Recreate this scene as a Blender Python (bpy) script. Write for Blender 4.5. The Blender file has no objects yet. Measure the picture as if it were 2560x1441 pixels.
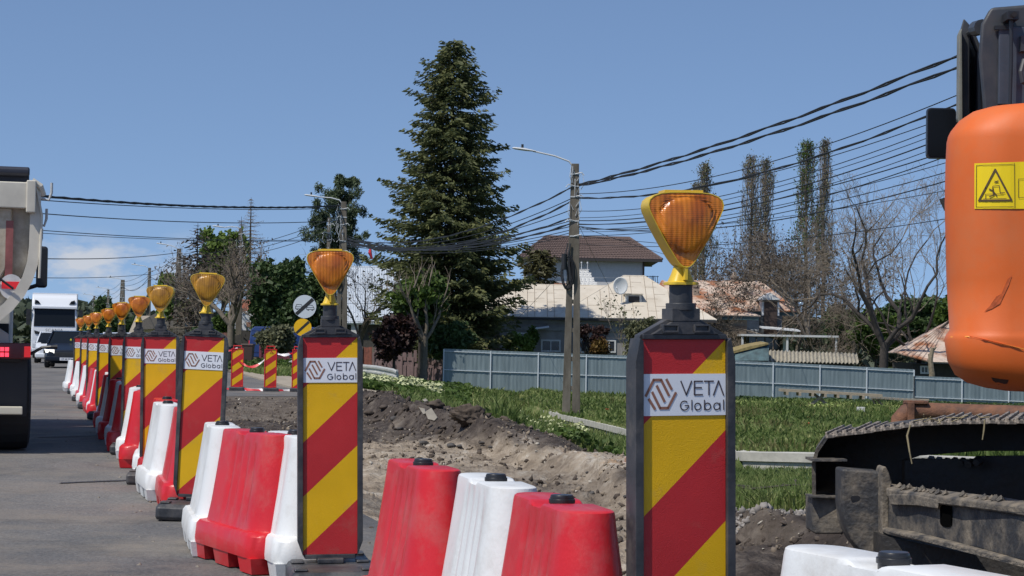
import bpy, math, random
import numpy as np
from mathutils import Vector, Matrix, Euler
rnd = random.Random(7)
rng = np.random.default_rng(7)
scene = bpy.context.scene
R = math.radians
# ------------------------------------------------------------------ camera
F = 5000.0                       # focal length in photo pixels (2560 wide)
CAMZ = 1.12
PITCH, ROLL = R(1.68), R(-1.0)
cd = bpy.data.cameras.new('camera'); cam = bpy.data.objects.new('camera', cd)
scene.collection.objects.link(cam); scene.camera = cam
cd.sensor_width = 36; cd.lens = 36 * F / 2560
cd.clip_start = 0.1; cd.clip_end = 20000
cam.matrix_world = Matrix.Translation((0, 0, CAMZ)) @ Matrix.Rotation(R(90) + PITCH, 4, 'X') @ Matrix.Rotation(-ROLL, 4, 'Z')
cd.dof.use_dof = False
CM = cam.matrix_world.copy()
scene.render.resolution_x = 1024; scene.render.resolution_y = 576
# ------------------------------------------------------------------ light
SUNV = Vector((-0.50, -0.46, 1.0)).normalized()
el = math.asin(SUNV.z); az = math.atan2(SUNV.x, SUNV.y)
w = bpy.data.worlds.new('World'); scene.world = w; w.use_nodes = True
nt = w.node_tree; nt.nodes.clear()
def N(nt, t, **kw):
    n = nt.nodes.new(t)
    for k, v in kw.items(): setattr(n, k, v)
    return n
sky = N(nt, 'ShaderNodeTexSky', sky_type='NISHITA'); sky.sun_disc = False
sky.sun_elevation = el; sky.sun_rotation = az; sky.altitude = 100; sky.air_density = 1.0; sky.dust_density = .15; sky.ozone_density = 4.5
tc = N(nt, 'ShaderNodeTexCoord'); sm_ = N(nt, 'ShaderNodeMapping'); sm_.inputs['Location'].default_value = (0, 0, .15); nt.links.new(tc.outputs['Generated'], sm_.inputs[0]); nt.links.new(sm_.outputs[0], sky.inputs[0])
mp = N(nt, 'ShaderNodeMapping'); mp.inputs['Scale'].default_value = (26, 26, 60)
cn = N(nt, 'ShaderNodeTexNoise'); cn.inputs['Scale'].default_value = 1.0; cn.inputs['Detail'].default_value = 7; cn.inputs['Roughness'].default_value = .6
sep = N(nt, 'ShaderNodeSeparateXYZ')
nt.links.new(tc.outputs['Generated'], mp.inputs['Vector']); nt.links.new(mp.outputs[0], cn.inputs['Vector']); nt.links.new(tc.outputs['Generated'], sep.inputs[0])
cr = N(nt, 'ShaderNodeMapRange'); cr.inputs[1].default_value = .44; cr.inputs[2].default_value = .62
nt.links.new(cn.outputs['Fac'], cr.inputs[0])
def MR(a, b, c, d, src):
    m = N(nt, 'ShaderNodeMapRange', interpolation_type='SMOOTHSTEP')
    for i, v in zip((1, 2, 3, 4), (a, b, c, d)): m.inputs[i].default_value = v
    nt.links.new(src, m.inputs[0]); return m.outputs[0]
# a bank of cumulus low in the sky, left of the road's far end
zlo = MR(.005, .02, .0, 1, sep.outputs['Z']); zhi = MR(.040, .058, 1, 0, sep.outputs['Z']); xl = MR(-.20, -.12, 1, .0, sep.outputs['X'])
def MUL(a, b):
    m = N(nt, 'ShaderNodeMath', operation='MULTIPLY'); nt.links.new(a, m.inputs[0])
    if isinstance(b, float): m.inputs[1].default_value = b
    else: nt.links.new(b, m.inputs[1])
    return m.outputs[0]
cf = MUL(MUL(MUL(MUL(cr.outputs[0], zlo), zhi), xl), .8)
mixc = N(nt, 'ShaderNodeMix', data_type='RGBA'); nt.links.new(cf, mixc.inputs[0]); nt.links.new(sky.outputs[0], mixc.inputs[6]); mixc.inputs[7].default_value = (5.2, 5.3, 5.6, 1)
hsv = N(nt, 'ShaderNodeHueSaturation'); hsv.inputs['Saturation'].default_value = .95; hsv.inputs['Value'].default_value = 1.0
tint = N(nt, 'ShaderNodeMix', data_type='RGBA', blend_type='MULTIPLY'); tint.inputs[0].default_value = 1; tint.inputs[7].default_value = (.95, .965, 1.0, 1); nt.links.new(sky.outputs[0], tint.inputs[6]); nt.links.new(tint.outputs[2], mixc.inputs[6])
nt.links.new(mixc.outputs[2], hsv.inputs['Color'])
bg = N(nt, 'ShaderNodeBackground'); bg.inputs[1].default_value = 0.105
ou = N(nt, 'ShaderNodeOutputWorld'); nt.links.new(hsv.outputs[0], bg.inputs[0]); nt.links.new(bg.outputs[0], ou.inputs[0])
sd = bpy.data.lights.new('sun', 'SUN'); sd.energy = 3.5; sd.angle = R(.6); sd.color = (1, .95, .87)
so = bpy.data.objects.new('sun', sd); scene.collection.objects.link(so); so.rotation_euler = SUNV.to_track_quat('Z', 'Y').to_euler(); so.location = (0, 0, 60)
scene.view_settings.view_transform = 'Standard'; scene.view_settings.look = 'None'; scene.view_settings.gamma = 1; scene.view_settings.exposure = 0.22
scene.render.engine = 'CYCLES'; scene.cycles.max_bounces = 6; scene.cycles.transparent_max_bounces = 8
# ------------------------------------------------------------------ photo geometry
CL = Vector((0, 0, CAMZ)); CR = CM.to_3x3()
def ray(px, py): return CR @ Vector(((px - 1280) / F, -(py - 720.5) / F, -1))
def at(px, py, Y):                 # the point seen at pixel (px,py) standing Y metres away
    d = ray(px, py); return CL + d * (Y / d.y)
def gnd(px, py, z=0.0):            # the point on height z seen at a pixel
    d = ray(px, py); return CL + d * ((z - CAMZ) / d.z)
# ------------------------------------------------------------------ noise
def _h(ix, iy, s):
    n = (ix.astype(np.int64) * 374761393 + iy.astype(np.int64) * 668265263 + s * 974711) & 0x7fffffff
    n = (n ^ (n >> 13)) * 1274126177 & 0x7fffffff
    return ((n ^ (n >> 16)) & 0xffff) / 65535.0
def vn(x, y, s=0):
    x = np.asarray(x, float); y = np.asarray(y, float)
    ix = np.floor(x); iy = np.floor(y); fx = x - ix; fy = y - iy
    fx = fx * fx * (3 - 2 * fx); fy = fy * fy * (3 - 2 * fy)
    a = _h(ix, iy, s); b = _h(ix + 1, iy, s); c = _h(ix, iy + 1, s); d = _h(ix + 1, iy + 1, s)
    return (a + (b - a) * fx) * (1 - fy) + (c + (d - c) * fx) * fy
def fbm(x, y, s=0, o=4, g=.5):
    r = 0; a = 1; t = 0
    for k in range(o):
        r = r + a * vn(x * 2 ** k, y * 2 ** k, s + k * 17); t += a; a *= g
    return r / t - .5
def sst(a, b, x):
    t = np.clip((np.asarray(x, float) - a) / (b - a), 0, 1); return t * t * (3 - 2 * t)
# ------------------------------------------------------------------ materials
MATS = {}
def mat(name, col, rough=.6, metal=0.0, var=.0, vs=6.0, col2=None, bump=0.0, bs=60.0, coat=0.0, spec=.5, stretch=None, lo=.35, hi=.65, emit=None, transl=0.0, trans=0.0, detail=5, grime=None):
    if name in MATS: return MATS[name]
    m = bpy.data.materials.new(name); m.use_nodes = True; t = m.node_tree; b = t.nodes['Principled BSDF']
    b.inputs['Base Color'].default_value = (*col, 1); b.inputs['Roughness'].default_value = rough; b.inputs['Metallic'].default_value = metal
    b.inputs['Coat Weight'].default_value = coat; b.inputs['Specular IOR Level'].default_value = spec; b.inputs['Transmission Weight'].default_value = trans
    if emit: b.inputs['Emission Color'].default_value = (*emit[0], 1); b.inputs['Emission Strength'].default_value = emit[1]
    L = t.links.new
    if var or col2 or bump:
        c = N(t, 'ShaderNodeTexCoord'); mpn = N(t, 'ShaderNodeMapping'); L(c.outputs['Object'], mpn.inputs[0])
        if stretch: mpn.inputs['Scale'].default_value = stretch
    if var or col2:
        n = N(t, 'ShaderNodeTexNoise'); n.inputs['Scale'].default_value = vs; n.inputs['Detail'].default_value = detail; n.inputs['Roughness'].default_value = .62; L(mpn.outputs[0], n.inputs['Vector'])
        r = N(t, 'ShaderNodeMapRange'); r.inputs[1].default_value = lo; r.inputs[2].default_value = hi; L(n.outputs['Fac'], r.inputs[0])
        x = N(t, 'ShaderNodeMix', data_type='RGBA'); L(r.outputs[0], x.inputs[0])
        if col2: x.inputs[6].default_value = (*col, 1); x.inputs[7].default_value = (*col2, 1)
        else:
            x.inputs[6].default_value = (*[v * (1 - var) for v in col], 1); x.inputs[7].default_value = (*[min(1, v * (1 + var)) for v in col], 1)
        L(x.outputs[2], b.inputs['Base Color'])
        r2 = N(t, 'ShaderNodeMapRange'); r2.inputs[1].default_value = .3; r2.inputs[2].default_value = .7; r2.inputs[3].default_value = max(0, rough - .12); r2.inputs[4].default_value = min(1, rough + .12)
        L(n.outputs['Fac'], r2.inputs[0]); L(r2.outputs[0], b.inputs['Roughness'])
    if grime:                                        # dust, scuffs and splashes of their own colour
        gcol, glo, ghi, gs, gamt = grime; c3 = N(t, 'ShaderNodeTexCoord'); oi = N(t, 'ShaderNodeObjectInfo'); va_ = N(t, 'ShaderNodeVectorMath', operation='ADD'); L(c3.outputs['Object'], va_.inputs[0]); L(oi.outputs['Location'], va_.inputs[1])
        g1 = N(t, 'ShaderNodeTexNoise'); g1.inputs['Scale'].default_value = gs; g1.inputs['Detail'].default_value = 9; g1.inputs['Roughness'].default_value = .72; L(va_.outputs[0], g1.inputs[0])
        g2 = N(t, 'ShaderNodeMapRange'); g2.inputs[1].default_value = glo; g2.inputs[2].default_value = ghi; g2.inputs[4].default_value = gamt; L(g1.outputs['Fac'], g2.inputs[0])
        gx = N(t, 'ShaderNodeMix', data_type='RGBA'); L(g2.outputs[0], gx.inputs[0]); gx.inputs[7].default_value = (*gcol, 1)
        if b.inputs['Base Color'].is_linked: L(b.inputs['Base Color'].links[0].from_socket, gx.inputs[6])
        else: gx.inputs[6].default_value = (*col, 1)
        L(gx.outputs[2], b.inputs['Base Color'])
    if bump:
        n2 = N(t, 'ShaderNodeTexNoise'); n2.inputs['Scale'].default_value = bs; n2.inputs['Detail'].default_value = 4; L(mpn.outputs[0], n2.inputs['Vector'])
        bn = N(t, 'ShaderNodeBump'); bn.inputs['Strength'].default_value = min(1, bump); bn.inputs['Distance'].default_value = .008 * max(1, bump); L(n2.outputs['Fac'], bn.inputs['Height']); L(bn.outputs[0], b.inputs['Normal'])
    if transl:
        tr = N(t, 'ShaderNodeBsdfTranslucent'); tr.inputs[0].default_value = (col[0] * 1.3, col[1] * 1.5, col[2] * .8, 1)
        ms = N(t, 'ShaderNodeMixShader'); ms.inputs[0].default_value = transl; L(b.outputs[0], ms.inputs[1]); L(tr.outputs[0], ms.inputs[2]); L(ms.outputs[0], t.nodes['Material Output'].inputs[0])
    MATS[name] = m; return m
def leafmat(name, c1, c2, c3, vs=1.2, transl=.2):
    """foliage: large light and dark clumps by place, small variation per leaf"""
    m = bpy.data.materials.new(name); m.use_nodes = True; t = m.node_tree; b = t.nodes['Principled BSDF']; L = t.links.new
    b.inputs['Roughness'].default_value = .6; b.inputs['Specular IOR Level'].default_value = .3
    c = N(t, 'ShaderNodeTexCoord'); n = N(t, 'ShaderNodeTexNoise'); n.inputs['Scale'].default_value = vs; n.inputs['Detail'].default_value = 3; L(c.outputs['Object'], n.inputs[0])
    wn = N(t, 'ShaderNodeTexNoise'); wn.inputs['Scale'].default_value = 14; L(c.outputs['Object'], wn.inputs[0])
    ad = N(t, 'ShaderNodeMath', operation='ADD'); L(n.outputs[0], ad.inputs[0]); L(wn.outputs[0], ad.inputs[1])
    r = N(t, 'ShaderNodeValToRGB'); mr = N(t, 'ShaderNodeMapRange'); mr.inputs[1].default_value = .75; mr.inputs[2].default_value = 1.3; L(ad.outputs[0], mr.inputs[0]); L(mr.outputs[0], r.inputs[0])
    e = r.color_ramp.elements; e[0].color = (*c1, 1); e[1].color = (*c3, 1); k = e.new(.5); k.color = (*c2, 1)
    L(r.outputs[0], b.inputs['Base Color'])
    if transl:
        tr = N(t, 'ShaderNodeBsdfTranslucent'); L(r.outputs[0], tr.inputs[0]); ms = N(t, 'ShaderNodeMixShader'); ms.inputs[0].default_value = transl
        L(b.outputs[0], ms.inputs[1]); L(tr.outputs[0], ms.inputs[2]); L(ms.outputs[0], t.nodes['Material Output'].inputs[0])
    return m
# ------------------------------------------------------------------ objects
COL = scene.collection.objects
def tag(o, label=None, cat=None, group=None, kind=None):
    for k, v in (('label', label), ('category', cat), ('group', group), ('kind', kind)):
        if v: o[k] = v
    return o
def thing(name, label, cat, loc=(0, 0, 0), rz=0.0, group=None, rot=None):
    o = bpy.data.objects.new(name, None); COL.link(o); o.location = loc; o.empty_display_size = .2
    o.rotation_euler = rot if rot else (0, 0, rz)
    return tag(o, label, cat, group)
def copy_tree(o, parent=None, loc=None, rot=None, label=None, group=None):
    c = o.copy(); COL.link(c)
    if parent is not None: c.parent = parent
    if loc is not None: c.location = loc
    if rot is not None: c.rotation_euler = rot
    if label: c['label'] = label
    if group: c['group'] = group
    for ch in list(o.children): copy_tree(ch, c)
    return c
def raw_mesh(name, V, Fc, mat_list, smooth=False, mi=None):
    me = bpy.data.meshes.new(name)
    V = np.asarray(V, np.float32)
    if isinstance(Fc, np.ndarray):
        nf, k = Fc.shape
        me.vertices.add(len(V)); me.vertices.foreach_set('co', V.ravel())
        me.loops.add(nf * k); me.loops.foreach_set('vertex_index', Fc.astype(np.int32).ravel())
        me.polygons.add(nf); me.polygons.foreach_set('loop_start', np.arange(0, nf * k, k, dtype=np.int32))
        me.update(calc_edges=True)
    else:
        me.from_pydata([tuple(map(float, v)) for v in V], [], Fc); me.update()
    for m in mat_list: me.materials.append(m)
    if mi is not None: me.polygons.foreach_set('material_index', np.asarray(mi, np.int32))
    if smooth: me.polygons.foreach_set('use_smooth', np.ones(len(me.polygons), bool))
    me.update(); return me
def link(name, me, parent=None, loc=None):
    o = bpy.data.objects.new(name, me); COL.link(o)
    if parent is not None: o.parent = parent
    if loc is not None: o.location = loc
    return o
class MB:
    def __init__(s): s.V = []; s.F = []; s.M = []; s.n = 0
    def add(s, vs, fs, m=0):
        b = s.n; s.V.extend([tuple(v) for v in vs]); s.n += len(vs)
        for f in fs: s.F.append(tuple(b + i for i in f)); s.M.append(m)
        return s
    def box(s, x0, x1, y0, y1, z0, z1, m=0, T=None):
        v = [(x0, y0, z0), (x1, y0, z0), (x1, y1, z0), (x0, y1, z0), (x0, y0, z1), (x1, y0, z1), (x1, y1, z1), (x0, y1, z1)]
        if T is not None: v = [tuple(T @ Vector(p)) for p in v]
        return s.add(v, [(3, 2, 1, 0), (4, 5, 6, 7), (0, 1, 5, 4), (1, 2, 6, 5), (2, 3, 7, 6), (3, 0, 4, 7)], m)
    def tube(s, pts, r, n=8, m=0, cap=True, sx=1.0):
        pts = [Vector(p) for p in pts]; k = len(pts)
        rs = r if isinstance(r, (list, tuple)) else [r] * k
        vs = []; up = None
        for i, p in enumerate(pts):
            d = (pts[min(i + 1, k - 1)] - pts[max(i - 1, 0)])
            if d.length < 1e-9: d = Vector((0, 0, 1))
            d.normalize()
            if up is None: up = Vector((0, 0, 1)) if abs(d.z) < .9 else Vector((0, 1, 0))
            a = d.cross(up)
            if a.length < 1e-6: a = d.orthogonal()
            a.normalize(); b = a.cross(d).normalized(); up = b
            for j in range(n):
                t = 2 * math.pi * j / n; vs.append(p + (a * math.cos(t) * sx + b * math.sin(t)) * rs[i])
        fs = [(i * n + j, i * n + (j + 1) % n, (i + 1) * n + (j + 1) % n, (i + 1) * n + j) for i in range(k - 1) for j in range(n)]
        if cap: fs += [tuple(range(n))[::-1], tuple((k - 1) * n + j for j in range(n))]
        return s.add(vs, fs, m)
    def loft(s, rings, m=0, cap=True):
        n = len(rings[0]); vs = [p for r in rings for p in r]
        fs = [(i * n + j, i * n + (j + 1) % n, (i + 1) * n + (j + 1) % n, (i + 1) * n + j) for i in range(len(rings) - 1) for j in range(n)]
        if cap: fs += [tuple(range(n))[::-1], tuple((len(rings) - 1) * n + j for j in range(n))]
        return s.add(vs, fs, m)
    def prism(s, out, y0, y1, m=0, ax='y'):
        """outline (a,b) extruded: ax y -> (a,y,b); ax x -> (x,a,b); ax z -> (a,b,z)"""
        f = {'y': lambda a, b, t: (a, t, b), 'x': lambda a, b, t: (t, a, b), 'z': lambda a, b, t: (a, b, t)}[ax]
        return s.loft([[f(a, b, y0) for a, b in out], [f(a, b, y1) for a, b in out]], m)
    def disc(s, c, r, n=24, m=0, ax='y', r2=None):
        vs = [c]; 
        for j in range(n):
            t = 2 * math.pi * j / n; a, b = r * math.cos(t), (r2 or r) * math.sin(t)
            vs.append((c[0] + a, c[1], c[2] + b) if ax == 'y' else (c[0] + a, c[1] + b, c[2]))
        return s.add(vs, [(0, 1 + j, 1 + (j + 1) % n) for j in range(n)], m)
    def strip(s, pts, wd, y, m=0, th=.0):
        """flat stroke along (x,z) points at depth y, facing -y"""
        for (a, b), (c, d) in zip(pts[:-1], pts[1:]):
            L = math.hypot(c - a, d - b)
            if L < 1e-9: continue
            ux, uz = (c - a) / L, (d - b) / L; e = wd * .45; a0, b0, c0, d0 = a - ux * e * .6, b - uz * e * .6, c + ux * e * .6, d + uz * e * .6
            nx, nz = -uz * wd / 2, ux * wd / 2
            s.add([(a0 + nx, y, b0 + nz), (a0 - nx, y, b0 - nz), (c0 - nx, y, d0 - nz), (c0 + nx, y, d0 + nz)], [(0, 1, 2, 3)], m)
        return s
    def build(s, name, mats, parent=None, smooth=False, bevel=0.0, world=False, seg=2, angle=35, loc=None, fix=True):
        if not isinstance(mats, (list, tuple)): mats = [mats]
        V = s.V
        if world and parent is not None:
            o = parent
            par = Vector((0, 0, 0))
            while o is not None: par += o.location; o = o.parent
            V = [(a[0] - par.x, a[1] - par.y, a[2] - par.z) for a in V]
        me = raw_mesh(name, V, s.F, mats, smooth, s.M)
        if fix:
            import bmesh
            bm = bmesh.new(); bm.from_mesh(me); bmesh.ops.recalc_face_normals(bm, faces=bm.faces); bm.to_mesh(me); bm.free()
        o = link(name, me, parent, loc)
        if bevel:
            md = o.modifiers.new('bevel', 'BEVEL'); md.width = bevel; md.segments = seg; md.limit_method = 'ANGLE'; md.angle_limit = R(angle)
            me.polygons.foreach_set('use_smooth', np.ones(len(me.polygons), bool))
            md2 = o.modifiers.new('wn', 'WEIGHTED_NORMAL'); md2.keep_sharp = False
        return o
def rrect(hx, hy, r, n=5, cx=0, cy=0):
    o = []
    r = min(r, hx * .999, hy * .999)
    for (sx, sy, a0) in ((1, 1, 0), (-1, 1, 90), (-1, -1, 180), (1, -1, 270)):
        for k in range(n + 1):
            a = R(a0 + 90 * k / n); o.append((cx + sx * (hx - r) + r * math.cos(a), cy + sy * (hy - r) + r * math.sin(a)))
    return o
def quads(C, A, B, curl=0):
    """N quads with centres C and half axes A, B"""
    V = np.stack([C - A - B, C + A - B * .6, C + A * 1.1 + B * .6, C - A + B], 1).reshape(-1, 3)
    return V, np.arange(len(V)).reshape(-1, 4)
def unit(a): return a / np.maximum(np.linalg.norm(a, axis=1, keepdims=True), 1e-9)
def randdir(n): return unit(rng.normal(size=(n, 3)))
def leafcloud(C, size, aspect=.5, spread=.0, dirs=None, jitter=.6):
    n = len(C); d = randdir(n) if dirs is None else unit(dirs + randdir(n) * jitter)
    o = unit(np.cross(d, randdir(n))); s = (size * (.6 + .8 * rng.random((n, 1))))
    return quads(C + randdir(n) * spread, d * s * .5, o * s * .5 * aspect)
def fromfast(name, V, Fc, m, parent=None, origin=None, smooth=False):
    if origin is not None: V = V - np.asarray(origin)
    return link(name, raw_mesh(name, V, Fc, m if isinstance(m, list) else [m], smooth), parent)
# ================================================================== GROUND
def rowX(Y): return .48 - .27 * (np.asarray(Y, float) - 5.5)
def xcut(Y): return np.interp(Y, [0, 8, 12, 14, 17, 20, 24, 28, 34, 40, 60], [6, 3.2, 2.4, 1.75, 1.05, .6, 0, -.9, -2.5, -4.2, -8])
_cols = [(400, [(0, 0), (3000, 0)]), (700, [(0, 0), (150, 0), (3000, -.3)]), (860, [(0, 0), (46, 0), (74, -.25), (110, -.4), (3000, -1)]),
         (980, [(0, 0), (38, 0), (60, -.30), (100, -.66), (3000, -1.3)]), (1110, [(0, 0), (29, 0), (36, -.2), (60, -.55), (100, -.92), (3000, -1.5)]),
         (1250, [(0, 0), (26, 0), (31, -.3), (45, -.75), (70, -1.08), (100, -1.12), (3000, -1.5)]),
         (1400, [(0, 0), (24, 0), (27, -.4), (40, -.95), (66, -1.5), (100, -1.56), (3000, -1.8)]),
         (1580, [(0, 0), (20.5, 0), (24, -.3), (50, -1.3), (100, -1.66), (3000, -1.8)]),
         (1850, [(0, 0), (14, -.03), (16, -.2), (36, -1.08), (100, -1.70), (3000, -1.8)]),
         (2050, [(0, 0), (13.5, -.03), (35, -1.05), (100, -1.76), (3000, -1.8)]),
         (2560, [(0, 0), (13, -.03), (34, -1.03), (100, -1.86), (3000, -1.8)])]
_cx = np.array([(c[0] - 1280) / F for c in _cols])
def ywall(u): return np.interp(u, [(x - 1280) / F for x in (1335, 1580, 1850, 2050, 2560)], [72, 50, 36, 35.3, 34.5])
def yedge(u): return np.interp(u, [(x - 1280) / F for x in (300, 560, 700, 760, 860, 980, 1110, 1250, 1400, 1580, 1850, 2050, 2560)], [120, 95, 70, 56, 47, 40, 31, 26, 25, 21.5, 15.5, 14.5, 14])
def ground_z(X, Y, detail=True):
    X = np.asarray(X, float); Y = np.asarray(Y, float); u = X / np.maximum(Y, 3)
    Zc = np.stack([np.interp(Y, [k[0] for k in c[1]], [k[1] for k in c[1]]) for c in _cols])
    uc = np.clip(u, _cx[0], _cx[-1]); i = np.clip(np.searchsorted(_cx, uc) - 1, 0, len(_cx) - 2)
    t = (uc - _cx[i]) / (_cx[i + 1] - _cx[i]); t = t * t * (3 - 2 * t) * .5 + t * .5
    Zf = Zc.reshape(len(_cols), -1); ii = i.ravel(); jj = np.arange(ii.size); tt = t.ravel()
    z = (Zf[ii, jj] * (1 - tt) + Zf[ii + 1, jj] * tt).reshape(u.shape)
    z = z + .38 * sst((1300 - 1280) / F, (1345 - 1280) / F, u) * sst(-.15, .25, Y - ywall(u))
    dirt = sst(.35, 1.3, X - rowX(Y)) * (1 - sst(36, 42, Y)) * (1 - sst(-1, 1.5, Y - yedge(u))) * (X < 9)
    dig = sst(.7, 1.6, X - rowX(Y)) * sst(-.04, .26, xcut(Y) - X + .35 * fbm(X * 1.3, Y * .9, 5)) * sst(6.5, 10, Y) * (1 - sst(34, 40, Y))
    z = z - .20 * dig
    md = np.exp(-((X - xcut(Y) - .35) / (.55 + .2 * vn(X, Y, 9))) ** 2) * sst(23.5, 26, Y) * (1 - sst(37, 40, Y))
    z = z + md * (.17 + .26 * fbm(X * 2.2, Y * 1.3, 31))
    # low heap of broken earth farther along the trench
    md2 = np.exp(-((X + 2.35) / .9) ** 2 - ((Y - 33.5) / 1.6) ** 2); z = z + md2 * .12
    z = z - .24 * np.exp(-(np.maximum(0, ywall(u) - Y) / (.09 * Y)) ** 2) * (Y < ywall(u)) * sst(.012, .03, u)
    if detail:
        z = z + dirt * (.20 * fbm(X * .9, Y * .6, 1, 4) + .13 * fbm(X * 4, Y * 3.4, 2, 6, .68)) + dirt * .05 * np.maximum(0, fbm(X * 9, Y * 7, 8, 2)) * 1.2
        z = z + md * (.22 * np.abs(fbm(X * 5, Y * 3.5, 44, 5, .65)) + .10 * np.maximum(0, fbm(X * 2.5, Y * 2, 45, 2)) * 4 * .3)
        cutn = np.exp(-((X - xcut(Y) + .1) / .35) ** 2) * (Y > 11) * (Y < 26); z = z + cutn * (.16 * fbm(X * 4, Y * 2.2, 61, 5, .7))
        g = sst(0, 3, Y - yedge(u)) * sst(.0, .02, u + .13); z = z + g * .10 * fbm(X * .5, Y * .4, 3, 3)
    return z, dirt, dig, md
uu = np.concatenate([-np.geomspace(60, .29, 26), np.linspace(-.275, .275, 430), np.geomspace(.29, 60, 26)])
yy = np.concatenate([[-60, -20, -5, 0, 2], np.geomspace(3, 60, 480), np.geomspace(61, 130, 70), np.geomspace(136, 3000, 24)])
U, Yg = np.meshgrid(uu, yy); Xg = U * np.maximum(Yg, 3)
Zg, DI, DG, MD = ground_z(Xg, Yg)
gm = bpy.data.materials.new('ground_earth_and_grass'); gm.use_nodes = True; t = gm.node_tree; b = t.nodes['Principled BSDF']; L = t.links.new; b.inputs['Roughness'].default_value = .95; b.inputs['Specular IOR Level'].default_value = .2
at_ = N(t, 'ShaderNodeAttribute', attribute_name='zone'); sp = N(t, 'ShaderNodeSeparateColor'); L(at_.outputs['Color'], sp.inputs[0])
tcn = N(t, 'ShaderNodeTexCoord')
def nz(s, d=6, rgh=.6, sc=(1, 1, 1)):
    mpn = N(t, 'ShaderNodeMapping'); mpn.inputs['Scale'].default_value = sc; L(tcn.outputs['Object'], mpn.inputs[0])
    n = N(t, 'ShaderNodeTexNoise'); n.inputs['Scale'].default_value = s; n.inputs['Detail'].default_value = d; n.inputs['Roughness'].default_value = rgh; L(mpn.outputs[0], n.inputs[0]); return n.outputs['Fac']
def ramp(src, stops):
    r = N(t, 'ShaderNodeValToRGB'); e = r.color_ramp.elements; e[0].position = stops[0][0]; e[0].color = (*stops[0][1], 1); e[1].position = stops[-1][0]; e[1].color = (*stops[-1][1], 1)
    for p_, c_ in stops[1:-1]: k = e.new(p_); k.color = (*c_, 1)
    L(src, r.inputs[0]); return r.outputs[0]
def mx(f, a, b_):
    x = N(t, 'ShaderNodeMix', data_type='RGBA'); L(f, x.inputs[0]); L(a, x.inputs[6]); L(b_, x.inputs[7]); return x.outputs[2]
tan_ = ramp(nz(3.2, 9, .7, (1, .6, 1)), [(.28, (.10, .082, .060)), (.42, (.25, .20, .148)), (.55, (.39, .325, .25)), (.68, (.56, .51, .43))])
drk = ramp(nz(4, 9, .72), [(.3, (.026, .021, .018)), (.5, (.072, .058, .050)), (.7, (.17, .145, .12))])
grs = ramp(nz(2.2, 6), [(.3, (.045, .07, .018)), (.5, (.10, .135, .04)), (.68, (.24, .23, .11))])
c1 = mx(sp.outputs[1], tan_, drk); nmul = N(t, 'ShaderNodeMath', operation='MULTIPLY'); L(sp.outputs[2], nmul.inputs[0]); L(ramp(nz(9, 6, .7), [(.40, (0, 0, 0)), (.55, (1, 1, 1))]), nmul.inputs[1]); whc = ramp(nz(6, 6, .7), [(.35, (.42, .22, .08)), (.5, (.62, .55, .45)), (.7, (.78, .76, .70))]); c1 = mx(nmul.outputs[0], c1, whc)
c2 = mx(sp.outputs[0], c1, grs); L(c2, b.inputs['Base Color'])
vor = N(t, 'ShaderNodeTexVoronoi'); vor.inputs['Scale'].default_value = 22; L(tcn.outputs['Object'], vor.inputs[0])
ad = N(t, 'ShaderNodeMath', operation='MULTIPLY_ADD'); L(nz(24, 6, .7), ad.inputs[0]); ad.inputs[1].default_value = 1.4; L(vor.outputs['Distance'], ad.inputs[2])
bn = N(t, 'ShaderNodeBump'); bn.inputs['Strength'].default_value = .8; bn.inputs['Distance'].default_value = .03; L(ad.outputs[0], bn.inputs['Height']); L(bn.outputs[0], b.inputs['Normal'])
nr, nc = U.shape
V = np.stack([Xg, Yg, Zg], -1).reshape(-1, 3)
ii = np.arange(nr - 1)[:, None] * nc + np.arange(nc - 1)[None]
FQ = np.stack([ii, ii + 1, ii + nc + 1, ii + nc], -1).reshape(-1, 4)
me = raw_mesh('ground', V, FQ, [gm], True)
grassW = sst(-.6, .6, Yg - yedge(U) + 1.2 * fbm(Xg * 1.5, Yg * .8, 77)) * (1 - .85 * np.clip(DI, 0, 1))
grassW = np.maximum(grassW * sst(-3, -1, Xg - rowX(Yg)), (Yg > 125) * 1.0)
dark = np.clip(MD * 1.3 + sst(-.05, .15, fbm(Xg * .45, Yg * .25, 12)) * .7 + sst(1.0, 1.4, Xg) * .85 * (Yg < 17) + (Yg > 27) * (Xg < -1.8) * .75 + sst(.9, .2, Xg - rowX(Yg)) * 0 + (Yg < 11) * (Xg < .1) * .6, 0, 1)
pw, po = gnd(1445, 1168, -.12), gnd(1530, 1208, -.16); pw2 = gnd(1330, 1130, -.1)
blob = lambda p, rx_, ry_: np.exp(-((Xg - p.x + .12 * (Yg - p.y)) / rx_) ** 2 - ((Yg - p.y) / ry_) ** 2)
patch = np.clip(blob(pw, .16, .9) + blob(pw2, .10, .6) * .8 + .7 * blob(po, .22, .8), 0, 1); orange = np.clip(blob(po, .22, .8) + .7 * blob(gnd(1410, 1140, -.1), .2, .6), 0, 1) * .8
crust = sst(-.15, .1, Xg - xcut(Yg)) * (Yg > 13.5) * (Yg < 25) * sst(-.05, .1, fbm(Xg * 1.2, Yg * .8, 88) + .06)
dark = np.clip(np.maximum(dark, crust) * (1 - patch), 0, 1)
ca = me.color_attributes.new('zone', 'FLOAT_COLOR', 'POINT')
ca.data.foreach_set('color', np.stack([grassW, dark, patch, 0 * dark + 1], -1).astype(np.float32).ravel())
tag(link('ground', me), kind='structure')
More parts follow.
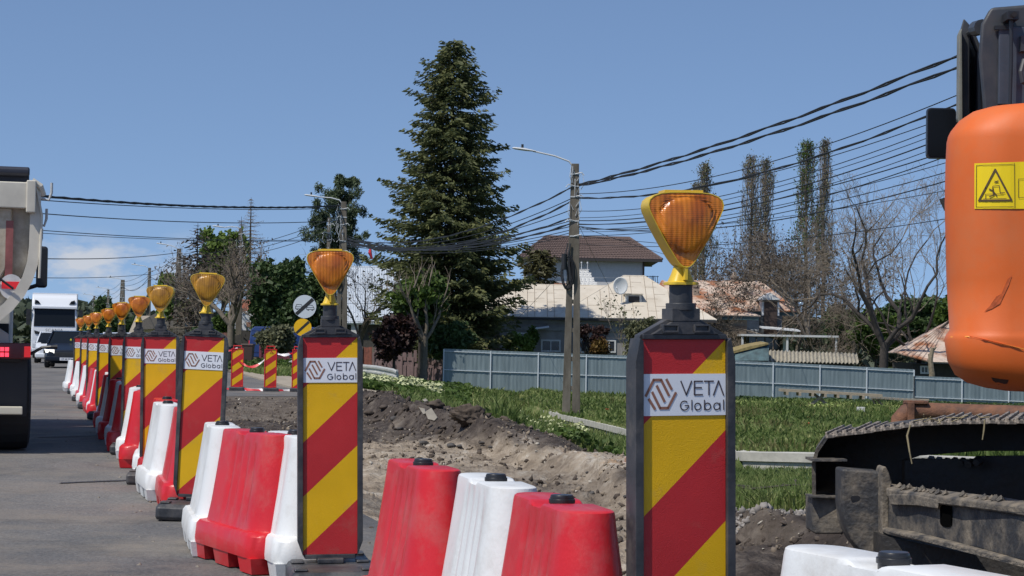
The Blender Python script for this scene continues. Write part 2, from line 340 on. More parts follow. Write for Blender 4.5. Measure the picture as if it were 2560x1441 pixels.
# ------------------------------------------------------------------ road
am = bpy.data.materials.new('asphalt'); am.use_nodes = True; t = am.node_tree; b = t.nodes['Principled BSDF']; L = t.links.new; b.inputs['Roughness'].default_value = .85; b.inputs['Specular IOR Level'].default_value = .35
tcn = N(t, 'ShaderNodeTexCoord')
base = ramp(nz(.35, 5, .6, (1.2, .5, 1)), [(.36, (.075, .075, .077)), (.5, (.12, .118, .116)), (.62, (.165, .158, .15))])
spk = ramp(nz(45, 3, .8), [(.32, (.45, .45, .45)), (.5, (1, 1, 1)), (.68, (1.6, 1.55, 1.5))])
mm = N(t, 'ShaderNodeMix', data_type='RGBA', blend_type='MULTIPLY'); mm.inputs[0].default_value = .75; L(base, mm.inputs[6]); L(spk, mm.inputs[7])
# dust trodden off the works along the barrier side
dst = ramp(nz(.9, 9, .72), [(.44, (0, 0, 0)), (.68, (1, 1, 1))])
dm = N(t, 'ShaderNodeMix', data_type='RGBA'); mlt = N(t, 'ShaderNodeMath', operation='MULTIPLY'); L(dst, mlt.inputs[0]); mlt.inputs[1].default_value = .7; L(mlt.outputs[0], dm.inputs[0]); L(mm.outputs[2], dm.inputs[6]); dm.inputs[7].default_value = (.235, .20, .16, 1)
vr = N(t, 'ShaderNodeTexVoronoi', feature='DISTANCE_TO_EDGE'); vr.inputs['Scale'].default_value = .30; mpn = N(t, 'ShaderNodeMapping'); L(tcn.outputs['Object'], mpn.inputs[0])
wv = N(t, 'ShaderNodeTexNoise'); wv.inputs['Scale'].default_value = 1.5; wv.inputs['Detail'].default_value = 6; L(tcn.outputs['Object'], wv.inputs[0])
va = N(t, 'ShaderNodeVectorMath', operation='MULTIPLY_ADD'); L(wv.outputs['Color'], va.inputs[0]); va.inputs[1].default_value = (1.2, 1.2, 0); L(mpn.outputs[0], va.inputs[2]); L(va.outputs[0], vr.inputs[0])
crk = N(t, 'ShaderNodeMapRange'); crk.inputs[1].default_value = .0; crk.inputs[2].default_value = .012; crk.inputs[3].default_value = .22; crk.inputs[4].default_value = 0; L(vr.outputs['Distance'], crk.inputs[0])
cm_ = N(t, 'ShaderNodeMix', data_type='RGBA'); L(crk.outputs[0], cm_.inputs[0]); L(dm.outputs[2], cm_.inputs[6]); cm_.inputs[7].default_value = (.03, .03, .032, 1)
L(cm_.outputs[2], b.inputs['Base Color'])
bn = N(t, 'ShaderNodeBump'); bn.inputs['Strength'].default_value = .5; bn.inputs['Distance'].default_value = .012; L(nz(60, 3), bn.inputs['Height']); L(bn.outputs[0], b.inputs['Normal'])
RE = [(-20, 9), (0, 2.6), (5.5, 1.15), (12, -.62), (22, -3.2), (32, -5.9), (39.5, -7.6), (41.3, -5.2), (42, -3.9), (47, -4.6), (56, -6.3), (70, -9.6), (90, -14.2), (105, -17.5), (140, -26), (200, -44), (320, -84), (900, -300)]
ys = np.unique(np.concatenate([np.linspace(-20, 42, 160), np.linspace(42, 120, 60), np.geomspace(120, 900, 40)]))
xe = np.interp(ys, [p[0] for p in RE], [p[1] for p in RE]) + .12 * fbm(ys * 1.7, ys * 0, 4) * (ys < 60) * 2
xl = np.interp(ys, [-20, 60, 200, 900], [-30, -40, -75, -330])
ts = np.linspace(0, 1, 9)
Vr = np.array([[xe[i] * (1 - q) + xl[i] * q, ys[i], .006] for i in range(len(ys)) for q in ts]); k = len(ts)
ir = np.arange(len(ys) - 1)[:, None] * k + np.arange(k - 1)[None]
tag(link('road', raw_mesh('road', Vr, np.stack([ir, ir + k, ir + k + 1, ir + 1], -1).reshape(-1, 4), [am], True)), kind='structure')
# worn white edge line, patch seams and the light pavement at the side street
wl = mat('worn_road_paint', (.42, .42, .41), .8, var=.4, vs=30)
def sheet(name, pts, z, m, kind='structure'):
    mb = MB(); mb.add([(p[0], p[1], z if np.isscalar(z) else z[i]) for i, p in enumerate(pts)], [tuple(range(len(pts)))]); o = mb.build(name, m); return tag(o, kind=kind)
seam = mat('bitumen_seam', (.035, .035, .038), .7, var=.3, vs=20)
mb = MB()
for (x0, y0, x1, y1) in ((150, 1211, 342, 1203), (228, 1050, 330, 1046), (95, 1096, 300, 1090)):
    a, c = gnd(x0, y0), gnd(x1, y1)
    n_ = 14
    for i in range(n_):
        p, q = a.lerp(c, i / n_), a.lerp(c, (i + 1) / n_); h0, h1 = .05 + .03 * rnd.random(), .05 + .03 * rnd.random(); mb.add([(p.x, p.y - h0, .011), (q.x, q.y - h0, .011), (q.x, q.y + h1, .011), (p.x, p.y + h1, .011)], [(0, 1, 2, 3)])
tag(mb.build('road_seams', seam), kind='structure')
pv = mat('worn_pavement', (.33, .28, .21), .9, var=.25, vs=3, bump=.4, bs=20)
pts = [gnd(x, y) for x, y in ((548, 921), (600, 919), (690, 936), (770, 957), (900, 976), (1010, 994), (1000, 1008), (900, 1002), (790, 990), (690, 962), (600, 936))]
mb = MB(); top = [(p.x, p.y, .05) for p in pts]; bot = [(p.x, p.y, -.6) for p in pts]
mb.loft([bot, top]); tag(mb.build('pavement', pv), kind='structure')
# ================================================================== WARNING BOARDS
MR_ = mat('red_reflective', (.50, .022, .024), .42, var=.10, vs=3, bump=.25, bs=420, grime=((.28, .20, .14), .56, .80, 5, .45)); MY_ = mat('yellow_reflective', (.78, .44, .0), .42, var=.08, vs=3, bump=.25, bs=420, grime=((.34, .26, .15), .54, .80, 5, .5))
MW_ = mat('white_film', (.76, .78, .82), .4); MK_ = mat('black_rubber', (.026, .028, .032), .5, col2=(.06, .06, .065), vs=9, bump=.10, bs=90, grime=((.20, .175, .15), .50, .75, 6, .55))
MB_ = mat('logo_brown', (.28, .13, .085), .5); MT_ = mat('letter_grey', (.075, .06, .07), .5)
MLY = mat('lamp_yellow_plastic', (.66, .45, .035), .35, var=.10, vs=6)
MTAPE = mat('clear_tape', (.62, .56, .45), .2, var=.3, vs=30)
def lensmat(name, c, c2):
    m = bpy.data.materials.new(name); m.use_nodes = True; t = m.node_tree; b = t.nodes['Principled BSDF']; L = t.links.new
    b.inputs['Roughness'].default_value = .30; b.inputs['Coat Weight'].default_value = .35; b.inputs['Coat Roughness'].default_value = .12
    c_ = N(t, 'ShaderNodeTexCoord'); mp_ = N(t, 'ShaderNodeMapping'); mp_.inputs['Scale'].default_value = (1, .2, .55); L(c_.outputs['Object'], mp_.inputs[0])
    n = N(t, 'ShaderNodeTexNoise'); n.inputs['Scale'].default_value = 16; n.inputs['Detail'].default_value = 5; L(mp_.outputs[0], n.inputs[0])
    r = N(t, 'ShaderNodeValToRGB'); e = r.color_ramp.elements; e[0].position = .35; e[0].color = (*c2, 1); e[1].position = .68; e[1].color = (*c, 1); L(n.outputs[0], r.inputs[0]); L(r.outputs[0], b.inputs['Base Color'])
    wv = N(t, 'ShaderNodeTexWave', bands_direction='X'); wv.inputs['Scale'].default_value = 22; L(c_.outputs['Object'], wv.inputs[0])
    wz = N(t, 'ShaderNodeTexWave', bands_direction='Z'); wz.inputs['Scale'].default_value = 60; L(c_.outputs['Object'], wz.inputs[0])
    ad = N(t, 'ShaderNodeMath', operation='MULTIPLY_ADD'); L(wz.outputs['Fac'], ad.inputs[0]); ad.inputs[1].default_value = .35; L(wv.outputs['Fac'], ad.inputs[2])
    bn = N(t, 'ShaderNodeBump'); bn.inputs['Strength'].default_value = .30; bn.inputs['Distance'].default_value = .003; L(ad.outputs[0], bn.inputs['Height']); L(bn.outputs[0], b.inputs['Normal'])
    b.inputs['Subsurface Weight'].default_value = .0
    return m
ML1 = lensmat('amber_lens_orange', (.80, .26, .012), (.38, .09, .004)); ML2 = lensmat('amber_lens_yellow', (.60, .29, .014), (.27, .12, .005))
MIN_ = mat('lamp_inside', (.30, .13, .02), .5)
PZ0, PH, PW = .14, 1.0, .25
def tri_out(r, cr, n=7, squash=1.0):
    """rounded triangle, flat side on top, point at the bottom; r = half width"""
    P = [(-r, r * .80), (r, r * .80), (0, -r * 1.30)]; o = []
    P = [Vector((a, b)) for a, b in P]; k = 3
    for i in range(3):
        p = P[i]; a = P[(i - 1) % 3]; c = P[(i + 1) % 3]
        d0 = (a - p).normalized(); d1 = (c - p).normalized(); rr = cr[i]
        ang = d0.angle(d1) / 2; dist = rr / math.tan(ang); s_ = p + d0 * dist; e_ = p + d1 * dist; ce = p + (d0 + d1).normalized() * (rr / math.sin(ang))
        a0 = math.atan2((s_ - ce).y, (s_ - ce).x); a1 = math.atan2((e_ - ce).y, (e_ - ce).x)
        while a1 - a0 > math.pi: a1 -= 2 * math.pi
        while a1 - a0 < -math.pi: a1 += 2 * math.pi
        for j in range(n + 1):
            q = a0 + (a1 - a0) * j / n; o.append((ce.x + rr * math.cos(q), ce.y + rr * math.sin(q)))
        # gentle outward bow along the side
        if True:
            nx = P[(i + 1) % 3]; 
            for f_ in (.25, .5, .75):
                e2 = o[-1] if f_ == .25 else e2
            pass
    return o
def bow(o, amt):
    out = []
    n = len(o)
    for i in range(n):
        p = Vector(o[i]); q = Vector(o[(i + 1) % n]); out.append(tuple(p)); L_ = (q - p).length
        if L_ > .04:
            d = (q - p).normalized(); nrm = Vector((d.y, -d.x))
            if nrm.dot((p + q) / 2) < 0: nrm = -nrm
            for k in range(1, 8):
                f_ = k / 8; out.append(tuple(p.lerp(q, f_) + nrm * amt * 4 * f_ * (1 - f_)))
    return out
def stripes_panel(mb, w, h, z0, y, period=.25, first=.235, m0=0, m1=1, sl=.94):
    """diagonal stripes rising to the right, alternate red (m0) and yellow (m1), cut as real polygons"""
    lo_line = lambda k: first + period * k            # distance below the top at the left edge
    def clip(poly, a, c, keep):                        # keep side of line  t = c - sl*x  (t down from top, x from left)
        out = []
        for i in range(len(poly)):
            p, q = poly[i], poly[(i + 1) % len(poly)]
            fp = (p[1] - (c - sl * p[0])) * keep; fq = (q[1] - (c - sl * q[0])) * keep
            if fp >= 0: out.append(p)
            if (fp > 0 and fq < 0) or (fp < 0 and fq > 0):
                s_ = fp / (fp - fq); out.append((p[0] + (q[0] - p[0]) * s_, p[1] + (q[1] - p[1]) * s_))
        return out
    k = -1
    while lo_line(k - 0) < h + sl * w + period:
        a, c = lo_line(k - 1), lo_line(k)
        poly = [(0, 0), (w, 0), (w, h), (0, h)]; poly = clip(poly, 0, a, 1)
        if poly: poly = clip(poly, 0, c, -1)
        if len(poly) > 2: mb.add([(x - w / 2, y, z0 + h - t_) for x, t_ in poly], [tuple(range(len(poly)))], m0 if k % 2 == 0 else m1)
        k += 1
def arc(cx, cz, r, a0, a1, n=10, rz=None): return [(cx + r * math.cos(R(a0 + (a1 - a0) * i / n)), cz + (rz or r) * math.sin(R(a0 + (a1 - a0) * i / n))) for i in range(n + 1)]
def logo_label(y):
    """white film with the hexagonal mark and the firm's name"""
    top = PZ0 + PH - .094; h = .114; mb = MB(); mb.box(-.1245, .1245, y, y + .0015, top - h, top, 0)
    S_ = .25 / 650; ux = lambda x, z: ((x - 55) * S_ - .125, top - (z - 890) * S_ * 1.0)
    P = lambda *l: [ux(a, b) for a, b in l]; wd = .0075
    yy_ = y - .0012
    for l in (P((78, 1045), (138, 932), (196, 932), (256, 1042)), P((238, 930), (277, 998)), P((163, 975), (222, 1085)), P((196, 932), (196, 932)),
              P((128, 1020), (188, 1132), (250, 1132), (310, 1025)), P((102, 1068), (148, 1138))): mb.strip(l, wd, yy_, 1)
    w2 = .0042
    for l in (P((350, 942), (392, 1040), (434, 942)), P((520, 944), (456, 944), (456, 1040), (520, 1040)), P((456, 990), (512, 990)), P((534, 944), (606, 944)), P((570, 944), (570, 1042)), P((606, 1044), (646, 942), (686, 1044))): mb.strip(l, w2, yy_, 2)
    w3 = .0034; s = S_
    c = ux(378, 1116); g = [(c[0] + (q[0]), c[1] + q[1]) for q in arc(0, 0, 32 * s, 50, 350, 16)]
    mb.strip(g, w3, yy_, 2); mb.strip([(c[0] + 4 * s, c[1]), (c[0] + 32 * s, c[1] - 0), (c[0] + 32 * s, c[1] - 8 * s)], w3, yy_, 2)
    mb.strip(P((436, 1078), (436, 1148)), w3, yy_, 2)
    for cx_ in (482, 560, 632): mb.strip([(ux(cx_, 1124)[0] + q[0], ux(cx_, 1124)[1] + q[1]) for q in arc(0, 0, 24 * s, 0, 360, 16)], w3, yy_, 2)
    mb.strip(P((535, 1078), (535, 1148)), w3, yy_, 2); mb.strip(P((657, 1100), (657, 1148)), w3, yy_, 2); mb.strip(P((686, 1078), (686, 1148)), w3, yy_, 2)
    return mb
def make_board(label, group):
    t = thing('warning_board', label, 'warning board', group=group)
    mb = MB()                                        # recycled rubber foot
    mb.loft([[(x, y, z) for x, y in rrect(.20 * f_, .40 * f_, .03)] for z, f_ in ((0, .96), (.02, 1), (.075, 1), (.10, .93))]); mb.box(-.06, .06, -.07, .07, .10, .125)
    for sx in (-1, 1):
        for y_ in (-.3, 0, .3): mb.box(sx * .15 - .03, sx * .15 + .03, y_ - .05, y_ + .05, .10, .112)
    mb.build('foot', MK_, t, bevel=.008)
    zt = PZ0 + PH; hw = PW / 2                       # black plastic frame
    out = [(-.145, PZ0 + .05), (-.145, zt - .05), (-hw - .006, zt + .012), (-.05, zt + .055), (.05, zt + .055), (hw + .006, zt + .012), (.145, zt - .05), (.145, PZ0 + .05), (hw - .008, PZ0 - .02), (-hw + .008, PZ0 - .02)]
    mb = MB(); mb.prism(out, -.018, .018)
    out2 = [(-.150, PZ0 + .06), (-.150, zt - .06), (-hw - .012, zt + .004), (-hw - .001, zt - .004), (-hw - .001, PZ0 + .004), (-hw + .002, PZ0 - .012)]
    for s_ in (1, -1): mb.prism([(a * s_, b_) for a, b_ in out2], -.034, .034)
    mb.box(-hw, hw, -.030, .030, zt + .001, zt + .014); mb.box(-hw + .01, hw - .01, -.030, .030, PZ0 - .02, PZ0 - .001)
    mb.box(-.042, .042, -.035, .035, zt + .05, zt + .085); mb.box(-.03, .03, -.03, .03, PZ0 - .05, PZ0 - .015)
    for s_ in (-1, 1):                               # grip slots on the hat
        mb.box(s_ * .047 - .024, s_ * .047 + .024, -.040, -.016, zt + .018, zt + .024); mb.box(s_ * .047 - .024, s_ * .047 + .024, -.040, -.016, zt + .036, zt + .041)
        for e_ in (-.022, .022): mb.box(s_ * .047 + e_ - .003, s_ * .047 + e_ + .003, -.040, -.016, zt + .022, zt + .038)
    mb.prism([(-.10, zt + .014), (-.038, zt + .05), (.038, zt + .05), (.10, zt + .014)], -.034, .034)
    mb.build('frame', MK_, t, bevel=.006)
    mb = MB(); stripes_panel(mb, PW, PH, PZ0, -.0205); mb.box(-hw, hw, -.0195, .0195, PZ0 + .001, zt - .001, 0); pn = mb.build('panel', [MR_, MY_], t, fix=False)
    lb = logo_label(-.0235).build('label_film', [MW_, MB_, MT_], pn, fix=False)
    mb = MB(); mb.tube([(0, 0, zt + .08), (0, 0, zt + .16)], .0325, 20); mb.tube([(0, 0, zt + .08), (0, 0, zt + .10)], .042, 20); mb.build('mast', MK_, t, bevel=.002)
    zc = zt + .313
    tab = [(-.001, 0), (0, .05), (.003, .078), (.011, .101), (.022, .1135), (.036, .1175), (.05, .1155), (.075, .1040), (.104, .0885), (.13, .0735), (.155, .0590), (.18, .0430), (.198, .0310), (.211, .0210), (.219, .0110), (.222, 0)]
    half = [(w_ * .93, .090 - q_ * .94) for q_, w_ in tab]; tri = half[::-1] + [(-a, b_) for a, b_ in half[1:-1]]
    sc = lambda k: [(a * k, b_ * k) for a, b_ in tri]
    mb = MB(); LR = lambda p: p
    mb.loft([[(a, y, b_ + zc) for a, b_ in sc(k)] for y, k in ((.050, .80), (.045, .93), (.025, .985), (-.045, 1.0), (-.051, .99), (-.051, .965), (-.042, .955))])
    mb.box(-.055, .055, -.03, .03, zc + .0905, zc + .097)
    mb.loft([[(x, y, z) for x, y in rrect(a, c_, .02)] for z, a, c_ in ((zt + .150, .043, .040), (zt + .157, .043, .040), (zt + .160, .034, .032), (zt + .180, .026, .026), (zt + .200, .020, .022))])
    mb.box(-.004, .004, -.050, -.03, zt + .163, zt + .205)
    h = mb.build('lamp_housing', MLY, t, bevel=.002)
    mb = MB(); rings = []                            # bulging lens with a round dome pressed into it
    inner = sc(.957); n = len(inner); 
    for fk in (1, .96, .92, .88, .84, .80, .77, .74, .715, .70, .69, .66, .62, .57, .5, .42, .33, .24, .15, .06):
        f_ = fk; ring = []
        for a, b_ in inner:
            x, z = a * f_, b_ * f_ + .012 * (1 - f_); zz = z - .004; rr = math.hypot(x, zz)
            y = -.050 - .006 * (1 - f_)
            if rr < .078: y -= .011 * math.sqrt(max(0, 1 - (rr / .078) ** 2)) + .004
            elif rr < .083: y += .005
            ring.append((x, y, z + zc))
        rings.append(ring)
    mb.loft(rings, cap=False); vs = [Vector(p) for p in rings[-1]]; cpt = sum(vs, Vector()) / len(vs); mb.add([tuple(cpt)] + rings[-1], [(0, 1 + j, 1 + (j + 1) % n) for j in range(n)])
    mb.build('lens', ML1, h, smooth=True)
    return t
BS = [(1715, 907, 20), (832, 538, 9), (494, 392, 1), (404, 316, 2), (344, 253, 3), (306, 215, 6), (268, 178, 2), (240, 155, 0), (220, 138, 0), (203, 122, 2)]
ORD = ['nearest', 'second', 'third', 'fourth', 'fifth', 'sixth', 'seventh', 'eighth', 'ninth', 'farthest']
BG = 'striped warning boards with amber lamps along the works'
board0 = None
for i, (px, s_, yaw) in enumerate(BS):
    Y = F / s_; X = at(px, 1100 if i < 3 else 900, Y).x
    lab = f'{ORD[i]} of the ten black framed red and yellow striped boards with amber lamp' if i else 'nearest and largest striped board with orange lamp, right of the middle'
    tilt = {2: R(-1.3), 0: R(1.0), 1: R(.9)}.get(i, R(rnd.uniform(-.6, .6)))
    if i == 0: board0 = make_board(lab, BG); o = board0; o.location = (X, Y, .008); o.rotation_euler = (0, tilt * -1, R(yaw))
    else: o = copy_tree(board0, loc=(X, Y, .008), rot=(R(rnd.uniform(-1.2, .8)), -tilt * 1.3, R(yaw)), label=lab)
    for h in o.children:
        if h.name.startswith('lamp_housing'): h.rotation_euler = (0, 0, R({0: -7, 1: -2}.get(i, rnd.uniform(-8, 6))))
    if i in (2, 3):                                  # these two lenses are a yellower amber
        for h in o.children:
            for l in h.children:
                if l.name.startswith('lens'): l.data = l.data.copy(); l.data.materials[0] = ML2
# ================================================================== PLASTIC BARRIERS
MRB = mat('red_barrier_plastic', (.58, .012, .018), .42, var=.10, vs=2.2, coat=.1, bump=.12, bs=90, grime=((.34, .24, .20), .50, .74, 4.5, .32)); MWB = mat('white_barrier_plastic', (.72, .73, .72), .42, var=.05, vs=2.5, col2=(.62, .60, .56), lo=.55, hi=.8, coat=.05, bump=.12, bs=90, grime=((.36, .31, .25), .50, .74, 4.5, .42))
MCAP = mat('black_cap', (.02, .02, .022), .35)
def make_barrier(name, m, label, group):
    t = thing(name, label, 'road barrier', group=group)
    Hh = .66; mb = MB(); rings = []; nseg = 12; NX = 26
    def ring(hx, hy, z, flute, r):
        """rounded outline sampled finely; flutes pressed into both flanks"""
        o = []
        xs = np.linspace(-hx + r, hx - r, NX)
        for x in xs:                                 # near flank (y = -hy)
            f_ = 0
            for c in (-.55, -.30, -.05, .20): f_ += math.exp(-(((x / hx) - c) / .045) ** 2)
            o.append((x, -hy + flute * min(1, f_), z))
        for k in range(1, nseg): a = R(-90 + 180 * k / nseg); o.append((hx - r + r * math.cos(a), (hy) * math.sin(a), z))
        for x in xs[::-1]:
            f_ = 0
            for c in (-.55, -.30, -.05, .20): f_ += math.exp(-(((x / hx) - c) / .045) ** 2)
            o.append((x, hy - flute * min(1, f_), z))
        for k in range(1, nseg): a = R(90 + 180 * k / nseg); o.append((-hx + r + r * math.cos(a), (hy) * math.sin(a), z))
        return o
    for z, hx, hy, fl in ((.195, .455, .150, 0), (.21, .450, .146, .002), (.30, .436, .131, .014), (.42, .416, .112, .014), (.54, .397, .094, .013), (.61, .386, .084, .006), (.645, .381, .080, 0), (.656, .378, .077, 0), (.66, .372, .071, 0)):
        rings.append(ring(hx, hy, z, fl, min(hy * 1.15, .15)))
    # shallow dip across the top at the filler
    top = [(x, y, z - .018 * math.exp(-((x) / .055) ** 4)) for x, y, z in rings[-1]]; rings[-1] = top
    rings[-2] = [(x, y * (1 - .0), z - .018 * math.exp(-((x) / .06) ** 4)) for x, y, z in rings[-2]]
    for r_ in rings: mb_r = r_
    mb.loft(rings, cap=False); n = len(top); h = NX
    # top surface as strips between both flanks
    base = mb.n - n; R1 = top
    fl = list(range(0, NX)); bk = list(range(NX + nseg - 1, 2 * NX + nseg - 1))[::-1]
    for i in range(NX - 1): mb.F.append((base + fl[i], base + fl[i + 1], base + bk[i + 1], base + bk[i])); mb.M.append(0)
    e1 = [fl[-1]] + list(range(NX, NX + nseg - 1)) + [bk[-1]]; mb.F.append(tuple(base + i for i in e1)); mb.M.append(0)
    e2 = [bk[0]] + list(range(2 * NX + nseg - 1, 2 * NX + 2 * nseg - 2)) + [fl[0]]; mb.F.append(tuple(base + i for i in e2)); mb.M.append(0)
    # foot flange and feet
    def rr(hx, hy, z, r=.10): return [(x, y, z) for x, y in rrect(hx, hy, r, 6)]
    mb.loft([rr(.485, .185, .075), rr(.488, .188, .10), rr(.482, .182, .175), rr(.470, .170, .192), rr(.44, .14, .20)])
    for x0, x1 in ((-.47, -.27), (-.12, .12), (.27, .47)):
        mb.loft([[(x, y, z) for x, y in ((x0 + q, -.180 + q), (x1 - q, -.180 + q), (x1 - q, .180 - q), (x0 + q, .180 - q))] for z, q in ((0, .012), (.076, 0))])
    o = mb.build('body', m, t, smooth=True)
    md = o.modifiers.new('e', 'EDGE_SPLIT'); md.split_angle = R(38)
    mb = MB(); mb.tube([(0, 0, .630), (0, 0, .672), (0, 0, .680)], [.035, .035, .032], 24); mb.tube([(0, 0, .655), (0, 0, .668)], .0385, 24)
    c = mb.build('cap', MCAP, t, bevel=.0015)
    return t
BGR = 'interlocked red and white plastic road barriers'
bar = {'red': make_barrier('plastic_barrier', MRB, '', BGR), 'white': make_barrier('plastic_barrier', MWB, '', BGR)}
used = {'red': False, 'white': False}
def place_barrier(col, X, Y, yaw, label, sc=1.0):
    if not used[col]: o = bar[col]; used[col] = True; o.location = (X, Y, .012); o.rotation_euler = (0, 0, yaw); o['label'] = label
    else: o = copy_tree(bar[col], loc=(X, Y, .012), rot=(0, 0, yaw), label=label)
    return o
def capplace(px, py, deg, col, label):
    p = gnd(px, py, .685); return place_barrier(col, p.x, p.y, R(90 + deg), label)
# yaw: long axis runs away from the camera, turned deg to the left
capplace(2235, 1388, 24, 'white', 'nearest white plastic barrier at the bottom right corner below the excavator')
capplace(1405, 1243, 12, 'red', 'big red plastic barrier just left of the nearest striped board')
capplace(1240, 1190, 11, 'white', 'white plastic barrier between two big red ones in the foreground')
capplace(1058, 1152, 14, 'red', 'red plastic barrier just right of the second striped board')
capplace(738, 1079, 18, 'white', 'white plastic barrier half hidden behind the left edge of the second striped board')
capplace(643, 1073, 26, 'red', 'red plastic barrier standing broadside between the second and third striped boards')
capplace(556, 1056, 12, 'white', 'white plastic barrier just right of the third striped board')
PB = [(F / s_, None) for _, s_, _ in BS]
pos = [(at(px, 1000, F / s_).x, F / s_) for px, s_, _ in BS]
names = ['nearest', 'middle', 'farthest']
cols_ = ['red', 'white']; ci = 0
for k in range(2, 9):
    (x0, y0), (x1, y1) = pos[k], pos[k + 1]
    nb = 3 if k != 6 else 4
    for j in range(nb):
        f_ = (j + .55) / nb; X = x0 + (x1 - x0) * f_ - .02; Y = y0 + (y1 - y0) * f_
        dx = math.degrees(math.atan2(-(x1 - x0), (y1 - y0)))
        c = cols_[ci % 2]; ci += 1
        w_ = (names if nb == 3 else ['nearest', 'second', 'third', 'farthest'])[j]
        place_barrier(c, X + rnd.uniform(-.05, .05), Y, R(90 + dx * .8 + rnd.uniform(-5, 5)), f'{c} barrier, {w_} of those between the {ORD[k]} and {ORD[k+1]} striped boards')
for j in range(2):
    X, Y = pos[9][0] - .35 * (j + .6), pos[9][1] + 1.05 * (j + .6)
    place_barrier(cols_[(ci + j) % 2], X, Y, R(105), f'{cols_[(ci+j)%2]} barrier beyond the farthest striped board at the end of the row')
# one more between board 1 and the big white one, out of frame except its edge
# ================================================================== SMALL STRIPED BOARDS AND TAPE ON THE SIDE STREET
MRF = mat('red_plastic_frame', (.60, .02, .02), .4)
def small_board(label):
    t = thing('guidance_board', label, 'guidance board', group='small red framed striped boards across the side street')
    mb = MB(); mb.box(-.125, .125, -.02, .02, .08, .93); mb.box(-.10, .10, -.015, .015, .93, 1.02)
    mb = MB(); mb.box(-.140, -.12, -.025, .025, .08, .96); mb.box(.12, .140, -.025, .025, .08, .96); mb.box(-.12, .12, -.025, .025, .08, .10); mb.box(-.12, .12, -.025, .025, .94, .96)
    mb.tube([(-.09, 0, .95), (-.09, 0, 1.02), (.09, 0, 1.02), (.09, 0, .95)], .014, 8); mb.box(-.05, .05, -.03, .03, .02, .09); mb.build('frame', MRF, t, bevel=.004)
    mb = MB(); stripes_panel(mb, .24, .84, .10, -.0165, period=.15, first=.10, sl=.72); mb.box(-.12, .12, -.0155, .0155, .10, .94, 0); mb.build('panel', [MR_, MY_], t, fix=False)
    mb = MB(); mb.loft([[(x, y, z) for x, y in rrect(.17 * f_, .32 * f_, .03)] for z, f_ in ((0, 1), (.06, 1), (.075, .94))]); mb.build('foot', MK_, t)
    return t
sb = None
for px, py, lab, yw in ((592, 976, 'leftmost small striped board tied with tape across the side street', 6), (675, 978, 'middle small striped board tied with tape across the side street', 12), (744, 979, 'small striped board partly hidden behind the second large board', 4)):
    g = gnd(px, py, .01)
    if sb is None: sb = small_board(lab); o = sb
    else: o = copy_tree(sb, label=lab)
    o.location = g; o.rotation_euler = (0, 0, R(yw)); o.scale = (1, 1, 1)
    if px == 592: g1 = g
    elif px == 675: g2 = g
    else: g3 = g
# red and white tape: alternating bands are the tape's own print
tm = bpy.data.materials.new('red_white_tape'); tm.use_nodes = True; t = tm.node_tree; b = t.nodes['Principled BSDF']; b.inputs['Roughness'].default_value = .4
c_ = N(t, 'ShaderNodeTexCoord'); wv = N(t, 'ShaderNodeTexWave', bands_direction='DIAGONAL'); wv.inputs['Scale'].default_value = 1.0; t.links.new(c_.outputs['Object'], wv.inputs[0])
r = N(t, 'ShaderNodeValToRGB'); r.color_ramp.interpolation = 'CONSTANT'; e = r.color_ramp.elements; e[0].color = (.78, .75, .74, 1); e[1].position = .5; e[1].color = (.6, .03, .04, 1); t.links.new(wv.outputs['Fac'], r.inputs[0]); t.links.new(r.outputs[0], b.inputs['Base Color'])
def tape(p, q, sag, label, h=.07, loops=0):
    p, q = Vector(p), Vector(q); n = 24; mb = MB(); pts = []
    for i in range(n + 1):
        f_ = i / n; c = p.lerp(q, f_) - Vector((0, 0, sag * 4 * f_ * (1 - f_))); c.y += .05 * math.sin(f_ * 9); tw = .5 + .4 * math.sin(f_ * 14)
        pts.append((c + Vector((0, .03 * tw, h / 2 * (.4 + .6 * tw))), c - Vector((0, .03 * tw, h / 2 * (.4 + .6 * tw)))))
    vs = [v for pr in pts for v in pr]; mb.add(vs, [(2 * i, 2 * i + 1, 2 * i + 3, 2 * i + 2) for i in range(n)])
    o = mb.build('barrier_tape', tm); tag(o, label, 'tape', 'red and white barrier tape round the side street'); return o
up = lambda g, z: Vector((g.x, g.y - .03, z))
g0 = gnd(556, 975); g0.x -= .4
tape(up(g0, .93), up(g1, .97), .06, 'short tape left of the leftmost small striped board')
tape(up(g1, .75), up(g2, .93), .28, 'slack tape sagging between the two left small striped boards')
tape(up(g2, .95), up(g3, .97), .12, 'tape between the middle and right small striped boards')
tape(Vector((g0.x, g0.y, .05)), up(g2, .05), .02, 'tape lying on the asphalt from the left edge to the middle small board', .08)
tape(Vector((g1.x, g1.y - .3, .04)), up(g3, .04), .01, 'tape lying on the asphalt in front of the right small boards', .08)
# ================================================================== EXCAVATOR
MOR = mat('orange_paint', (.66, .125, .016), .5, var=.07, vs=1.6, coat=.0, bump=.05, bs=140, grime=((.46, .20, .09), .48, .78, 2.2, .45))
MDK = mat('dark_machine_paint', (.030, .034, .042), .45, col2=(.06, .062, .066), vs=5, bump=.03, bs=60)
MMUD = mat('muddy_black_steel', (.034, .035, .038), .7, col2=(.22, .185, .14), vs=5.5, lo=.45, hi=.72, bump=1.0, bs=36, detail=9)
MMUD2 = mat('dusty_steel', (.05, .048, .046), .8, col2=(.22, .185, .14), vs=9, lo=.35, hi=.62, bump=1.1, bs=40, detail=9)
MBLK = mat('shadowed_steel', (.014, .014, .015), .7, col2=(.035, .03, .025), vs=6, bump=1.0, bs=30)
MYS = mat('sticker_yellow', (.85, .62, .0), .45); MSB = mat('sticker_ink', (.09, .055, .02), .5)
MGLS = mat('dark_glass', (.02, .03, .035), .06, spec=.9)
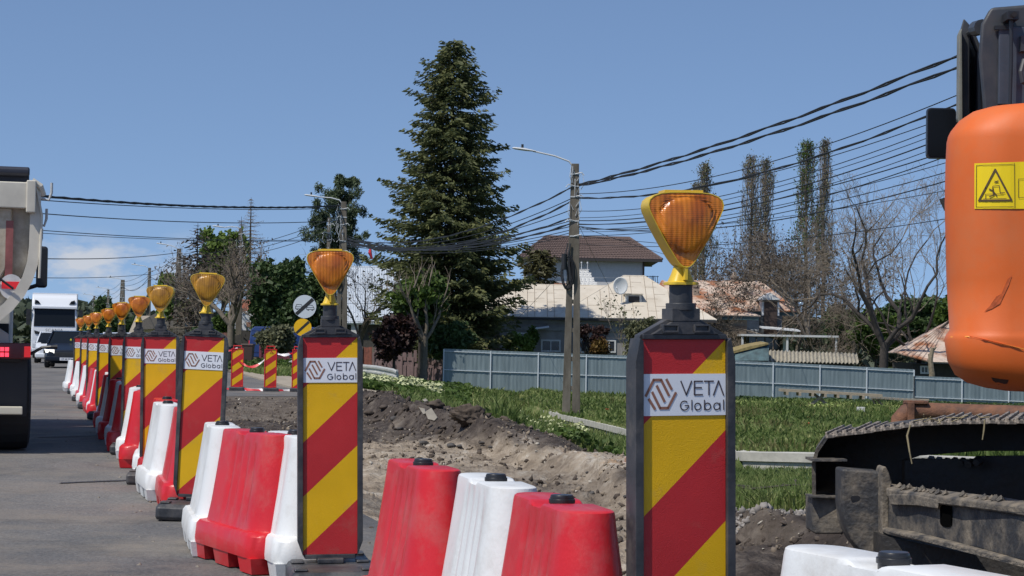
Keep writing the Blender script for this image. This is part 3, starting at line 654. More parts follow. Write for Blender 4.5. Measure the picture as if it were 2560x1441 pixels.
MRUST = mat('rusty_pipe', (.10, .045, .028), .8, col2=(.22, .10, .055), vs=9, bump=.8, bs=50)
ex = thing('excavator', 'orange excavator seen from behind at the right edge', 'excavator', (3.1, 9.0, 0))
xw = R(4)                                            # the house is turned a little to the left of the view
s0 = at(2366, 600, 8.9).x
def W(px, py, Y): return at(px, py, Y)
# counterweight: horizontal rounded outlines, big radius at the left rear corner
zs = [(979, .28), (972, .19), (960, .11), (940, .055), (905, .020), (850, .005), (838, .012), (826, .028), (700, .012), (500, .0), (400, .002), (345, .006), (330, .012), (318, .022), (290, .06), (268, .115), (257, .175), (251, .25), (249, .36)]
rings = []
for py, ins in zs:
    z = at(2460, py, 8.75).z; o = []
    x0 = s0 + ins; x1 = s0 + 2.5 - ins; yb = 8.66 + ins * .45; yf = 9.75; r = max(.16, .33 - ins * .3)
    for k in range(13): a = R(180 + 90 * k / 12); o.append((x0 + r + r * math.cos(a), yb + r + r * math.sin(a), z))
    for k in range(1, 12): f_ = k / 12; o.append((x0 + r + (x1 - x0 - 2 * r) * f_, yb - .10 * math.sin(math.pi * f_), z))
    for k in range(13): a = R(270 + 90 * k / 12); o.append((x1 - r + r * math.cos(a), yb + r + r * math.sin(a), z))
    o += [(x1, yf, z), (x0 + .02, yf, z)]
    o = [(a + (b_ - 8.95) * .235, b_, c_) for a, b_, c_ in o]
    rings.append(o)
mb = MB(); mb.loft(rings); cw = mb.build('counterweight', MOR, ex, smooth=True, world=True); md = cw.modifiers.new('e', 'EDGE_SPLIT'); md.split_angle = R(50)
# scuffs and the moulded seam
from mathutils.bvhtree import BVHTree
_bv = BVHTree.FromPolygons([tuple(v.co + ex.location) for v in cw.data.vertices], [tuple(p.vertices) for p in cw.data.polygons])
def surf_y(x, z):
    x = x + .065; d_ = max(0, s0 + .332 - x)
    return 8.657 - .10 * math.sin(math.pi * min(1, max(0, (x - s0 - .33) / 1.84))) + .33 - math.sqrt(max(0, .33 ** 2 - d_ * d_))
def on(px, py, off=.004):
    d = ray(px, py).normalized(); h, n_, _, _ = _bv.ray_cast(CL, d)
    if h is None: p = at(px, py, 8.6); return at(px, py, surf_y(p.x, p.z) - off)
    return h - d * off
mb = MB()
for pts in ([(2460, 780), (2475, 765), (2490, 742), (2504, 735), (2518, 700), (2530, 688), (2522, 712), (2508, 742), (2500, 760), (2480, 772)],):
    mb.add([on(a, b_, .003) for a, b_ in pts], [tuple(range(len(pts)))])
for pts in ([(2376, 842), (2420, 840), (2460, 848), (2500, 858), (2560, 872), (2560, 874), (2500, 861), (2460, 851), (2420, 843), (2376, 844)],): mb.add([on(a, b_, .006) for a, b_ in pts], [tuple(range(len(pts)))], 1)
mb.add([on(a, b_, .003) for a, b_ in ((2478, 944), (2500, 948), (2522, 950), (2518, 960), (2496, 962), (2482, 952))], [tuple(range(6))], 2)
mb.build('paint_scuff', [mat('scuffed_orange', (.50, .095, .02), .6, var=.35, vs=20), mat('scratch_light', (.9, .36, .06), .5), mat('rust_chip', (.07, .03, .02), .8)], cw, world=True, fix=False)
# warning sticker
mb = MB(); S = lambda px, py, o_=.006: on(px, py, o_)
def poly(pts, m, o_): mb.add([S(a, b_, o_) for a, b_ in pts], [tuple(range(len(pts)))], m)
for i in range(34):
    xa, xb = 2436 + 6 * i, 2442 + 6 * i; poly([(xa, 409 - (xa - 2436) * .035), (xb, 409 - (xb - 2436) * .035), (xb, 522.5), (xa, 522.5)], 0, .004)
def line(pts, w_, o_=.007):
    pts = [(p[0] + (q[0] - p[0]) * k / 5, p[1] + (q[1] - p[1]) * k / 5) for p, q in zip(pts[:-1], pts[1:]) for k in range(5)] + [pts[-1]]
    for (a, b_), (c_, d_) in zip(pts[:-1], pts[1:]):
        L_ = math.hypot(c_ - a, d_ - b_); nx, ny = -(d_ - b_) / L_ * w_ / 2, (c_ - a) / L_ * w_ / 2; ex_, ey_ = (c_ - a) / L_ * w_ * .3, (d_ - b_) / L_ * w_ * .3
        poly([(a - ex_ + nx, b_ - ey_ + ny), (c_ + ex_ + nx, d_ + ey_ + ny), (c_ + ex_ - nx, d_ + ey_ - ny), (a - ex_ - nx, b_ - ey_ - ny)], 1, o_)
line([(2488, 424), (2529, 501), (2447, 502), (2488, 424)], 4.5)
for l in ([(2441, 414), (2534, 411)], [(2441, 414), (2440, 518)], [(2440, 518), (2534, 517)], [(2536, 408), (2537, 520)], [(2546, 448), (2600, 447)], [(2546, 448), (2546, 494)], [(2546, 494), (2600, 494)]): line(l, 1.2)
line([(2482, 482), (2482, 466), (2498, 464), (2500, 482), (2512, 482)], 1.6); line([(2473, 473), (2482, 477), (2492, 490)], 3); line([(2482, 470), (2484, 488), (2474, 492)], 3)
line([(2458, 498), (2516, 497)], 1.6); line([(2464, 486), (2508, 485)], 1.4); line([(2486, 453), (2496, 455), (2486, 457), (2496, 451)], 1.4); line([(2464, 498), (2464, 486)], 1.4)
mb.build('warning_sticker', [MYS, MSB], cw, world=True, fix=False)
# upper works: engine and cab frame above and beyond the counterweight
def Wb(mb, x0, y0, x1, y1, Ya, Yb, m=0, top=None):
    """box whose camera face spans the given pixels at distance Ya and which is Yb - Ya deep"""
    a = at(x0, y1, Ya); c = at(x1, y0, Ya); mb.box(a.x, c.x, Ya, Yb, a.z, c.z, m)
mb = MB(); a = at(2450, 300, 10.0); pts = [at(x, y, 10.0) for x, y in ((2462, 320), (2446, 140), (2452, 60), (2476, 18), (2505, 16), (2600, 8), (2720, 8), (2720, 320))]
mb.loft([[(p.x, 10.0, p.z) for p in pts], [(p.x + .31, 11.2, p.z) for p in pts]]); body = mb.build('upper_structure', MDK, ex, world=True, bevel=.02)
mb = MB(); Wb(mb, 2496, 70, 2526, 262, 9.97, 9.999); Wb(mb, 2530, 70, 2700, 262, 9.95, 9.999); mb.build('rear_panel', mat('grey_blue_panel', (.055, .065, .085), .4, var=.15, vs=3), body, world=True, bevel=.006)
mb = MB(); q = [at(2528, 34, 9.9), at(2528, 150, 9.9), at(2525, 262, 9.9)]; mb.tube(q, .010, 8)
Wb(mb, 2520, 28, 2548, 48, 9.86, 9.99); mb.tube([at(2536, 36, 9.84), at(2536, 36, 9.97)], .014, 10); mb.build('hose', MCAP, body, world=True)
mb = MB(); Wb(mb, 2488, 66, 2600, 74, 9.96, 9.99); mb.build('trim_strip', MCAP, body, world=True)
mb = MB(); q = [at(2560, 150, 9.9), at(2552, 180, 9.88), at(2556, 205, 9.88), at(2575, 215, 9.9)]; mb.tube(q, .012, 8); Wb(mb, 2553, 90, 2600, 128, 9.9, 9.97); mb.build('cable_clip', MDK, body, world=True)
mb = MB()                                            # cab door frame with glass at the far left
fr = [(2397, 330), (2399, 80), (2409, 46), (2424, 62), (2424, 330)]
P_ = [at(x, y, 10.5) for x, y in fr]; mb.loft([[(p.x, 10.5, p.z) for p in P_], [(p.x + .27, 11.6, p.z) for p in P_]]); cf_ = mb.build('cab_frame', MDK, ex, world=True, bevel=.008)
mb = MB(); P_ = [at(x, y, 10.48) for x, y in ((2394, 320), (2396, 88), (2403, 72), (2405, 320))]; mb.loft([[(p.x, 10.46, p.z) for p in P_], [(p.x, 10.52, p.z) for p in P_]]); mb.build('edge_trim', mat('worn_grey_edge', (.20, .20, .17), .6, var=.2), cf_, world=True, bevel=.004)
mb = MB(); P_ = [at(x, y, 10.7) for x, y in ((2425, 310), (2425, 80), (2446, 130), (2446, 310))]; mb.loft([[(p.x, 10.7, p.z) for p in P_], [(p.x, 10.72, p.z) for p in P_]]); mb.build('side_window', MGLS, cf_, world=True)
mb = MB(); mb.tube([at(2424, 84, 10.5), at(2436, 76, 10.4), at(2462, 68, 10.1)], .018, 10); mb.tube([at(2440, 72, 10.3), at(2455, 68, 10.1)], .04, 12); mb.build('hinge', MDK, cf_, world=True)
mb = MB(); P_ = [at(x, y, 10.9) for x, y in ((2424, 52), (2462, 150), (2446, 280), (2424, 200))]; mb.tube([at(2424, 75, 10.6), at(2448, 130, 10.6), at(2450, 300, 10.6)], .02, 8); mb.build('grab_rail', MDK, cf_, world=True)
# mirror
mb = MB(); c0 = at(2354, 333, 10.4); hw_, hh_ = 36 * 10.4 / F, 63 * 10.4 / F
mb.loft([[(c0.x + a, y, c0.z + b_) for a, b_ in rrect(hw_ * k, hh_ * k, .022, 5)] for y, k in ((10.40, 1.0), (10.43, 1.02), (10.47, .9))], cap=True)
mi = mb.build('mirror', MCAP, ex, world=True)
mb = MB(); mb.loft([[(c0.x + a, y, c0.z + b_) for a, b_ in rrect(hw_ * .94, hh_ * .94, .018, 5)] for y in (10.394, 10.398)]); mb.build('mirror_glass', mat('mirror_dark', (.006, .007, .008), .3, metal=.0, spec=.2), mi, world=True)
mb = MB(); mb.tube([c0 + Vector((.05, .06, .05)), Vector((at(2400, 300, 10.45).x, 10.5, at(2400, 300, 10.45).z))], .014, 8); mb.build('mirror_arm', MDK, mi, world=True)
mb = MB(); P_ = [at(x, y, 9.9) for x, y in ((2353, 497), (2372, 494), (2380, 520), (2366, 526))]; mb.loft([[(p.x, 9.85, p.z) for p in P_], [(p.x, 9.95, p.z) for p in P_]]); mb.build('lamp_bracket', MDK, ex, world=True)
# undercarriage: far-left end of the track with its guard plates
def plate(mb, pts, Ya, th, m=0, skew=0.0):
    """solid plate with the outline seen at distance Ya (+ skew per metre to the right), th thick"""
    P_ = []
    for x, y in pts:
        p = at(x, y, Ya)
        for _ in range(3): p = at(x, y, Ya + skew * (p.x - 1.75))
        P_.append(p)
    mb.loft([[(p.x, p.y, p.z) for p in P_], [(p.x + .0, p.y + th, p.z) for p in P_]], m)
mb = MB()
plate(mb, [(2040, 1160), (2045, 1128), (2068, 1092), (2190, 1078), (2300, 1058), (2420, 1048), (2580, 1050), (2620, 1050), (2620, 1128), (2450, 1128), (2300, 1140), (2272, 1150), (2262, 1262), (2150, 1262), (2108, 1246), (2040, 1240)], 11.65, .08, 0, -.55)
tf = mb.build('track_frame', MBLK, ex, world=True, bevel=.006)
mb = MB(); rg = []
def bp(x, y, Yb):
    p = at(x, y, Yb)
    for _ in range(3): p = at(x, y, Yb - .55 * (p.x - 1.75))
    return p
for x, y, nx, nz in ((2030, 1240, 1, 0), (2029, 1160, 1, .1), (2038, 1126, .8, -.5), (2066, 1088, .3, -1), (2200, 1068, 0, -1), (2300, 1055, 0, -1), (2420, 1048, 0, -1), (2640, 1049, 0, -1)):
    p = bp(x, y, 11.2); rg.append([tuple(p), tuple(p + Vector((.085, .5, 0))), tuple(p + Vector((nx * .022 + .085, .5, nz * .022))), tuple(p + Vector((nx * .022, 0, nz * .022)))])
mb.loft(rg); mb.build('track_belt', MMUD, tf, world=True)
mb = MB(); plate(mb, [(2262, 1152), (2300, 1148), (2440, 1150), (2450, 1142), (2620, 1140), (2620, 1262), (2560, 1262), (2262, 1250)], 11.5, .08, 0, -.55)
for i in range(9):
    p = at(2280 + i * 20, 1160 + 2 * math.sin(i * 2.1), 11.56 - i * .08); mb.tube([p, p + Vector((.03, .05, .012)), p + Vector((.05, .05, 0))], [.02, .02 + .012 * rnd.random(), .01], 6)
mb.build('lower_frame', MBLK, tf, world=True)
mb = MB(); plate(mb, [(2030, 1244), (2106, 1240), (2130, 1262), (2136, 1300), (2105, 1336), (2040, 1336), (2030, 1330)], 11.15, .25, 0, -.3); mb.build('end_plate', MMUD, ex, world=True, bevel=.012)
mb = MB(); plate(mb, [(2030, 1148), (2118, 1149), (2118, 1154), (2030, 1154)], 11.1, .25, 0, -.4); plate(mb, [(2026, 1241), (2106, 1243), (2106, 1246), (2026, 1245)], 11.1, .2); mb.build('ledge', MMUD, tf, world=True)
mb = MB()                                            # mud guard box in front of the idler
plate(mb, [(2104, 1172), (2205, 1180), (2207, 1250), (2205, 1385), (2155, 1385), (2128, 1350), (2110, 1310), (2104, 1260)], 10.75, .22, 0, -.15)
bx_ = mb.build('guard_box', MMUD, ex, world=True, bevel=.015)
mb = MB(); P_ = [at(x, y, 10.74) for x, y in rrect(12, 6, 5, 4, 2138, 1246)]; mb.loft([[(p.x, 10.73, p.z) for p in P_], [(p.x, 10.75, p.z) for p in P_]]); mb.build('slot', MCAP, bx_, world=True)
mb = MB(); plate(mb, [(2203, 1178), (2207, 1168), (2214, 1166), (2222, 1180), (2230, 1206), (2222, 1240), (2222, 1380), (2205, 1382)], 10.62, .16); mb.build('rib', MMUD2, bx_, world=True, bevel=.01)
# side beam with a dusty upper shelf, oval opening, lower flange
def bm_(pts, Ya, Yb, m=0):
    """solid whose near outline recedes from Yb at the right edge (x=2560) to Ya at x=2205"""
    o = []
    for x, y in pts:
        Yv = Ya + (Yb - Ya) * (x - 2205) / 355; o.append(at(x, y, Yv))
    return o
mb = MB(); A = bm_([(2222, 1236), (2300, 1250), (2400, 1262), (2536, 1280), (2620, 1300), (2640, 1430), (2560, 1408), (2420, 1368), (2300, 1340), (2220, 1326)], 10.7, 8.9)
mb.loft([[(p.x, p.y, p.z) for p in A], [(p.x + .03, p.y + .22, p.z) for p in A]]); sb_ = mb.build('side_beam', MMUD, ex, world=True, bevel=.012)
mb = MB(); A = bm_([(2220, 1216), (2300, 1228), (2400, 1240), (2536, 1256), (2620, 1270), (2620, 1296), (2536, 1279), (2400, 1262), (2300, 1250), (2222, 1238)], 10.66, 8.86)
mb.loft([[(p.x - .01, p.y - .02, p.z - .012) for p in A], [(p.x + .03, p.y + .36, p.z) for p in A]]); mb.build('shelf', MMUD2, sb_, world=True, bevel=.01)
mb = MB(); A = bm_([(2210, 1322), (2300, 1336), (2420, 1366), (2560, 1404), (2640, 1428), (2640, 1442), (2560, 1418), (2420, 1380), (2300, 1352), (2210, 1334)], 10.6, 8.8)
mb.loft([[(p.x, p.y - .10, p.z) for p in A], [(p.x, p.y + .2, p.z) for p in A]]); mb.build('flange', MMUD2, sb_, world=True, bevel=.008)
mb = MB(); A = bm_([(a, b_) for a, b_ in rrect(13, 28, 12, 5, 2364, 1290)], 10.68, 8.88); mb.loft([[(p.x, p.y - .012, p.z) for p in A], [(p.x, p.y + .01, p.z) for p in A]]); mb.build('oval_opening', mat('opening_shade_black', (.004, .004, .004), 1, spec=.0), sb_, world=True)  # solid black plate, no hole cut: its colour stands for the shade inside
mb = MB(); A = bm_([(2222, 1236), (2280, 1236), (2345, 1250), (2342, 1272), (2290, 1264), (2226, 1262)], 10.62, 8.82); mb.loft([[(p.x, p.y - .03, p.z) for p in A], [(p.x, p.y + .03, p.z) for p in A]]); mb.build('bracket', MMUD2, sb_, world=True, bevel=.006)
mb = MB()                                            # clods lying on the shelf
for i in range(40):
    x = 2225 + 310 * rnd.random(); p = bm_([(x, 1216 + (x - 2220) * .125 + 6)], 10.66, 8.86)[0] + Vector((0, .05 + .2 * rnd.random(), .0)); r_ = .006 + .014 * rnd.random() ** 2
    mb.tube([p + Vector((-r_, 0, 0)), p + Vector((0, 0, r_ * .7)), p + Vector((r_, 0, 0))], [r_ * .5, r_, r_ * .4], 6)
mb.build('dried_mud', MMUD2, sb_, world=True)['kind'] = 'stuff'
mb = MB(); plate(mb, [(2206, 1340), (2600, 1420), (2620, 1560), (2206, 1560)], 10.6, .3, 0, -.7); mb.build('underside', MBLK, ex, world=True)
# ground contact of the near track (out of frame) and the slewing column, so that the machine stands
mb = MB(); mb.box(at(2620, 900, 9.9).x, at(2620, 900, 9.9).x + 1.6, 9.5, 9.9, 0.0, .95); mb.build('slew_column', MBLK, ex, world=True)
# track shoes along the upper run: each a ribbed plate
top = [(2068, 1079), (2110, 1074), (2200, 1063), (2290, 1051), (2360, 1045), (2450, 1043), (2560, 1043), (2640, 1044)]
shoe = None
def tpx(f_):
    tot = 2640 - 2068; x = 2068 + tot * f_
    return x, float(np.interp(x, [p[0] for p in top], [p[1] for p in top]))
for i in range(24):
    f0 = i / 24; x, y = tpx(f0 + .5 / 24); Yv = 11.2
    p = at(x, y, Yv)
    for _ in range(3): p = at(x, y, 11.2 - .55 * (p.x - 1.75))
    if shoe is None:
        mb = MB(); mb.box(-.032, .032, -.03, .5, -.008, .004); mb.box(-.030, -.018, -.034, .5, .0, .020); mb.box(.012, .024, -.034, .5, .0, .018); mb.box(-.01, .004, -.034, .5, .0, .010); mb.box(-.028, .028, -.045, -.03, -.014, .004)
        shoe = mb.build('track_shoe', mat('worn_shoe_steel', (.10, .09, .08), .6, col2=(.34, .29, .24), vs=30, lo=.4, hi=.6, bump=.8, bs=80), ex, bevel=.002); o = shoe
    else: o = shoe.copy(); COL.link(o)
    o.location = p - ex.location - Vector((0, 0, .022)); xa, ya = tpx(f0 + .9 / 24); o.rotation_euler = (R(rnd.uniform(-3, 3)), R(math.degrees(math.atan2(ya - y, xa - x))), R(-20))
# dried plant stems caught in the track
mb = MB(); mb.tube([at(2276, 1062, 10.7), at(2268, 1090, 10.7), at(2274, 1130, 10.68), at(2280, 1160, 10.68)], [.004, .007, .005, .004], 5); mb.tube([at(2462, 1050, 10.1), at(2460, 1075, 10.1), at(2456, 1100, 10.1)], [.004, .005, .003], 5)
for i in range(12):
    x = 2300 + rnd.random() * 175; p = at(x, 1048 - rnd.random() * 6, 10.3); mb.tube([p, p + Vector((rnd.uniform(-.07, .07), rnd.uniform(-.05, .05), rnd.uniform(-.03, .02)))], .003, 4)
mb.build('caught_straw', mat('straw', (.26, .22, .13), .9), ex, world=True)['kind'] = 'stuff'
# rusty pipe frame on the plot behind the machine
t = thing('pipe_frame', 'rusty bent steel pipe standing behind the excavator tracks', 'pipe frame', (at(2400, 1100, 20).x, 20, float(ground_z(np.array([4.6]), np.array([20.]))[0][0])))
mb = MB(); mb.tube([at(2246, 1140, 20), at(2246, 1080, 20), at(2250, 1050, 20), at(2264, 1034, 20), at(2290, 1029, 20), at(2400, 1033, 20), at(2620, 1040, 19.6), at(2900, 1050, 19.2)], .092, 16); mb.tube([at(2246, 1132, 20), Vector((at(2246, 1140, 20).x, 20, -.6))], .092, 12)
mb.tube([at(2900, 1050, 19.2), Vector((at(2900, 1050, 19.2).x, 19.2, -.6))], .092, 12)
mb.build('pipe', MRUST, t, world=True, smooth=True)
mb = MB(); Wb(mb, 2271, 1007, 2287, 1062, 19.85, 20.15); Wb(mb, 2268, 1003, 2322, 1010, 19.9, 20.1); mb.build('clamp', MRUST, t, world=True, bevel=.005)
# ================================================================== POLES, STREET LAMPS, CABLES
MCON = mat('pole_concrete', (.17, .15, .12), .9, col2=(.09, .078, .06), vs=3, bump=.6, bs=25, stretch=(1, 1, .35)); MGAL = mat('lamp_grey', (.52, .54, .55), .5); MCAB = mat('cable_black', (.018, .019, .022), .6)
MWIN = mat('insulator', (.5, .55, .5), .4); MBX = mat('meter_box', (.55, .55, .42), .6)
gz = lambda x, y: float(ground_z(np.array([x]), np.array([float(y)]), False)[0][0])
def utility_pole(label, topx, topy, Y, wid=.30, arm=None, rungs=True, coil=True, cat='utility pole', group='concrete utility poles along the street', double=False):
    tp = at(topx, topy, Y); bz = gz(tp.x, Y); H_ = tp.z - bz
    t = thing('utility_pole', label, cat, (tp.x, Y, bz), group=group)
    mb = MB()
    w0, w1 = wid * 1.25, wid * .62; g_ = .30
    hs = H_ * .52 if rungs else 0
    def ww(z): return w0 + (w1 - w0) * z / H_
    if rungs:
        for s_ in (-1, 1):
            mb.loft([[(s_ * ww(z) * .33 + dx, dy, z) for dx, dy in ((-ww(z) * .27, -.10), (ww(z) * .27, -.10), (ww(z) * .27, .10), (-ww(z) * .27, .10))] for z in (-.4, hs + .02)])
        z = .9
        while z < hs: mb.box(-ww(z) * .12, ww(z) * .12, -.08, .08, z - .07, z + .07); z += .95
        mb.loft([[(dx, dy, z) for dx, dy in ((-ww(z) * .5 * k, -.105), (ww(z) * .5 * k, -.105), (ww(z) * .5 * k, .105), (-ww(z) * .5 * k, .105))] for z, k in ((hs, 1.3), (hs + .3, 1.1), (H_, 1.0))])
    else: mb.loft([[(dx, dy, z) for dx, dy in ((-ww(z) * .5, -.10), (ww(z) * .5, -.10), (ww(z) * .5, .10), (-ww(z) * .5, .10))] for z in (-.4, H_)])
    mb.build('shaft', MCON, t, bevel=.012)
    mb = MB()
    for k, z in enumerate((H_ - .35, H_ - .75, H_ - 1.1, H_ - 1.9, H_ - 2.4)):
        mb.box(-w1 * .58, w1 * .58, -.125, .125, z - .02, z + .02)
        s_ = -1 if k % 2 else 1
        mb.tube([(0, -.12, z), (s_ * .22, -.18, z + .05), (s_ * .30, -.18, z - .05)], .018, 6)
    for k in range(8): a = rnd.uniform(-.22, .22); z = H_ - rnd.uniform(.6, 3.2); mb.tube([(a, -.15, z), (a * 1.6, -.2, z + .2), (a * 1.2, -.16, z + .55), (a * .3, -.13, z + .3)], .012, 5)
    mb.build('bracket', MGAL, t)
    if coil:
        mb = MB(); zc = H_ - 3.1
        for k in range(7):
            rr = .30 + .12 * rnd.random(); cx = -.28 + .12 * rnd.random(); mb.tube([(cx + rr * .5 * math.cos(a), -.22 + .02 * k, zc - .5 + rr * 1.5 * math.sin(a)) for a in np.linspace(0, 2 * math.pi, 20)], .016, 5, cap=False)
        mb.tube([(-.32, -.2, zc + .1), (-.32, -.2, zc - .42)], .085, 12)
        for k in range(10): x = -.1 - .12 * rnd.random(); mb.tube([(x, -.17, zc + .45), (x - .06, -.2, zc + .1), (x + .05 * rnd.random(), -.18, zc - .8)], .02, 5)
        mb.build('cable_coil', MCAB, t)
    if arm:
        ax, ay, ez = arm                             # lamp head pixel and small sensor
        h = at(ax, ay, Y) - Vector((tp.x, Y, bz)); top_ = Vector((-w1 * .4, -.05, H_ - .05))
        mb = MB(); mb.tube([top_ + Vector((0, 0, -.9)), top_ + Vector((0, 0, -.02)), top_ + Vector((-.10, 0, .12)), top_.lerp(h, .35) + Vector((0, 0, .12)), h + Vector((.35, 0, -.05))], .028, 8)
        ar = mb.build('lamp_arm', MGAL, t)
        mb = MB(); d = (h - top_).normalized(); c = h
        mb.loft([[(c.x + a, c.y + dy, c.z + dz + (a * -.12)) for dy, dz in ((-.12 * k, 0), (-.06 * k, .05 * k), (.06 * k, .05 * k), (.12 * k, 0), (.06 * k, -.035 * k), (-.06 * k, -.035 * k))] for a, k in ((-.34, .3), (-.25, .9), (.1, 1), (.3, .7), (.45, .4))])
        hd = mb.build('lamp_head', MGAL, ar, bevel=.008)
        mb = MB(); mb.tube([(c.x, c.y, c.z + .04), (c.x, c.y, c.z + .17)], .04, 8); mb.build('light_sensor', MCAB, ar)
    return t, tp, H_
P1 = utility_pole('nearest concrete utility pole, with cable coil and street lamp, before the grey fence', 1438, 410, 66, .40, arm=(1306, 374, 0))
P2 = utility_pole('concrete pole with street lamp rising in front of the pine', 860, 505, 96, .42, arm=(778, 490, 0))
P2b = utility_pole('slim concrete pole without lamp just left of the pine pole', 823, 545, 97, .22, rungs=False, coil=False)
P3 = utility_pole('weathered pole with street lamp among the bare trees on the left', 602, 572, 122, .34, arm=(545, 567, 0), rungs=False)
P3b = utility_pole('pale latticed concrete pole behind the third striped board', 448, 622, 152, .50, arm=(402, 610, 0), coil=True)
P3c = utility_pole('dark wooden looking pole beside the pale latticed one', 461, 640, 150, .30, rungs=False, coil=False)
P4 = utility_pole('pole with street lamp above the fourth and fifth striped boards', 374, 670, 190, .40, arm=(337, 662, 0), rungs=False)
P5 = utility_pole('pole with lattice lower part behind the sixth striped board', 307, 700, 215, .62, arm=(276, 694, 0))
P6 = utility_pole('thin far pole with lamp beyond the green poplar bush', 271, 724, 270, .40, arm=(246, 719, 0), rungs=False, coil=False)
P7 = utility_pole('farthest thin pole with lamp left of the distant tree', 236, 740, 320, .46, arm=(212, 736, 0), rungs=False, coil=False)
P8 = utility_pole('very distant pole just right of the white truck', 204, 756, 380, .4, rungs=False, coil=False)
ncab = 0
def cable(p, q, sag, r, label, group, bundle=1, n=30, jit=0.0):
    r = r * .78
    p, q = Vector(p), Vector(q); mb = MB()
    for k in range(bundle):
        ph = k * 2.1; pts = []
        for i in range(n + 1):
            f_ = i / n; c = p.lerp(q, f_) - Vector((0, 0, sag * 4 * f_ * (1 - f_)))
            if bundle > 1: L_ = (q - p).length; a = f_ * L_ * 1.6 + ph; c = c + Vector((math.cos(a) * .1, 0, math.sin(a))) * r * 1.3
            pts.append(c)
        mb.tube(pts, r, 5, cap=False)
    o = mb.build('overhead_cable', MCAB, fix=False); return tag(o, label, 'cable', group)
def cab_px(x0, y0, Y0, x1, y1, Y1, sagpx, r, label, group, bundle=1):
    p, q = at(x0, y0, Y0), at(x1, y1, Y1); Ym = (Y0 + Y1) / 2; return cable(p, q, sagpx * Ym / F, r, label, group, bundle)
gA = 'cables from the nearest pole up to the right'
YR = 31                                              # the next pole stands out of frame to the right at about this distance
far = lambda y0, y1: None
def toright(y0, ye, sag, r, lab, b=1, xs=1445):
    """ye: height in the photo where it goes behind the excavator at x=2395"""
    p = at(xs, y0, 66)
    # extend to the unseen pole near x=3000
    X1, Yq = 11.2, 33.0
    # choose end height so that the line passes (2395, ye)
    best = None
    for z1 in np.linspace(3, 9.5, 131):
        q = Vector((X1, Yq, z1)); bx = None
        for f_ in np.linspace(0, 1, 60):
            c = p.lerp(q, f_) - Vector((0, 0, sag * 4 * f_ * (1 - f_))); l = CM.inverted() @ c; x = 1280 + F * l.x / -l.z; y = 720.5 - F * l.y / -l.z
            if bx is None or abs(x - 2395) < bx[0]: bx = (abs(x - 2395), y)
        if best is None or abs(bx[1] - ye) < best[0]: best = (abs(bx[1] - ye), z1)
    return cable(p, Vector((X1, Yq, best[1])), sag, r, lab, gA, b)
TR = [(463, 140, .35, .030, 'topmost thick twisted cable rising right from the nearest pole', 2), (466, 168, .40, .030, 'second thick twisted cable rising right, just below the topmost one', 2)]
for a in TR: toright(*a[:5], b=a[5])
lab = 'thin black cable in the dense bundle fanning up to the right from the nearest pole'
for y0, ye, sag, r, b_ in ((485, 240, .85, .016, 1), (495, 262, .95, .022, 2), (497, 285, .8, .014, 1), (528, 300, .9, .014, 1), (545, 318, .8, .012, 1), (552, 335, .85, .020, 1), (560, 350, .9, .012, 1), (562, 372, .7, .018, 1), (570, 384, .95, .016, 1), (575, 398, .6, .012, 1), (590, 425, .6, .014, 1), (566, 445, .9, .018, 1), (580, 470, .4, .010, 1), (610, 545, .5, .012, 1)): toright(y0, ye, sag, r, lab, b=b_)
gB = 'cables sagging between the nearest pole and the pine pole'
lab = 'black cable sagging in the bundle in front of the spruce'
p2x = 868
for y0, y1, sg, r, b_ in ((470, 598, 50, .024, 2), (497, 600, 48, .02, 1), (505, 606, 56, .026, 2), (525, 608, 40, .02, 1), (545, 604, 42, .022, 2), (552, 612, 30, .02, 1), (560, 596, 44, .026, 2), (566, 616, 26, .02, 1), (575, 600, 34, .018, 1), (582, 590, 40, .016, 1), (590, 612, 30, .016, 1)):
    cab_px(1428, y0, 66, p2x, y1, 95.5, sg, r, lab, gB, b_)
gC = 'cables crossing the street from the pine pole to the left'
for x1, y1, Y1, y0, sg, r, b_, lb in ((98, 487, 60, 515, 14, .030, 3, 'thick twisted cable crossing the sky at upper left'), (98, 498, 60, 520, 12, .02, 1, 'cable just under the thick twisted one at upper left'), (98, 531, 62, 552, 14, .022, 1, 'single cable crossing left at mid height above the truck'),
                                   (98, 573, 64, 598, 12, .018, 1, 'upper of two close thin cables crossing left above the clouds'), (98, 581, 64, 601, 10, .014, 1, 'lower of two close thin cables crossing left above the clouds')):
    cab_px(x1 - 60, y1 - 2, Y1, 848, y0, 96, sg, r, lb, gC, b_)
cab_px(60, 646, 90, 445, 632, 152, 8, .03, 'thin cable crossing the clouds towards the pale latticed pole', gC); cab_px(60, 694, 120, 372, 686, 190, 5, .03, 'lowest thin cable crossing the clouds', gC)
gD = 'cables between the farther poles'
seq = [(860, 560, 96), (602, 640, 122), (450, 660, 151), (374, 700, 190), (307, 725, 215), (271, 745, 270), (236, 760, 320)]
for (xa, ya, Ya), (xb, yb, Yb) in zip(seq[:-1], seq[1:]):
    for k in range(3): cab_px(xa, ya - 12 * k, Ya, xb, yb - 10 * k, Yb, 10 - 2 * k, .022, 'cable of the line running away along the far street poles', gD)
cab_px(450, 645, 152, 374, 690, 190, 26, .03, 'slack cable looping down between the pale pole and the next', gD); cab_px(374, 690, 190, 307, 716, 215, 22, .03, 'slack cable looping between the two farther poles', gD)
# service lines to the cream roof
cab_px(1438, 640, 66, 1090 + 200, 800, 112, 4, .012, 'service line dropping to the cream roof eave', None); cab_px(1445, 560, 66, 1560, 790, 112, 2, .010, 'service line dropping right over the cream roof', None)
cab_px(1450, 590, 66, 2200, 626, 150, 14, .014, 'long level wire passing behind the orange lamp', None); cab_px(1445, 565, 66, 1900, 690, 112, 12, .012, 'service line falling towards the brown roof', None)
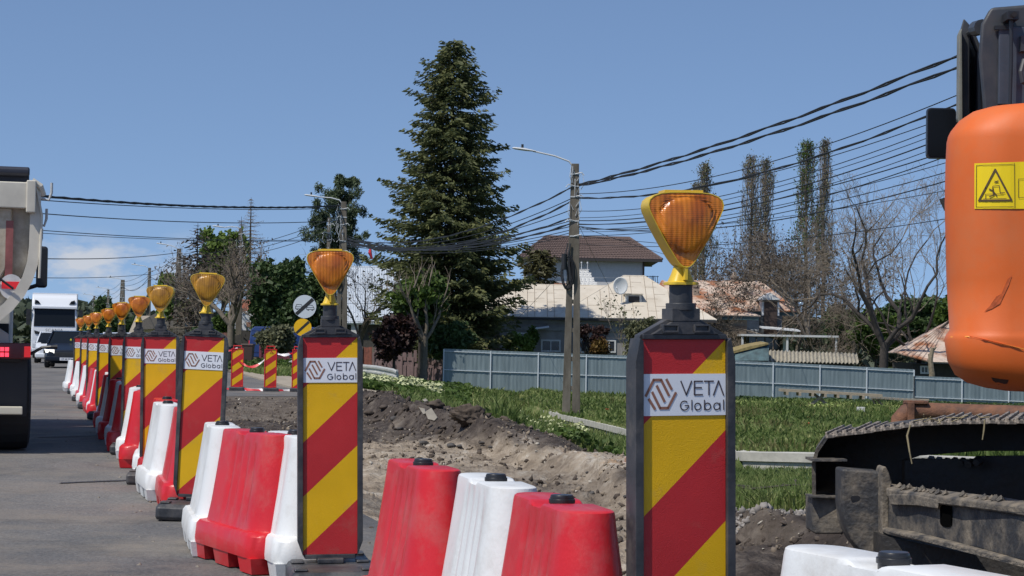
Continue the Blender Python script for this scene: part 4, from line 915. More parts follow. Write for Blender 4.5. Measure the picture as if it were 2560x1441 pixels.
# ================================================================== GREY METAL FENCE
MSH = mat('galvanised_sheet', (.20, .25, .262), .48, metal=.25, var=.14, vs=2.2, stretch=(3, 1, .25)); MPO = mat('white_fence_steel', (.55, .60, .63), .5)
fx = [(1110, 872, 985), (1227, 877, 1000), (1346, 881, 1000), (1466, 886, 1005), (1584, 890, 1005), (1700, 895, 1010), (1818, 901, 1010), (1933, 906, 1015), (2050, 912, 1018), (2167, 918, 1020), (2285, 924, 1025)]
fx2 = [(2285, 940, 1028), (2405, 945, 1035), (2522, 950, 1040), (2640, 955, 1045), (2760, 960, 1050)]
YF = 100.0
def metal_fence(name, F_, label):
    a = at(F_[0][0], F_[0][1], YF); b_ = at(F_[-1][0], F_[-1][1], YF); t = thing(name, label, 'fence', (a.x, YF, gz(a.x, YF)))
    P_ = [(at(x, y, YF), gz(at(x, y, YF).x, YF)) for x, y, _ in F_]
    mb = MB()                                        # ribbed sheet
    n = int((b_.x - a.x) / .10); xs = [a.x + (b_.x - a.x) * i / n for i in range(n + 1)]
    tz = np.interp(xs, [p[0].x for p in P_], [p[0].z for p in P_]); bz = np.array([gz(x, YF) for x in xs]) - .15
    V = []; Fc = []
    for i, x in enumerate(xs):
        y = YF + .03 + (.008 if i % 2 else 0) + (.01 if i % 11 == 0 else 0); V += [(x, y, bz[i]), (x, y, tz[i])]
    Fc = [(2 * i, 2 * i + 2, 2 * i + 3, 2 * i + 1) for i in range(n)]
    m2 = MB(); m2.add(V, Fc); m2.build('sheet', MSH, t, world=True, fix=False)
    pr = []
    for p, z in P_[: None]: m3 = MB(); m3.box(p.x - .03, p.x + .03, YF - .045, YF + .015, z - .3, p.z - .02); m3.build('post', MPO, t, world=True)
    for off in (.12, 1.05):
        m3 = MB()
        for (p, z), (q, z2) in zip(P_[:-1], P_[1:]):
            m3.loft([[(c.x, YF + dy, c.z - off + dz) for dy, dz in ((-.025, -.018), (-.025, .018), (.012, .018), (.012, -.018))] for c in (p, q)])
        m3.build('rail', MPO, t, world=True)
    return t
metal_fence('metal_fence', fx, 'long grey corrugated metal fence with pale posts behind the grass'); metal_fence('metal_fence', fx2, 'lower grey metal fence continuing right under the excavator')
# concrete retaining kerb in the meadow
MWALL = mat('old_concrete', (.52, .50, .44), .9, col2=(.36, .35, .31), vs=2.5, bump=.5, bs=12)
cw_ = [(1336, 1021, 73), (1420, 1040, 64.5), (1500, 1058, 57), (1580, 1077, 50), (1700, 1103, 42), (1800, 1124, 37.5), (1860, 1131, 36), (1960, 1133, 35.4), (2060, 1135, 35), (2300, 1141, 34.8), (2700, 1155, 34.3)]
mb = MB(); r_ = []
for i, (x, y, Yv) in enumerate(cw_):
    p = at(x, y, Yv); q = at(*cw_[min(i + 1, len(cw_) - 1)]); p0 = at(*cw_[max(i - 1, 0)]); d = (q - p0); d.z = 0; d.normalize(); n_ = Vector((-d.y, d.x, 0)); h = .46
    if n_.y < 0: n_ = -n_
    b0 = gz(p.x, Yv - .8) - .3
    r_.append([(p.x, p.y, b0), (p.x, p.y, p.z - .16), (p.x - n_.x * .05, p.y - n_.y * .05, p.z - .155), (p.x - n_.x * .05, p.y - n_.y * .05, p.z), (p.x + n_.x * .32, p.y + n_.y * .32, p.z + .01), (p.x + n_.x * .32, p.y + n_.y * .32, b0)])
mb.loft(r_); o = mb.build('retaining_wall', MWALL); tag(o, 'low pale concrete wall edging the meadow behind the utility pole', 'low wall')
# ================================================================== HOUSES
MCR = mat('cream_sheet_roof', (.62, .56, .46), .6, col2=(.52, .46, .37), vs=1.1, bump=.2, bs=8); MSEAM = mat('roof_seam', (.30, .24, .18), .7)
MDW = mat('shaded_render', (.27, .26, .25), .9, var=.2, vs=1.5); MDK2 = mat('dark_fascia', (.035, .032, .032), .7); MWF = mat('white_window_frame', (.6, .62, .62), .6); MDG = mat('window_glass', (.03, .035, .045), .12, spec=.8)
MRU = mat('rusty_sheet_roof', (.56, .44, .35), .65, col2=(.30, .115, .05), vs=1.0, lo=.46, hi=.62, bump=.2, bs=8, detail=10, stretch=(1, 1, .6)); MTILE = mat('brown_tiles', (.12, .082, .07), .7, var=.25, vs=8, bump=.3, bs=14)
MLB = mat('pale_blue_wall', (.52, .56, .60), .8, var=.08); MTEAL = mat('teal_fascia', (.04, .075, .08), .6); MBRN = mat('dark_brown_wood', (.05, .032, .026), .7)
def poly_face(mb, pts, m=0, th=.06):
    """solid slab under a planar polygon of world points"""
    P_ = [Vector(p) for p in pts]; n_ = (P_[1] - P_[0]).cross(P_[2] - P_[0]).normalized()
    if n_.z < 0: n_ = -n_
    mb.loft([[tuple(p) for p in P_], [tuple(p - n_ * th) for p in P_]], m)
def seams(mb, fl, fr, tl, tr, k, m=1, rows=3):
    fl, fr, tl, tr = map(Vector, (fl, fr, tl, tr)); up_ = Vector((0, -.012, .02))
    for i in range(1, k):
        f_ = i / k; a = fl.lerp(fr, f_) + up_; b_ = tl.lerp(tr, f_) + up_; mb.tube([a, b_], .018, 4, m)
        c = fl.lerp(fr, (i + 1) / k) + up_; d = tl.lerp(tr, (i + 1) / k) + up_
        for j in range(1, rows + 1): g_ = (j - (.5 if i % 2 else .2)) / (rows + .2); mb.tube([a.lerp(b_, g_), c.lerp(d, g_)], .010, 4, m)
def vseams(mb, fl, fr, tl, tr, k, m=1):
    fl, fr, tl, tr = map(Vector, (fl, fr, tl, tr)); e_ = Vector((0, -.012, .02)); hx = [fl.x, tl.x, tr.x, fr.x]; prev = None
    def top(x): g_ = float(np.interp(x, hx, [0, 1, 1, 0 if tr.x < fr.x - .3 else 1])); return Vector((x, fl.y + (tl.y - fl.y) * g_, fl.z + (tl.z - fl.z) * g_))
    for i in range(1, k):
        x = fl.x + (fr.x - fl.x) * (i + .15 * math.sin(i * 3.3)) / k; a = Vector((x, fl.y, fl.z)); b_ = top(x); mb.tube([a + e_, b_ + e_], .011, 4, m)
        for z in (.22, .5, .78):
            zz = z + (.06 if i % 2 else -.05); p = Vector((x, fl.y + (tl.y - fl.y) * zz, fl.z + (tl.z - fl.z) * zz))
            if p.z < b_.z - .1: mb.tube([p + e_, p + e_ + Vector(((fr.x - fl.x) / k, 0, 0))], .006, 4, m)
# --- cream roofed bungalow
Yw = 112
el_ = at(1166, 784, Yw - .5); er = at(1792, 806, Yw - .5); er.z = el_.z = (el_.z + er.z) / 2
hs = thing('house', 'long low bungalow with cream sheet metal roof and satellite dish', 'house', ((el_.x + er.x) / 2, Yw + 4, gz(6, Yw)))
rl = at(1308, 712, Yw + 4); rr_ = at(1520, 714, Yw + 4); rl.z = rr_.z = at(1400, 713, Yw + 4).z
bl = Vector((el_.x, Yw + 8.5, el_.z)); br = Vector((er.x, Yw + 8.5, el_.z)); pk0 = at(1558, 690, Yw + 4.6); pk1 = at(1612, 691, Yw + 4.6); pk1.z = pk0.z
mid = at(1440, 792, Yw - .5); mid.z = el_.z
mb = MB(); poly_face(mb, [el_, mid, Vector((rr_.x, rr_.y, rr_.z)), rl]); poly_face(mb, [el_, rl, bl]); poly_face(mb, [bl, rl, rr_, Vector((mid.x, bl.y, bl.z))])
m0 = mid + Vector((-1.2, -.012, .0)); e2 = er + Vector((0, -.012, 0))
poly_face(mb, [m0 + Vector((0, 0, .015)), e2 + Vector((0, 0, .015)), pk1, pk0]); poly_face(mb, [e2 + Vector((0, 0, .01)), br, pk1]); poly_face(mb, [m0 + Vector((0, 0, .01)), pk0, Vector((m0.x, bl.y, bl.z))]); poly_face(mb, [Vector((m0.x, bl.y, bl.z)), br, pk1, pk0])
vseams(mb, el_, mid, rl, rr_, 11); vseams(mb, m0, e2, pk0, pk1, 14)
mb.tube([rl, rr_], .04, 6); mb.tube([pk0, pk1], .05, 6); mb.tube([el_, rl], .03, 6); mb.tube([e2, pk1], .03, 6); mb.tube([m0, pk0], .03, 6)
rf = mb.build('roof', [MCR, MSEAM], hs, world=True)
dc = at(1730 - 150, 750, Yw + 1.6)                   # dormer
mb = MB(); a = at(1563, 768, Yw + 1.4); c = at(1604, 737, Yw + 1.4); mb.box(a.x, c.x, Yw + 1.4, Yw + 3.6, a.z - .1, c.z); mb.box(a.x - .08, c.x + .08, Yw + 1.2, Yw + 3.6, c.z, c.z + .05, 1)
dm_ = mb.build('dormer', [MWF, MCR], rf, world=True); 
mb = MB(); mb.box(a.x + .18, c.x - .12, Yw + 1.36, Yw + 1.42, a.z + .12, c.z - .1)
mb.box(el_.x, er.x, Yw - .56, Yw - .5, el_.z - .16, el_.z - .03)
mb.build('fascia', MDK2, rf, world=True)
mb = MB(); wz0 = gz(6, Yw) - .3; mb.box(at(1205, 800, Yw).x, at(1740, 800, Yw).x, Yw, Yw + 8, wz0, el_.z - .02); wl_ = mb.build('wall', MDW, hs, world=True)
mb = MB(); mb.box(at(1205, 800, Yw).x - .05, at(1740, 800, Yw).x + .05, Yw - .1, Yw - .003, el_.z - .75, el_.z - .55); mb.box(at(1205, 800, Yw).x - .05, at(1740, 800, Yw).x + .05, Yw - .14, Yw - .003, el_.z - .35, el_.z - .12); mb.build('cornice', mat('cornice_grey', (.27, .27, .26), .9, var=.15), wl_, world=True)
mb = MB(); mb.box(at(1200, 800, Yw).x, at(1250, 800, Yw).x, Yw - .06, Yw - .003, wz0, el_.z - .8); mb.build('side_bay', mat('brown_render', (.12, .09, .075), .9, var=.2, vs=4), wl_, world=True)
def window(parent, px0, py0, px1, py1, Y, frame=.09, m=None, gl=None, name='window', bars=1):
    a = at(px0, py1, Y); c = at(px1, py0, Y); mb = MB(); f = frame
    mb.box(a.x, a.x + f, Y - .06, Y, a.z, c.z); mb.box(c.x - f, c.x, Y - .06, Y, a.z, c.z); mb.box(a.x + f, c.x - f, Y - .06, Y, a.z, a.z + f); mb.box(a.x + f, c.x - f, Y - .06, Y, c.z - f, c.z)
    for k in range(bars): x = a.x + (c.x - a.x) * (k + 1) / (bars + 1); mb.box(x - f * .3, x + f * .3, Y - .05, Y, a.z + f, c.z - f)
    o = mb.build(name, m or MWF, parent, world=True); mb = MB(); mb.box(a.x + f, c.x - f, Y - .02, Y - .004, a.z + f, c.z - f); mb.build('pane', gl or MDG, o, world=True); return o
for x0, y0, x1, y1 in ((1268, 832, 1325, 876), (1352, 850, 1402, 880), (1434, 848, 1470, 882), (1505, 850, 1540, 882), (1640, 852, 1670, 884)): window(wl_, x0, y0, x1, y1, Yw - .01)
mb = MB(); p = at(1335, 823, Yw - .6); q = at(1372, 818, Yw - 1.0); mb.loft([[(p.x, Yw - .02, p.z), (p.x, Yw - 1.2, p.z - .05), (p.x, Yw - 1.2, p.z + .02), (p.x, Yw - .02, p.z + .1)], [(q.x, Yw - .02, q.z), (q.x, Yw - 1.2, q.z - .05), (q.x, Yw - 1.2, q.z + .02), (q.x, Yw - .02, q.z + .1)]]); mb.build('door_canopy', MWF, wl_, world=True)
mb = MB(); a = at(1385, 714, Yw + 4.2); mb.box(a.x, a.x + .75, Yw + 4, Yw + 4.5, a.z - .3, a.z + .13); mb.build('chimney', mat('brick_red', (.28, .13, .08), .9, var=.2, vs=8), rf, world=True)
ds = thing('satellite_dish', 'white satellite dish on the cream roof beside the dormer', 'satellite dish', at(1556, 760, Yw + 1.0))
ctr = at(1551, 715, Yw + .9); mb = MB(); rings = []
for k in range(0, 8):
    f_ = max(.02, k / 7); rings.append([(ctr.x + .42 * f_ * math.cos(a_) , ctr.y + .10 * (1 - f_ ** 2) - .03 + .10 * math.cos(a_) * f_, ctr.z + .50 * f_ * math.sin(a_)) for a_ in np.linspace(0, 2 * math.pi, 24, endpoint=False)])
rings += [[(x, y + .02, z) for x, y, z in r] for r in rings[::-1]]
mb.loft(rings); mb.build('dish', mat('dish_white', (.70, .72, .72), .5), ds, world=True, smooth=True)
mb = MB(); mb.tube([ctr + Vector((-.1, -.05, -.48)), ctr + Vector((-.22, -.45, -.12))], .014, 6); mb.tube([ctr + Vector((-.22, -.45, -.16)), ctr + Vector((-.22, -.38, -.08))], .035, 8); mb.build('receiver_arm', MGAL, ds, world=True)
mb = MB(); mb.tube([ctr + Vector((.02, .08, -.1)), ctr + Vector((.10, .12, -.5)), Vector((ctr.x + .10, ctr.y + .15, ctr.z - 1.15))], .022, 6); mb.build('mast', MGAL, ds, world=True)
# --- brown roofed house
Yb = 140
hb = thing('house', 'tall grey house with brown tiled roof behind the bungalow', 'house', (at(1470, 800, Yb).x, Yb + 4, gz(3, Yb)))
e0 = at(1296, 640, Yb - .6); e1 = at(1656, 655, Yb - .6); e0.z = e1.z = at(1480, 645, Yb - .6).z; r0 = at(1364, 590, Yb + 4.5); r1 = at(1574, 597, Yb + 4.5); r0.z = r1.z = at(1470, 593, Yb + 4.5).z
k0 = Vector((e0.x, Yb + 9.6, e0.z)); k1 = Vector((e1.x, Yb + 9.6, e0.z)); mb = MB()
poly_face(mb, [e0, e1, r1, r0], 0, .15); poly_face(mb, [e1, k1, r1], 0, .15); poly_face(mb, [k1, k0, r0, r1], 0, .15); poly_face(mb, [k0, e0, r0], 0, .15)
for i in range(1, 12): f_ = i / 12; mb.tube([e0.lerp(r0, f_) + Vector((0, -.02, .03)), e1.lerp(r1, f_) + Vector((0, -.02, .03))], .03, 4)
for i in range(1, 46): f_ = i / 46; mb.tube([e0.lerp(e1, f_) + Vector((0, -.02, .02)), r0.lerp(r1, f_) + Vector((0, -.02, .02))], .022, 4)
mb.tube([r0, r1], .09, 6); mb.tube([e1, r1], .07, 6); mb.tube([e0, r0], .07, 6)
rfb = mb.build('roof', MTILE, hb, world=True); mb = MB(); mb.box(e0.x, e1.x, Yb - .66, Yb - .6, e0.z - .22, e0.z - .05); mb.build('gutter', MDK2, rfb, world=True)
mb = MB(); mb.box(at(1310, 700, Yb).x, at(1610, 700, Yb).x, Yb, Yb + 9, gz(3, Yb) - .3, e0.z + .02); wb = mb.build('wall', mat('grey_plaster', (.52, .52, .53), .9, var=.06), hb, world=True)
mb = MB(); x_ = at(1607, 700, Yb).x; mb.box(x_ - .03, x_ + .10, Yb - .12, Yb - .005, gz(3, Yb), e0.z - .1); mb.build('downpipe', MBRN, wb, world=True)
mb = MB(); a = at(1611, 725, Yb + 1); 
for k in range(7): mb.tube([(a.x + .12 * k + .25, Yb + 1, a.z - .2), (a.x + .12 * k + .2 + .08 * math.sin(k), Yb + 1, a.z + 1.0)], .02, 4)
for z in (.0, .5, .95): mb.tube([(a.x - .1, Yb + 1, a.z + z), (a.x + 1.0, Yb + 1, a.z + z)], .02, 4)
mb.box(a.x - .1, a.x + 1.1, Yb + .8, Yb + 3, a.z - .4, a.z - .2)
mb.build('balcony_railing', MDK2, hb, world=True)
# --- scaled white turret roof
tr_ = thing('turret', 'small white scaled turret roof with finials behind the pole', 'turret', (at(1465, 740, 124).x, 124, 2.0))
a = at(1400, 716, 124); c = at(1500, 716, 124); p0 = at(1438, 676, 125.2); p1 = at(1468, 676, 125.2); bz = a.z - .3
mb = MB(); A = [(a.x, 122.6, bz), (c.x, 122.6, bz), (c.x, 127, bz), (a.x, 127, bz)]; B = [(p0.x, 124.5, p0.z), (p1.x, 124.5, p0.z), (p1.x, 125.2, p0.z), (p0.x, 125.2, p0.z)]; mb.loft([A, B])
for i in range(9):
    f_ = i / 9; y = 122.6 + (124.5 - 122.6) * f_ - .03; z = bz + (p0.z - bz) * f_; xa = a.x + (p0.x - a.x) * f_; xb = c.x + (p1.x - c.x) * f_; n_ = max(3, int((xb - xa) / .22))
    for k in range(n_): xx = xa + (xb - xa) * (k + .5 + (.25 if i % 2 else -.1)) / n_; mb.add([(xx - .10, y, z + .12), (xx - .09, y - .03, z + .02), (xx, y - .04, z - .04), (xx + .09, y - .03, z + .02), (xx + .10, y, z + .12)], [(0, 1, 2, 3, 4)])
tf_ = mb.build('scaled_roof', mat('white_scales', (.62, .62, .60), .7, var=.2, vs=20), tr_, world=True); mb = MB(); mb.box(a.x + .2, c.x - .2, 122.9, 126.6, gz(4, 124), bz); mb.build('wall', MDW, tr_, world=True)
mb = MB()
for f_ in (0, .5, 1): x = p0.x + (p1.x - p0.x) * f_ ; mb.tube([(x, 124.8, p0.z), (x, 124.8, p0.z + .42)], .02, 5); mb.tube([(x, 124.8, p0.z + .42), (x, 124.8, p0.z + .52)], .05, 6)
mb.box(p0.x - .1, p1.x + .1, 124.4, 125.3, p0.z, p0.z + .05); mb.build('finial', mat('finial_white', (.6, .6, .6), .6), tf_, world=True)
# --- rust roofed house
Yr = 122
hr = thing('house', 'house with rust streaked sheet roof, gabled dormer door and chimneys', 'house', (at(1830, 850, Yr).x, Yr + 4, gz(12, Yr)))
mb = MB(); E0 = at(1600, 770, Yr); E1 = at(1902, 790, Yr); E0.z = E1.z = at(1800, 788, Yr).z; T0 = at(1645, 702, Yr + 5); T1 = at(1735, 720, Yr + 4.2)
poly_face(mb, [E0, E1, at(1720, 724, Yr + 3), at(1655, 700, Yr + 4)], 0)
F0 = at(1700, 778, Yr + 1.5); F1 = at(1998, 779, Yr + 1.5); F0.z = F1.z; G0 = at(1700, 706, Yr + 5.5); G1 = at(1903, 706, Yr + 5.5); G0.z = G1.z
bk_ = Vector((F1.x, Yr + 9.5, F1.z)); poly_face(mb, [F0, F1, G1, G0], 0); poly_face(mb, [F1, bk_, G1], 0); poly_face(mb, [bk_, Vector((F0.x, bk_.y, F0.z)), G0, G1], 0)
mb.tube([G0, G1], .05, 5); mb.tube([F1, G1], .04, 5)
rr2 = mb.build('roof', MRU, hr, world=True)
mb = MB(); mb.box(E0.x, E1.x - .1, Yr + .1, Yr + .16, E0.z - .28, E0.z - .05); mb.box(F0.x, F1.x - .1, Yr + 1.6, Yr + 1.66, F0.z - .28, F0.z - .06); mb.build('fascia', MTEAL, rr2, world=True)
mb = MB(); mb.box(E0.x, at(1870, 800, Yr).x, Yr + .5, Yr + 9, gz(12, Yr) - .3, E0.z - .03); mb.box(at(1870, 800, Yr).x, at(1966, 800, Yr).x, Yr + 2.0, Yr + 9, gz(12, Yr) - .3, F0.z - .03, 1); wr = mb.build('wall', [mat('tan_plaster', (.24, .21, .17), .9, var=.2, vs=3), MLB], hr, world=True)
mb = MB(); mb.box(at(1700, 800, Yr).x, at(1868, 800, Yr).x, Yr + .42, Yr + .497, gz(12, Yr), at(1700, 812, Yr).z); mb.build('stone_cladding', mat('stone_cladding', (.15, .115, .085), .9, var=.4, vs=2.5, bump=1, bs=3), wr, world=True)
# gabled dormer with dark door
mb = MB(); a = at(1909, 836, Yr + 1.0); c = at(1944, 752, Yr + 1.0); mb.box(at(1905, 800, Yr + 1).x, at(1948, 800, Yr + 1).x, Yr + 1.0, Yr + 4, F0.z - .3, c.z + .02)
g0_ = at(1899, 750, Yr + .8); g1_ = at(1953, 750, Yr + .8); ga = at(1926, 732, Yr + .8); mb.loft([[g0_, ga, g1_], [g0_ + Vector((0, 3, 0)), ga + Vector((0, 3, 0)), g1_ + Vector((0, 3, 0))]])
dr_ = mb.build('dormer', mat('dormer_white', (.60, .62, .64), .7, var=.1, vs=6), rr2, world=True)
mb = MB(); mb.box(at(1910, 800, Yr + .9).x, at(1943, 800, Yr + .9).x, Yr + .93, Yr + .99, at(1900, 846, Yr + .9).z, c.z); mb.build('attic_door', MBRN, hr, world=True)
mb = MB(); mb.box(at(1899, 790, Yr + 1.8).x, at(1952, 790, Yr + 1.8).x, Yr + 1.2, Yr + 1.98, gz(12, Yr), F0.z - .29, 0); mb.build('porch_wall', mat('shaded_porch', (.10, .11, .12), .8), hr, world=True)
for k, (x, y0, y1, w_) in enumerate(((1741, 712, 770, 8), (1837, 690, 710, 9))):
    mb = MB(); Yc = Yr + (2.2 if k == 0 else 6); a = at(x - w_, y1, Yc); c = at(x + w_, y0, Yc); mb.box(a.x, c.x, Yc, Yc + .45, a.z, c.z); mb.box(a.x - .05, c.x + .05, Yc - .05, Yc + .5, c.z - .15, c.z - .02)
    if k: mb.tube([(a.x * .5 + c.x * .5, Yc + .2, c.z), (a.x * .5 + c.x * .5, Yc + .2, c.z + .25)], [.18, .10], 8)
    mb.build('chimney', mat('chimney_brick', (.30, .24, .19), .9, var=.3, vs=10), rr2, world=True)
mb = MB(); a = at(1852, 838, Yr - 1.5); c = at(2095, 843, Yr - 1.5); mb.box(a.x, c.x, Yr - 1.8, Yr + 1.4, a.z - .06, a.z + .06); a2 = at(1905, 822, Yr - 1.0); c2 = at(2000, 830, Yr - 1.0); mb.loft([[(a2.x, Yr - 1.2, a2.z), (a2.x, Yr + .7, a2.z + .1), (a2.x, Yr + .7, a2.z + .2), (a2.x, Yr - 1.2, a2.z + .08)], [(c2.x, Yr - 1.2, c2.z), (c2.x, Yr + .7, c2.z + .1), (c2.x, Yr + .7, c2.z + .2), (c2.x, Yr - 1.2, c2.z + .08)]])
for x in (1856, 1968, 2090): p = at(x, 840, Yr - 1.6); mb.box(p.x - .06, p.x + .06, Yr - 1.7, Yr - 1.58, gz(12, Yr), p.z - .06)
mb.build('porch_roof', mat('porch_white', (.55, .56, .56), .8, var=.1), hr, world=True)
window(wr, 1868, 840, 1956, 876, Yr + .41, .1, MDK2, MDG, bars=3)
mb = MB(); a = at(1958, 872, Yr - .5); c = at(1972, 842, Yr - .5); mb.box(a.x, c.x, Yr - .5, Yr - .3, gz(12, Yr), c.z); mb.build('porch_pillar', MLB, hr, world=True)
# --- garden sheds in front of it
def shed(label, eave, ridge, Y, depth, m, wall, corr=False, hip=False, name='shed'):
    pass
sh = thing('shed', 'low shed with wavy grey corrugated roof behind the fence', 'shed', (at(2030, 900, 106).x, 107, gz(15, 106)))
a = at(1918, 903, 104.5); c = at(2147, 908, 104.5); u = at(1918, 876, 107.5); v = at(2142, 884, 107.5); mb = MB(); n_ = 96; Vv = []
for i in range(n_ + 1):
    f_ = i / n_; wv_ = .05 * math.cos(f_ * n_ * math.pi / 2); p = a.lerp(c, f_); q = u.lerp(v, f_); Vv += [(p.x, p.y, p.z + wv_), (q.x, q.y, q.z + wv_), (q.x, q.y, q.z + wv_ - .03), (p.x, p.y, p.z + wv_ - .03)]
mb.loft([Vv[4 * i:4 * i + 4] for i in range(n_ + 1)]); mb.build('corrugated_roof', mat('fibre_cement', (.33, .30, .235), .9, var=.25, vs=4), sh, world=True)
mb = MB(); mb.box(a.x + .2, c.x - .2, 104.9, 107.2, gz(15, 106) - .2, a.z - .03); mb.build('wall', mat('dark_boards', (.05, .045, .04), .8, var=.3), sh, world=True)
sh = thing('shed', 'small lean-to with sagging teal sheet roof between the board and corrugated shed', 'shed', (at(1880, 890, 105).x, 106, gz(12, 105)))
mb = MB(); P_ = [at(1838, 880, 104), at(1922, 860, 104), at(1922, 902, 103.5), at(1838, 902, 103.5)]; mb.loft([[tuple(p) for p in P_], [(p.x, p.y + 2.5, p.z + .15) for p in P_]]); mb.build('tarp', mat('teal_tarp', (.06, .11, .12), .6, var=.5, vs=2), sh, world=True)
mb = MB(); P_ = [at(1834, 884, 103.8), at(1921, 862, 103.8), at(1921, 858, 103.8), at(1875, 866, 103.8), at(1834, 878, 103.8)]; mb.loft([[tuple(p) for p in P_], [(p.x, p.y + 3, p.z + .1) for p in P_]]); mb.build('edge_board', mat('mustard_wood', (.26, .20, .08), .8, var=.3), sh, world=True)
mb = MB(); p = at(1880, 902, 104.2); mb.box(at(1840, 900, 104).x, at(1920, 900, 104).x, 104.2, 106, gz(12, 105) - .2, p.z); mb.build('wall', mat('dark_boards', (.05, .045, .04), .8, var=.3), sh, world=True)
sh = thing('hut', 'hut with pointed rust patched roof beside the excavator', 'hut', (at(2400, 900, 104).x, 106.5, gz(22, 104)))
tp_ = at(2375, 800, 107.5); tp2 = at(2520, 792, 107.5); L0 = at(2242, 882, 104); L1 = at(2330, 905, 103); L2 = at(2700, 915, 103); L3 = Vector((L0.x + .8, 111, L0.z)); mb = MB(); L1.z = L1.z
poly_face(mb, [L0, L1, tp_], 0); poly_face(mb, [L1, L2, tp2, tp_], 0); poly_face(mb, [L0, tp_, L3], 0)
for i in range(1, 7): f_ = i / 7; mb.tube([L0.lerp(L1, f_) + Vector((0, -.02, .02)), tp_ + Vector((0, -.02, .02))], .018, 4)
for i in range(1, 9): f_ = i / 9; mb.tube([L1.lerp(L2, f_) + Vector((0, -.02, .02)), tp_.lerp(tp2, f_) + Vector((0, -.02, .02))], .018, 4)
mb.build('roof', MRU, sh, world=True); mb = MB(); mb.box(L1.x - .7, L2.x, 104.4, 110, gz(22, 104) - .3, L1.z - .1); wh = mb.build('wall', mat('dark_hut_wall', (.045, .042, .04), .8, var=.3), sh, world=True); window(wh, 2300, 915, 2322, 935, 104.39, .08)
mb = MB()                                            # dead lopped stump
t = thing('tree_stump', 'lopped bare stump in front of the rusty hut', 'stump', (at(2330, 935, 102).x, 102, gz(20, 102))); p = at(2330, 935, 102)
mb.tube([(p.x, 102, gz(20, 102) - .2), (p.x, 102, p.z), at(2326, 900, 102), at(2332, 870, 102)], [.17, .15, .13, .10], 8); mb.tube([at(2326, 900, 102), at(2322, 885, 102)], [.09, .05], 6); mb.tube([at(2330, 880, 102), at(2340, 868, 102)], [.07, .05], 6); mb.build('trunk', mat('pale_bark', (.22, .18, .12), .9, var=.3, vs=8), t, world=True)
# --- left: white metal hall, patched wall, red roof, cream gable house
hl = thing('warehouse', 'white sheet metal building behind the pine and spruce', 'warehouse', (at(930, 800, 128).x, 131, gz(-8, 128)))
mb = MB(); a = at(862, 808, 128); c = at(1120, 810, 128); u = at(862, 665, 136); v = at(1120, 668, 136); poly_face(mb, [a, c, v, u], 0, .1)
for i in range(1, 60): f_ = i / 60; mb.tube([a.lerp(c, f_) + Vector((0, -.02, .02)), u.lerp(v, f_) + Vector((0, -.02, .02))], .02, 4)
for f_ in (.02, .33, .66, .98): mb.tube([a.lerp(u, f_) + Vector((0, -.03, .03)), c.lerp(v, f_) + Vector((0, -.03, .03))], .03, 4)
mb.build('metal_roof', mat('white_sheet', (.50, .55, .60), .5, var=.06, vs=2), hl, world=True)
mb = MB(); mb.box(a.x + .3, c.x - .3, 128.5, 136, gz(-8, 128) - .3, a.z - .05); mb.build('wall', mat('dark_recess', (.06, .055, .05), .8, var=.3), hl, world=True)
mb = MB(); p = at(884, 830, 128); mb.box(at(877, 830, 128).x, at(895, 830, 128).x, 128.2, 128.5, gz(-8, 128), a.z - .06); mb.build('pillar', mat('white_pillar', (.6, .6, .6), .8), hl, world=True)
hw2 = thing('outbuilding', 'outbuilding with white wall patched in rust squares and red tile roof', 'outbuilding', (at(605, 830, 135).x, 138, 0))
mb = MB(); a = at(543, 835, 135); c = at(664, 779, 135); mb.box(a.x, c.x, 135, 142, -.2, c.z); w2 = mb.build('wall', mat('white_painted_sheet', (.58, .60, .62), .6, var=.08), hw2, world=True)
mb = MB()
for i, (x, y) in enumerate(((640, 782), (652, 782), (628, 794), (652, 794), (640, 806), (616, 806), (628, 812), (652, 812))): p = at(x, y + 12, 135); q = at(x + 11, y, 135); mb.box(p.x, q.x, 134.96, 134.99, p.z, q.z)
mb.build('rust_patch', mat('rust_square', (.36, .20, .14), .8, var=.3, vs=3), w2, world=True)
mb = MB(); mb.box(a.x, c.x + .5, 134.9, 134.995, -.2, at(600, 826, 135).z); mb.build('dark_base', mat('dark_base', (.05, .045, .04), .8), w2, world=True)
p0 = at(584, 778, 137); p1 = at(672, 778, 137); p2 = at(650, 750, 141); p3 = at(595, 752, 141); mb = MB(); poly_face(mb, [p0, p1, p2, p3], 0, .1); 
for i in range(1, 20): f_ = i / 20; mb.tube([p0.lerp(p1, f_) + Vector((0, 0, .04)), p3.lerp(p2, f_) + Vector((0, 0, .04))], .05, 4)
mb.build('tiled_roof', mat('red_tiles', (.32, .11, .06), .8, var=.3, vs=6), hw2, world=True)
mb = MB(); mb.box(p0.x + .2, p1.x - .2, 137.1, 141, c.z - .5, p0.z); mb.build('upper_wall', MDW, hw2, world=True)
hg = thing('house', 'cream gabled house with dark roof seen between the left striped boards', 'house', (at(400, 830, 175).x, 178, 0))
pk = at(400, 776, 175); g0 = at(318, 836, 175); g1 = at(446, 812, 175); mb = MB()
P_ = [at(322, 852, 175), at(322, 832, 175), at(340, 790, 175), at(392, 790, 175), at(392, 852, 175)]; mb.loft([[(p.x, 175, p.z) for p in P_], [(p.x, 184, p.z) for p in P_]]); whg = mb.build('wall', mat('cream_plaster', (.58, .50, .40), .8, var=.06), hg, world=True)
A = [at(332, 826, 174), at(344, 808, 174), at(400, 777, 174), at(432, 800, 174), at(440, 822, 174), at(398, 822, 174)]
mb = MB(); mb.loft([[(p.x, 174, p.z) for p in A], [(p.x, 185, p.z) for p in A]]); mb.build('roof', mat('slate_grey', (.13, .115, .10), .8, var=.2), hg, world=True)
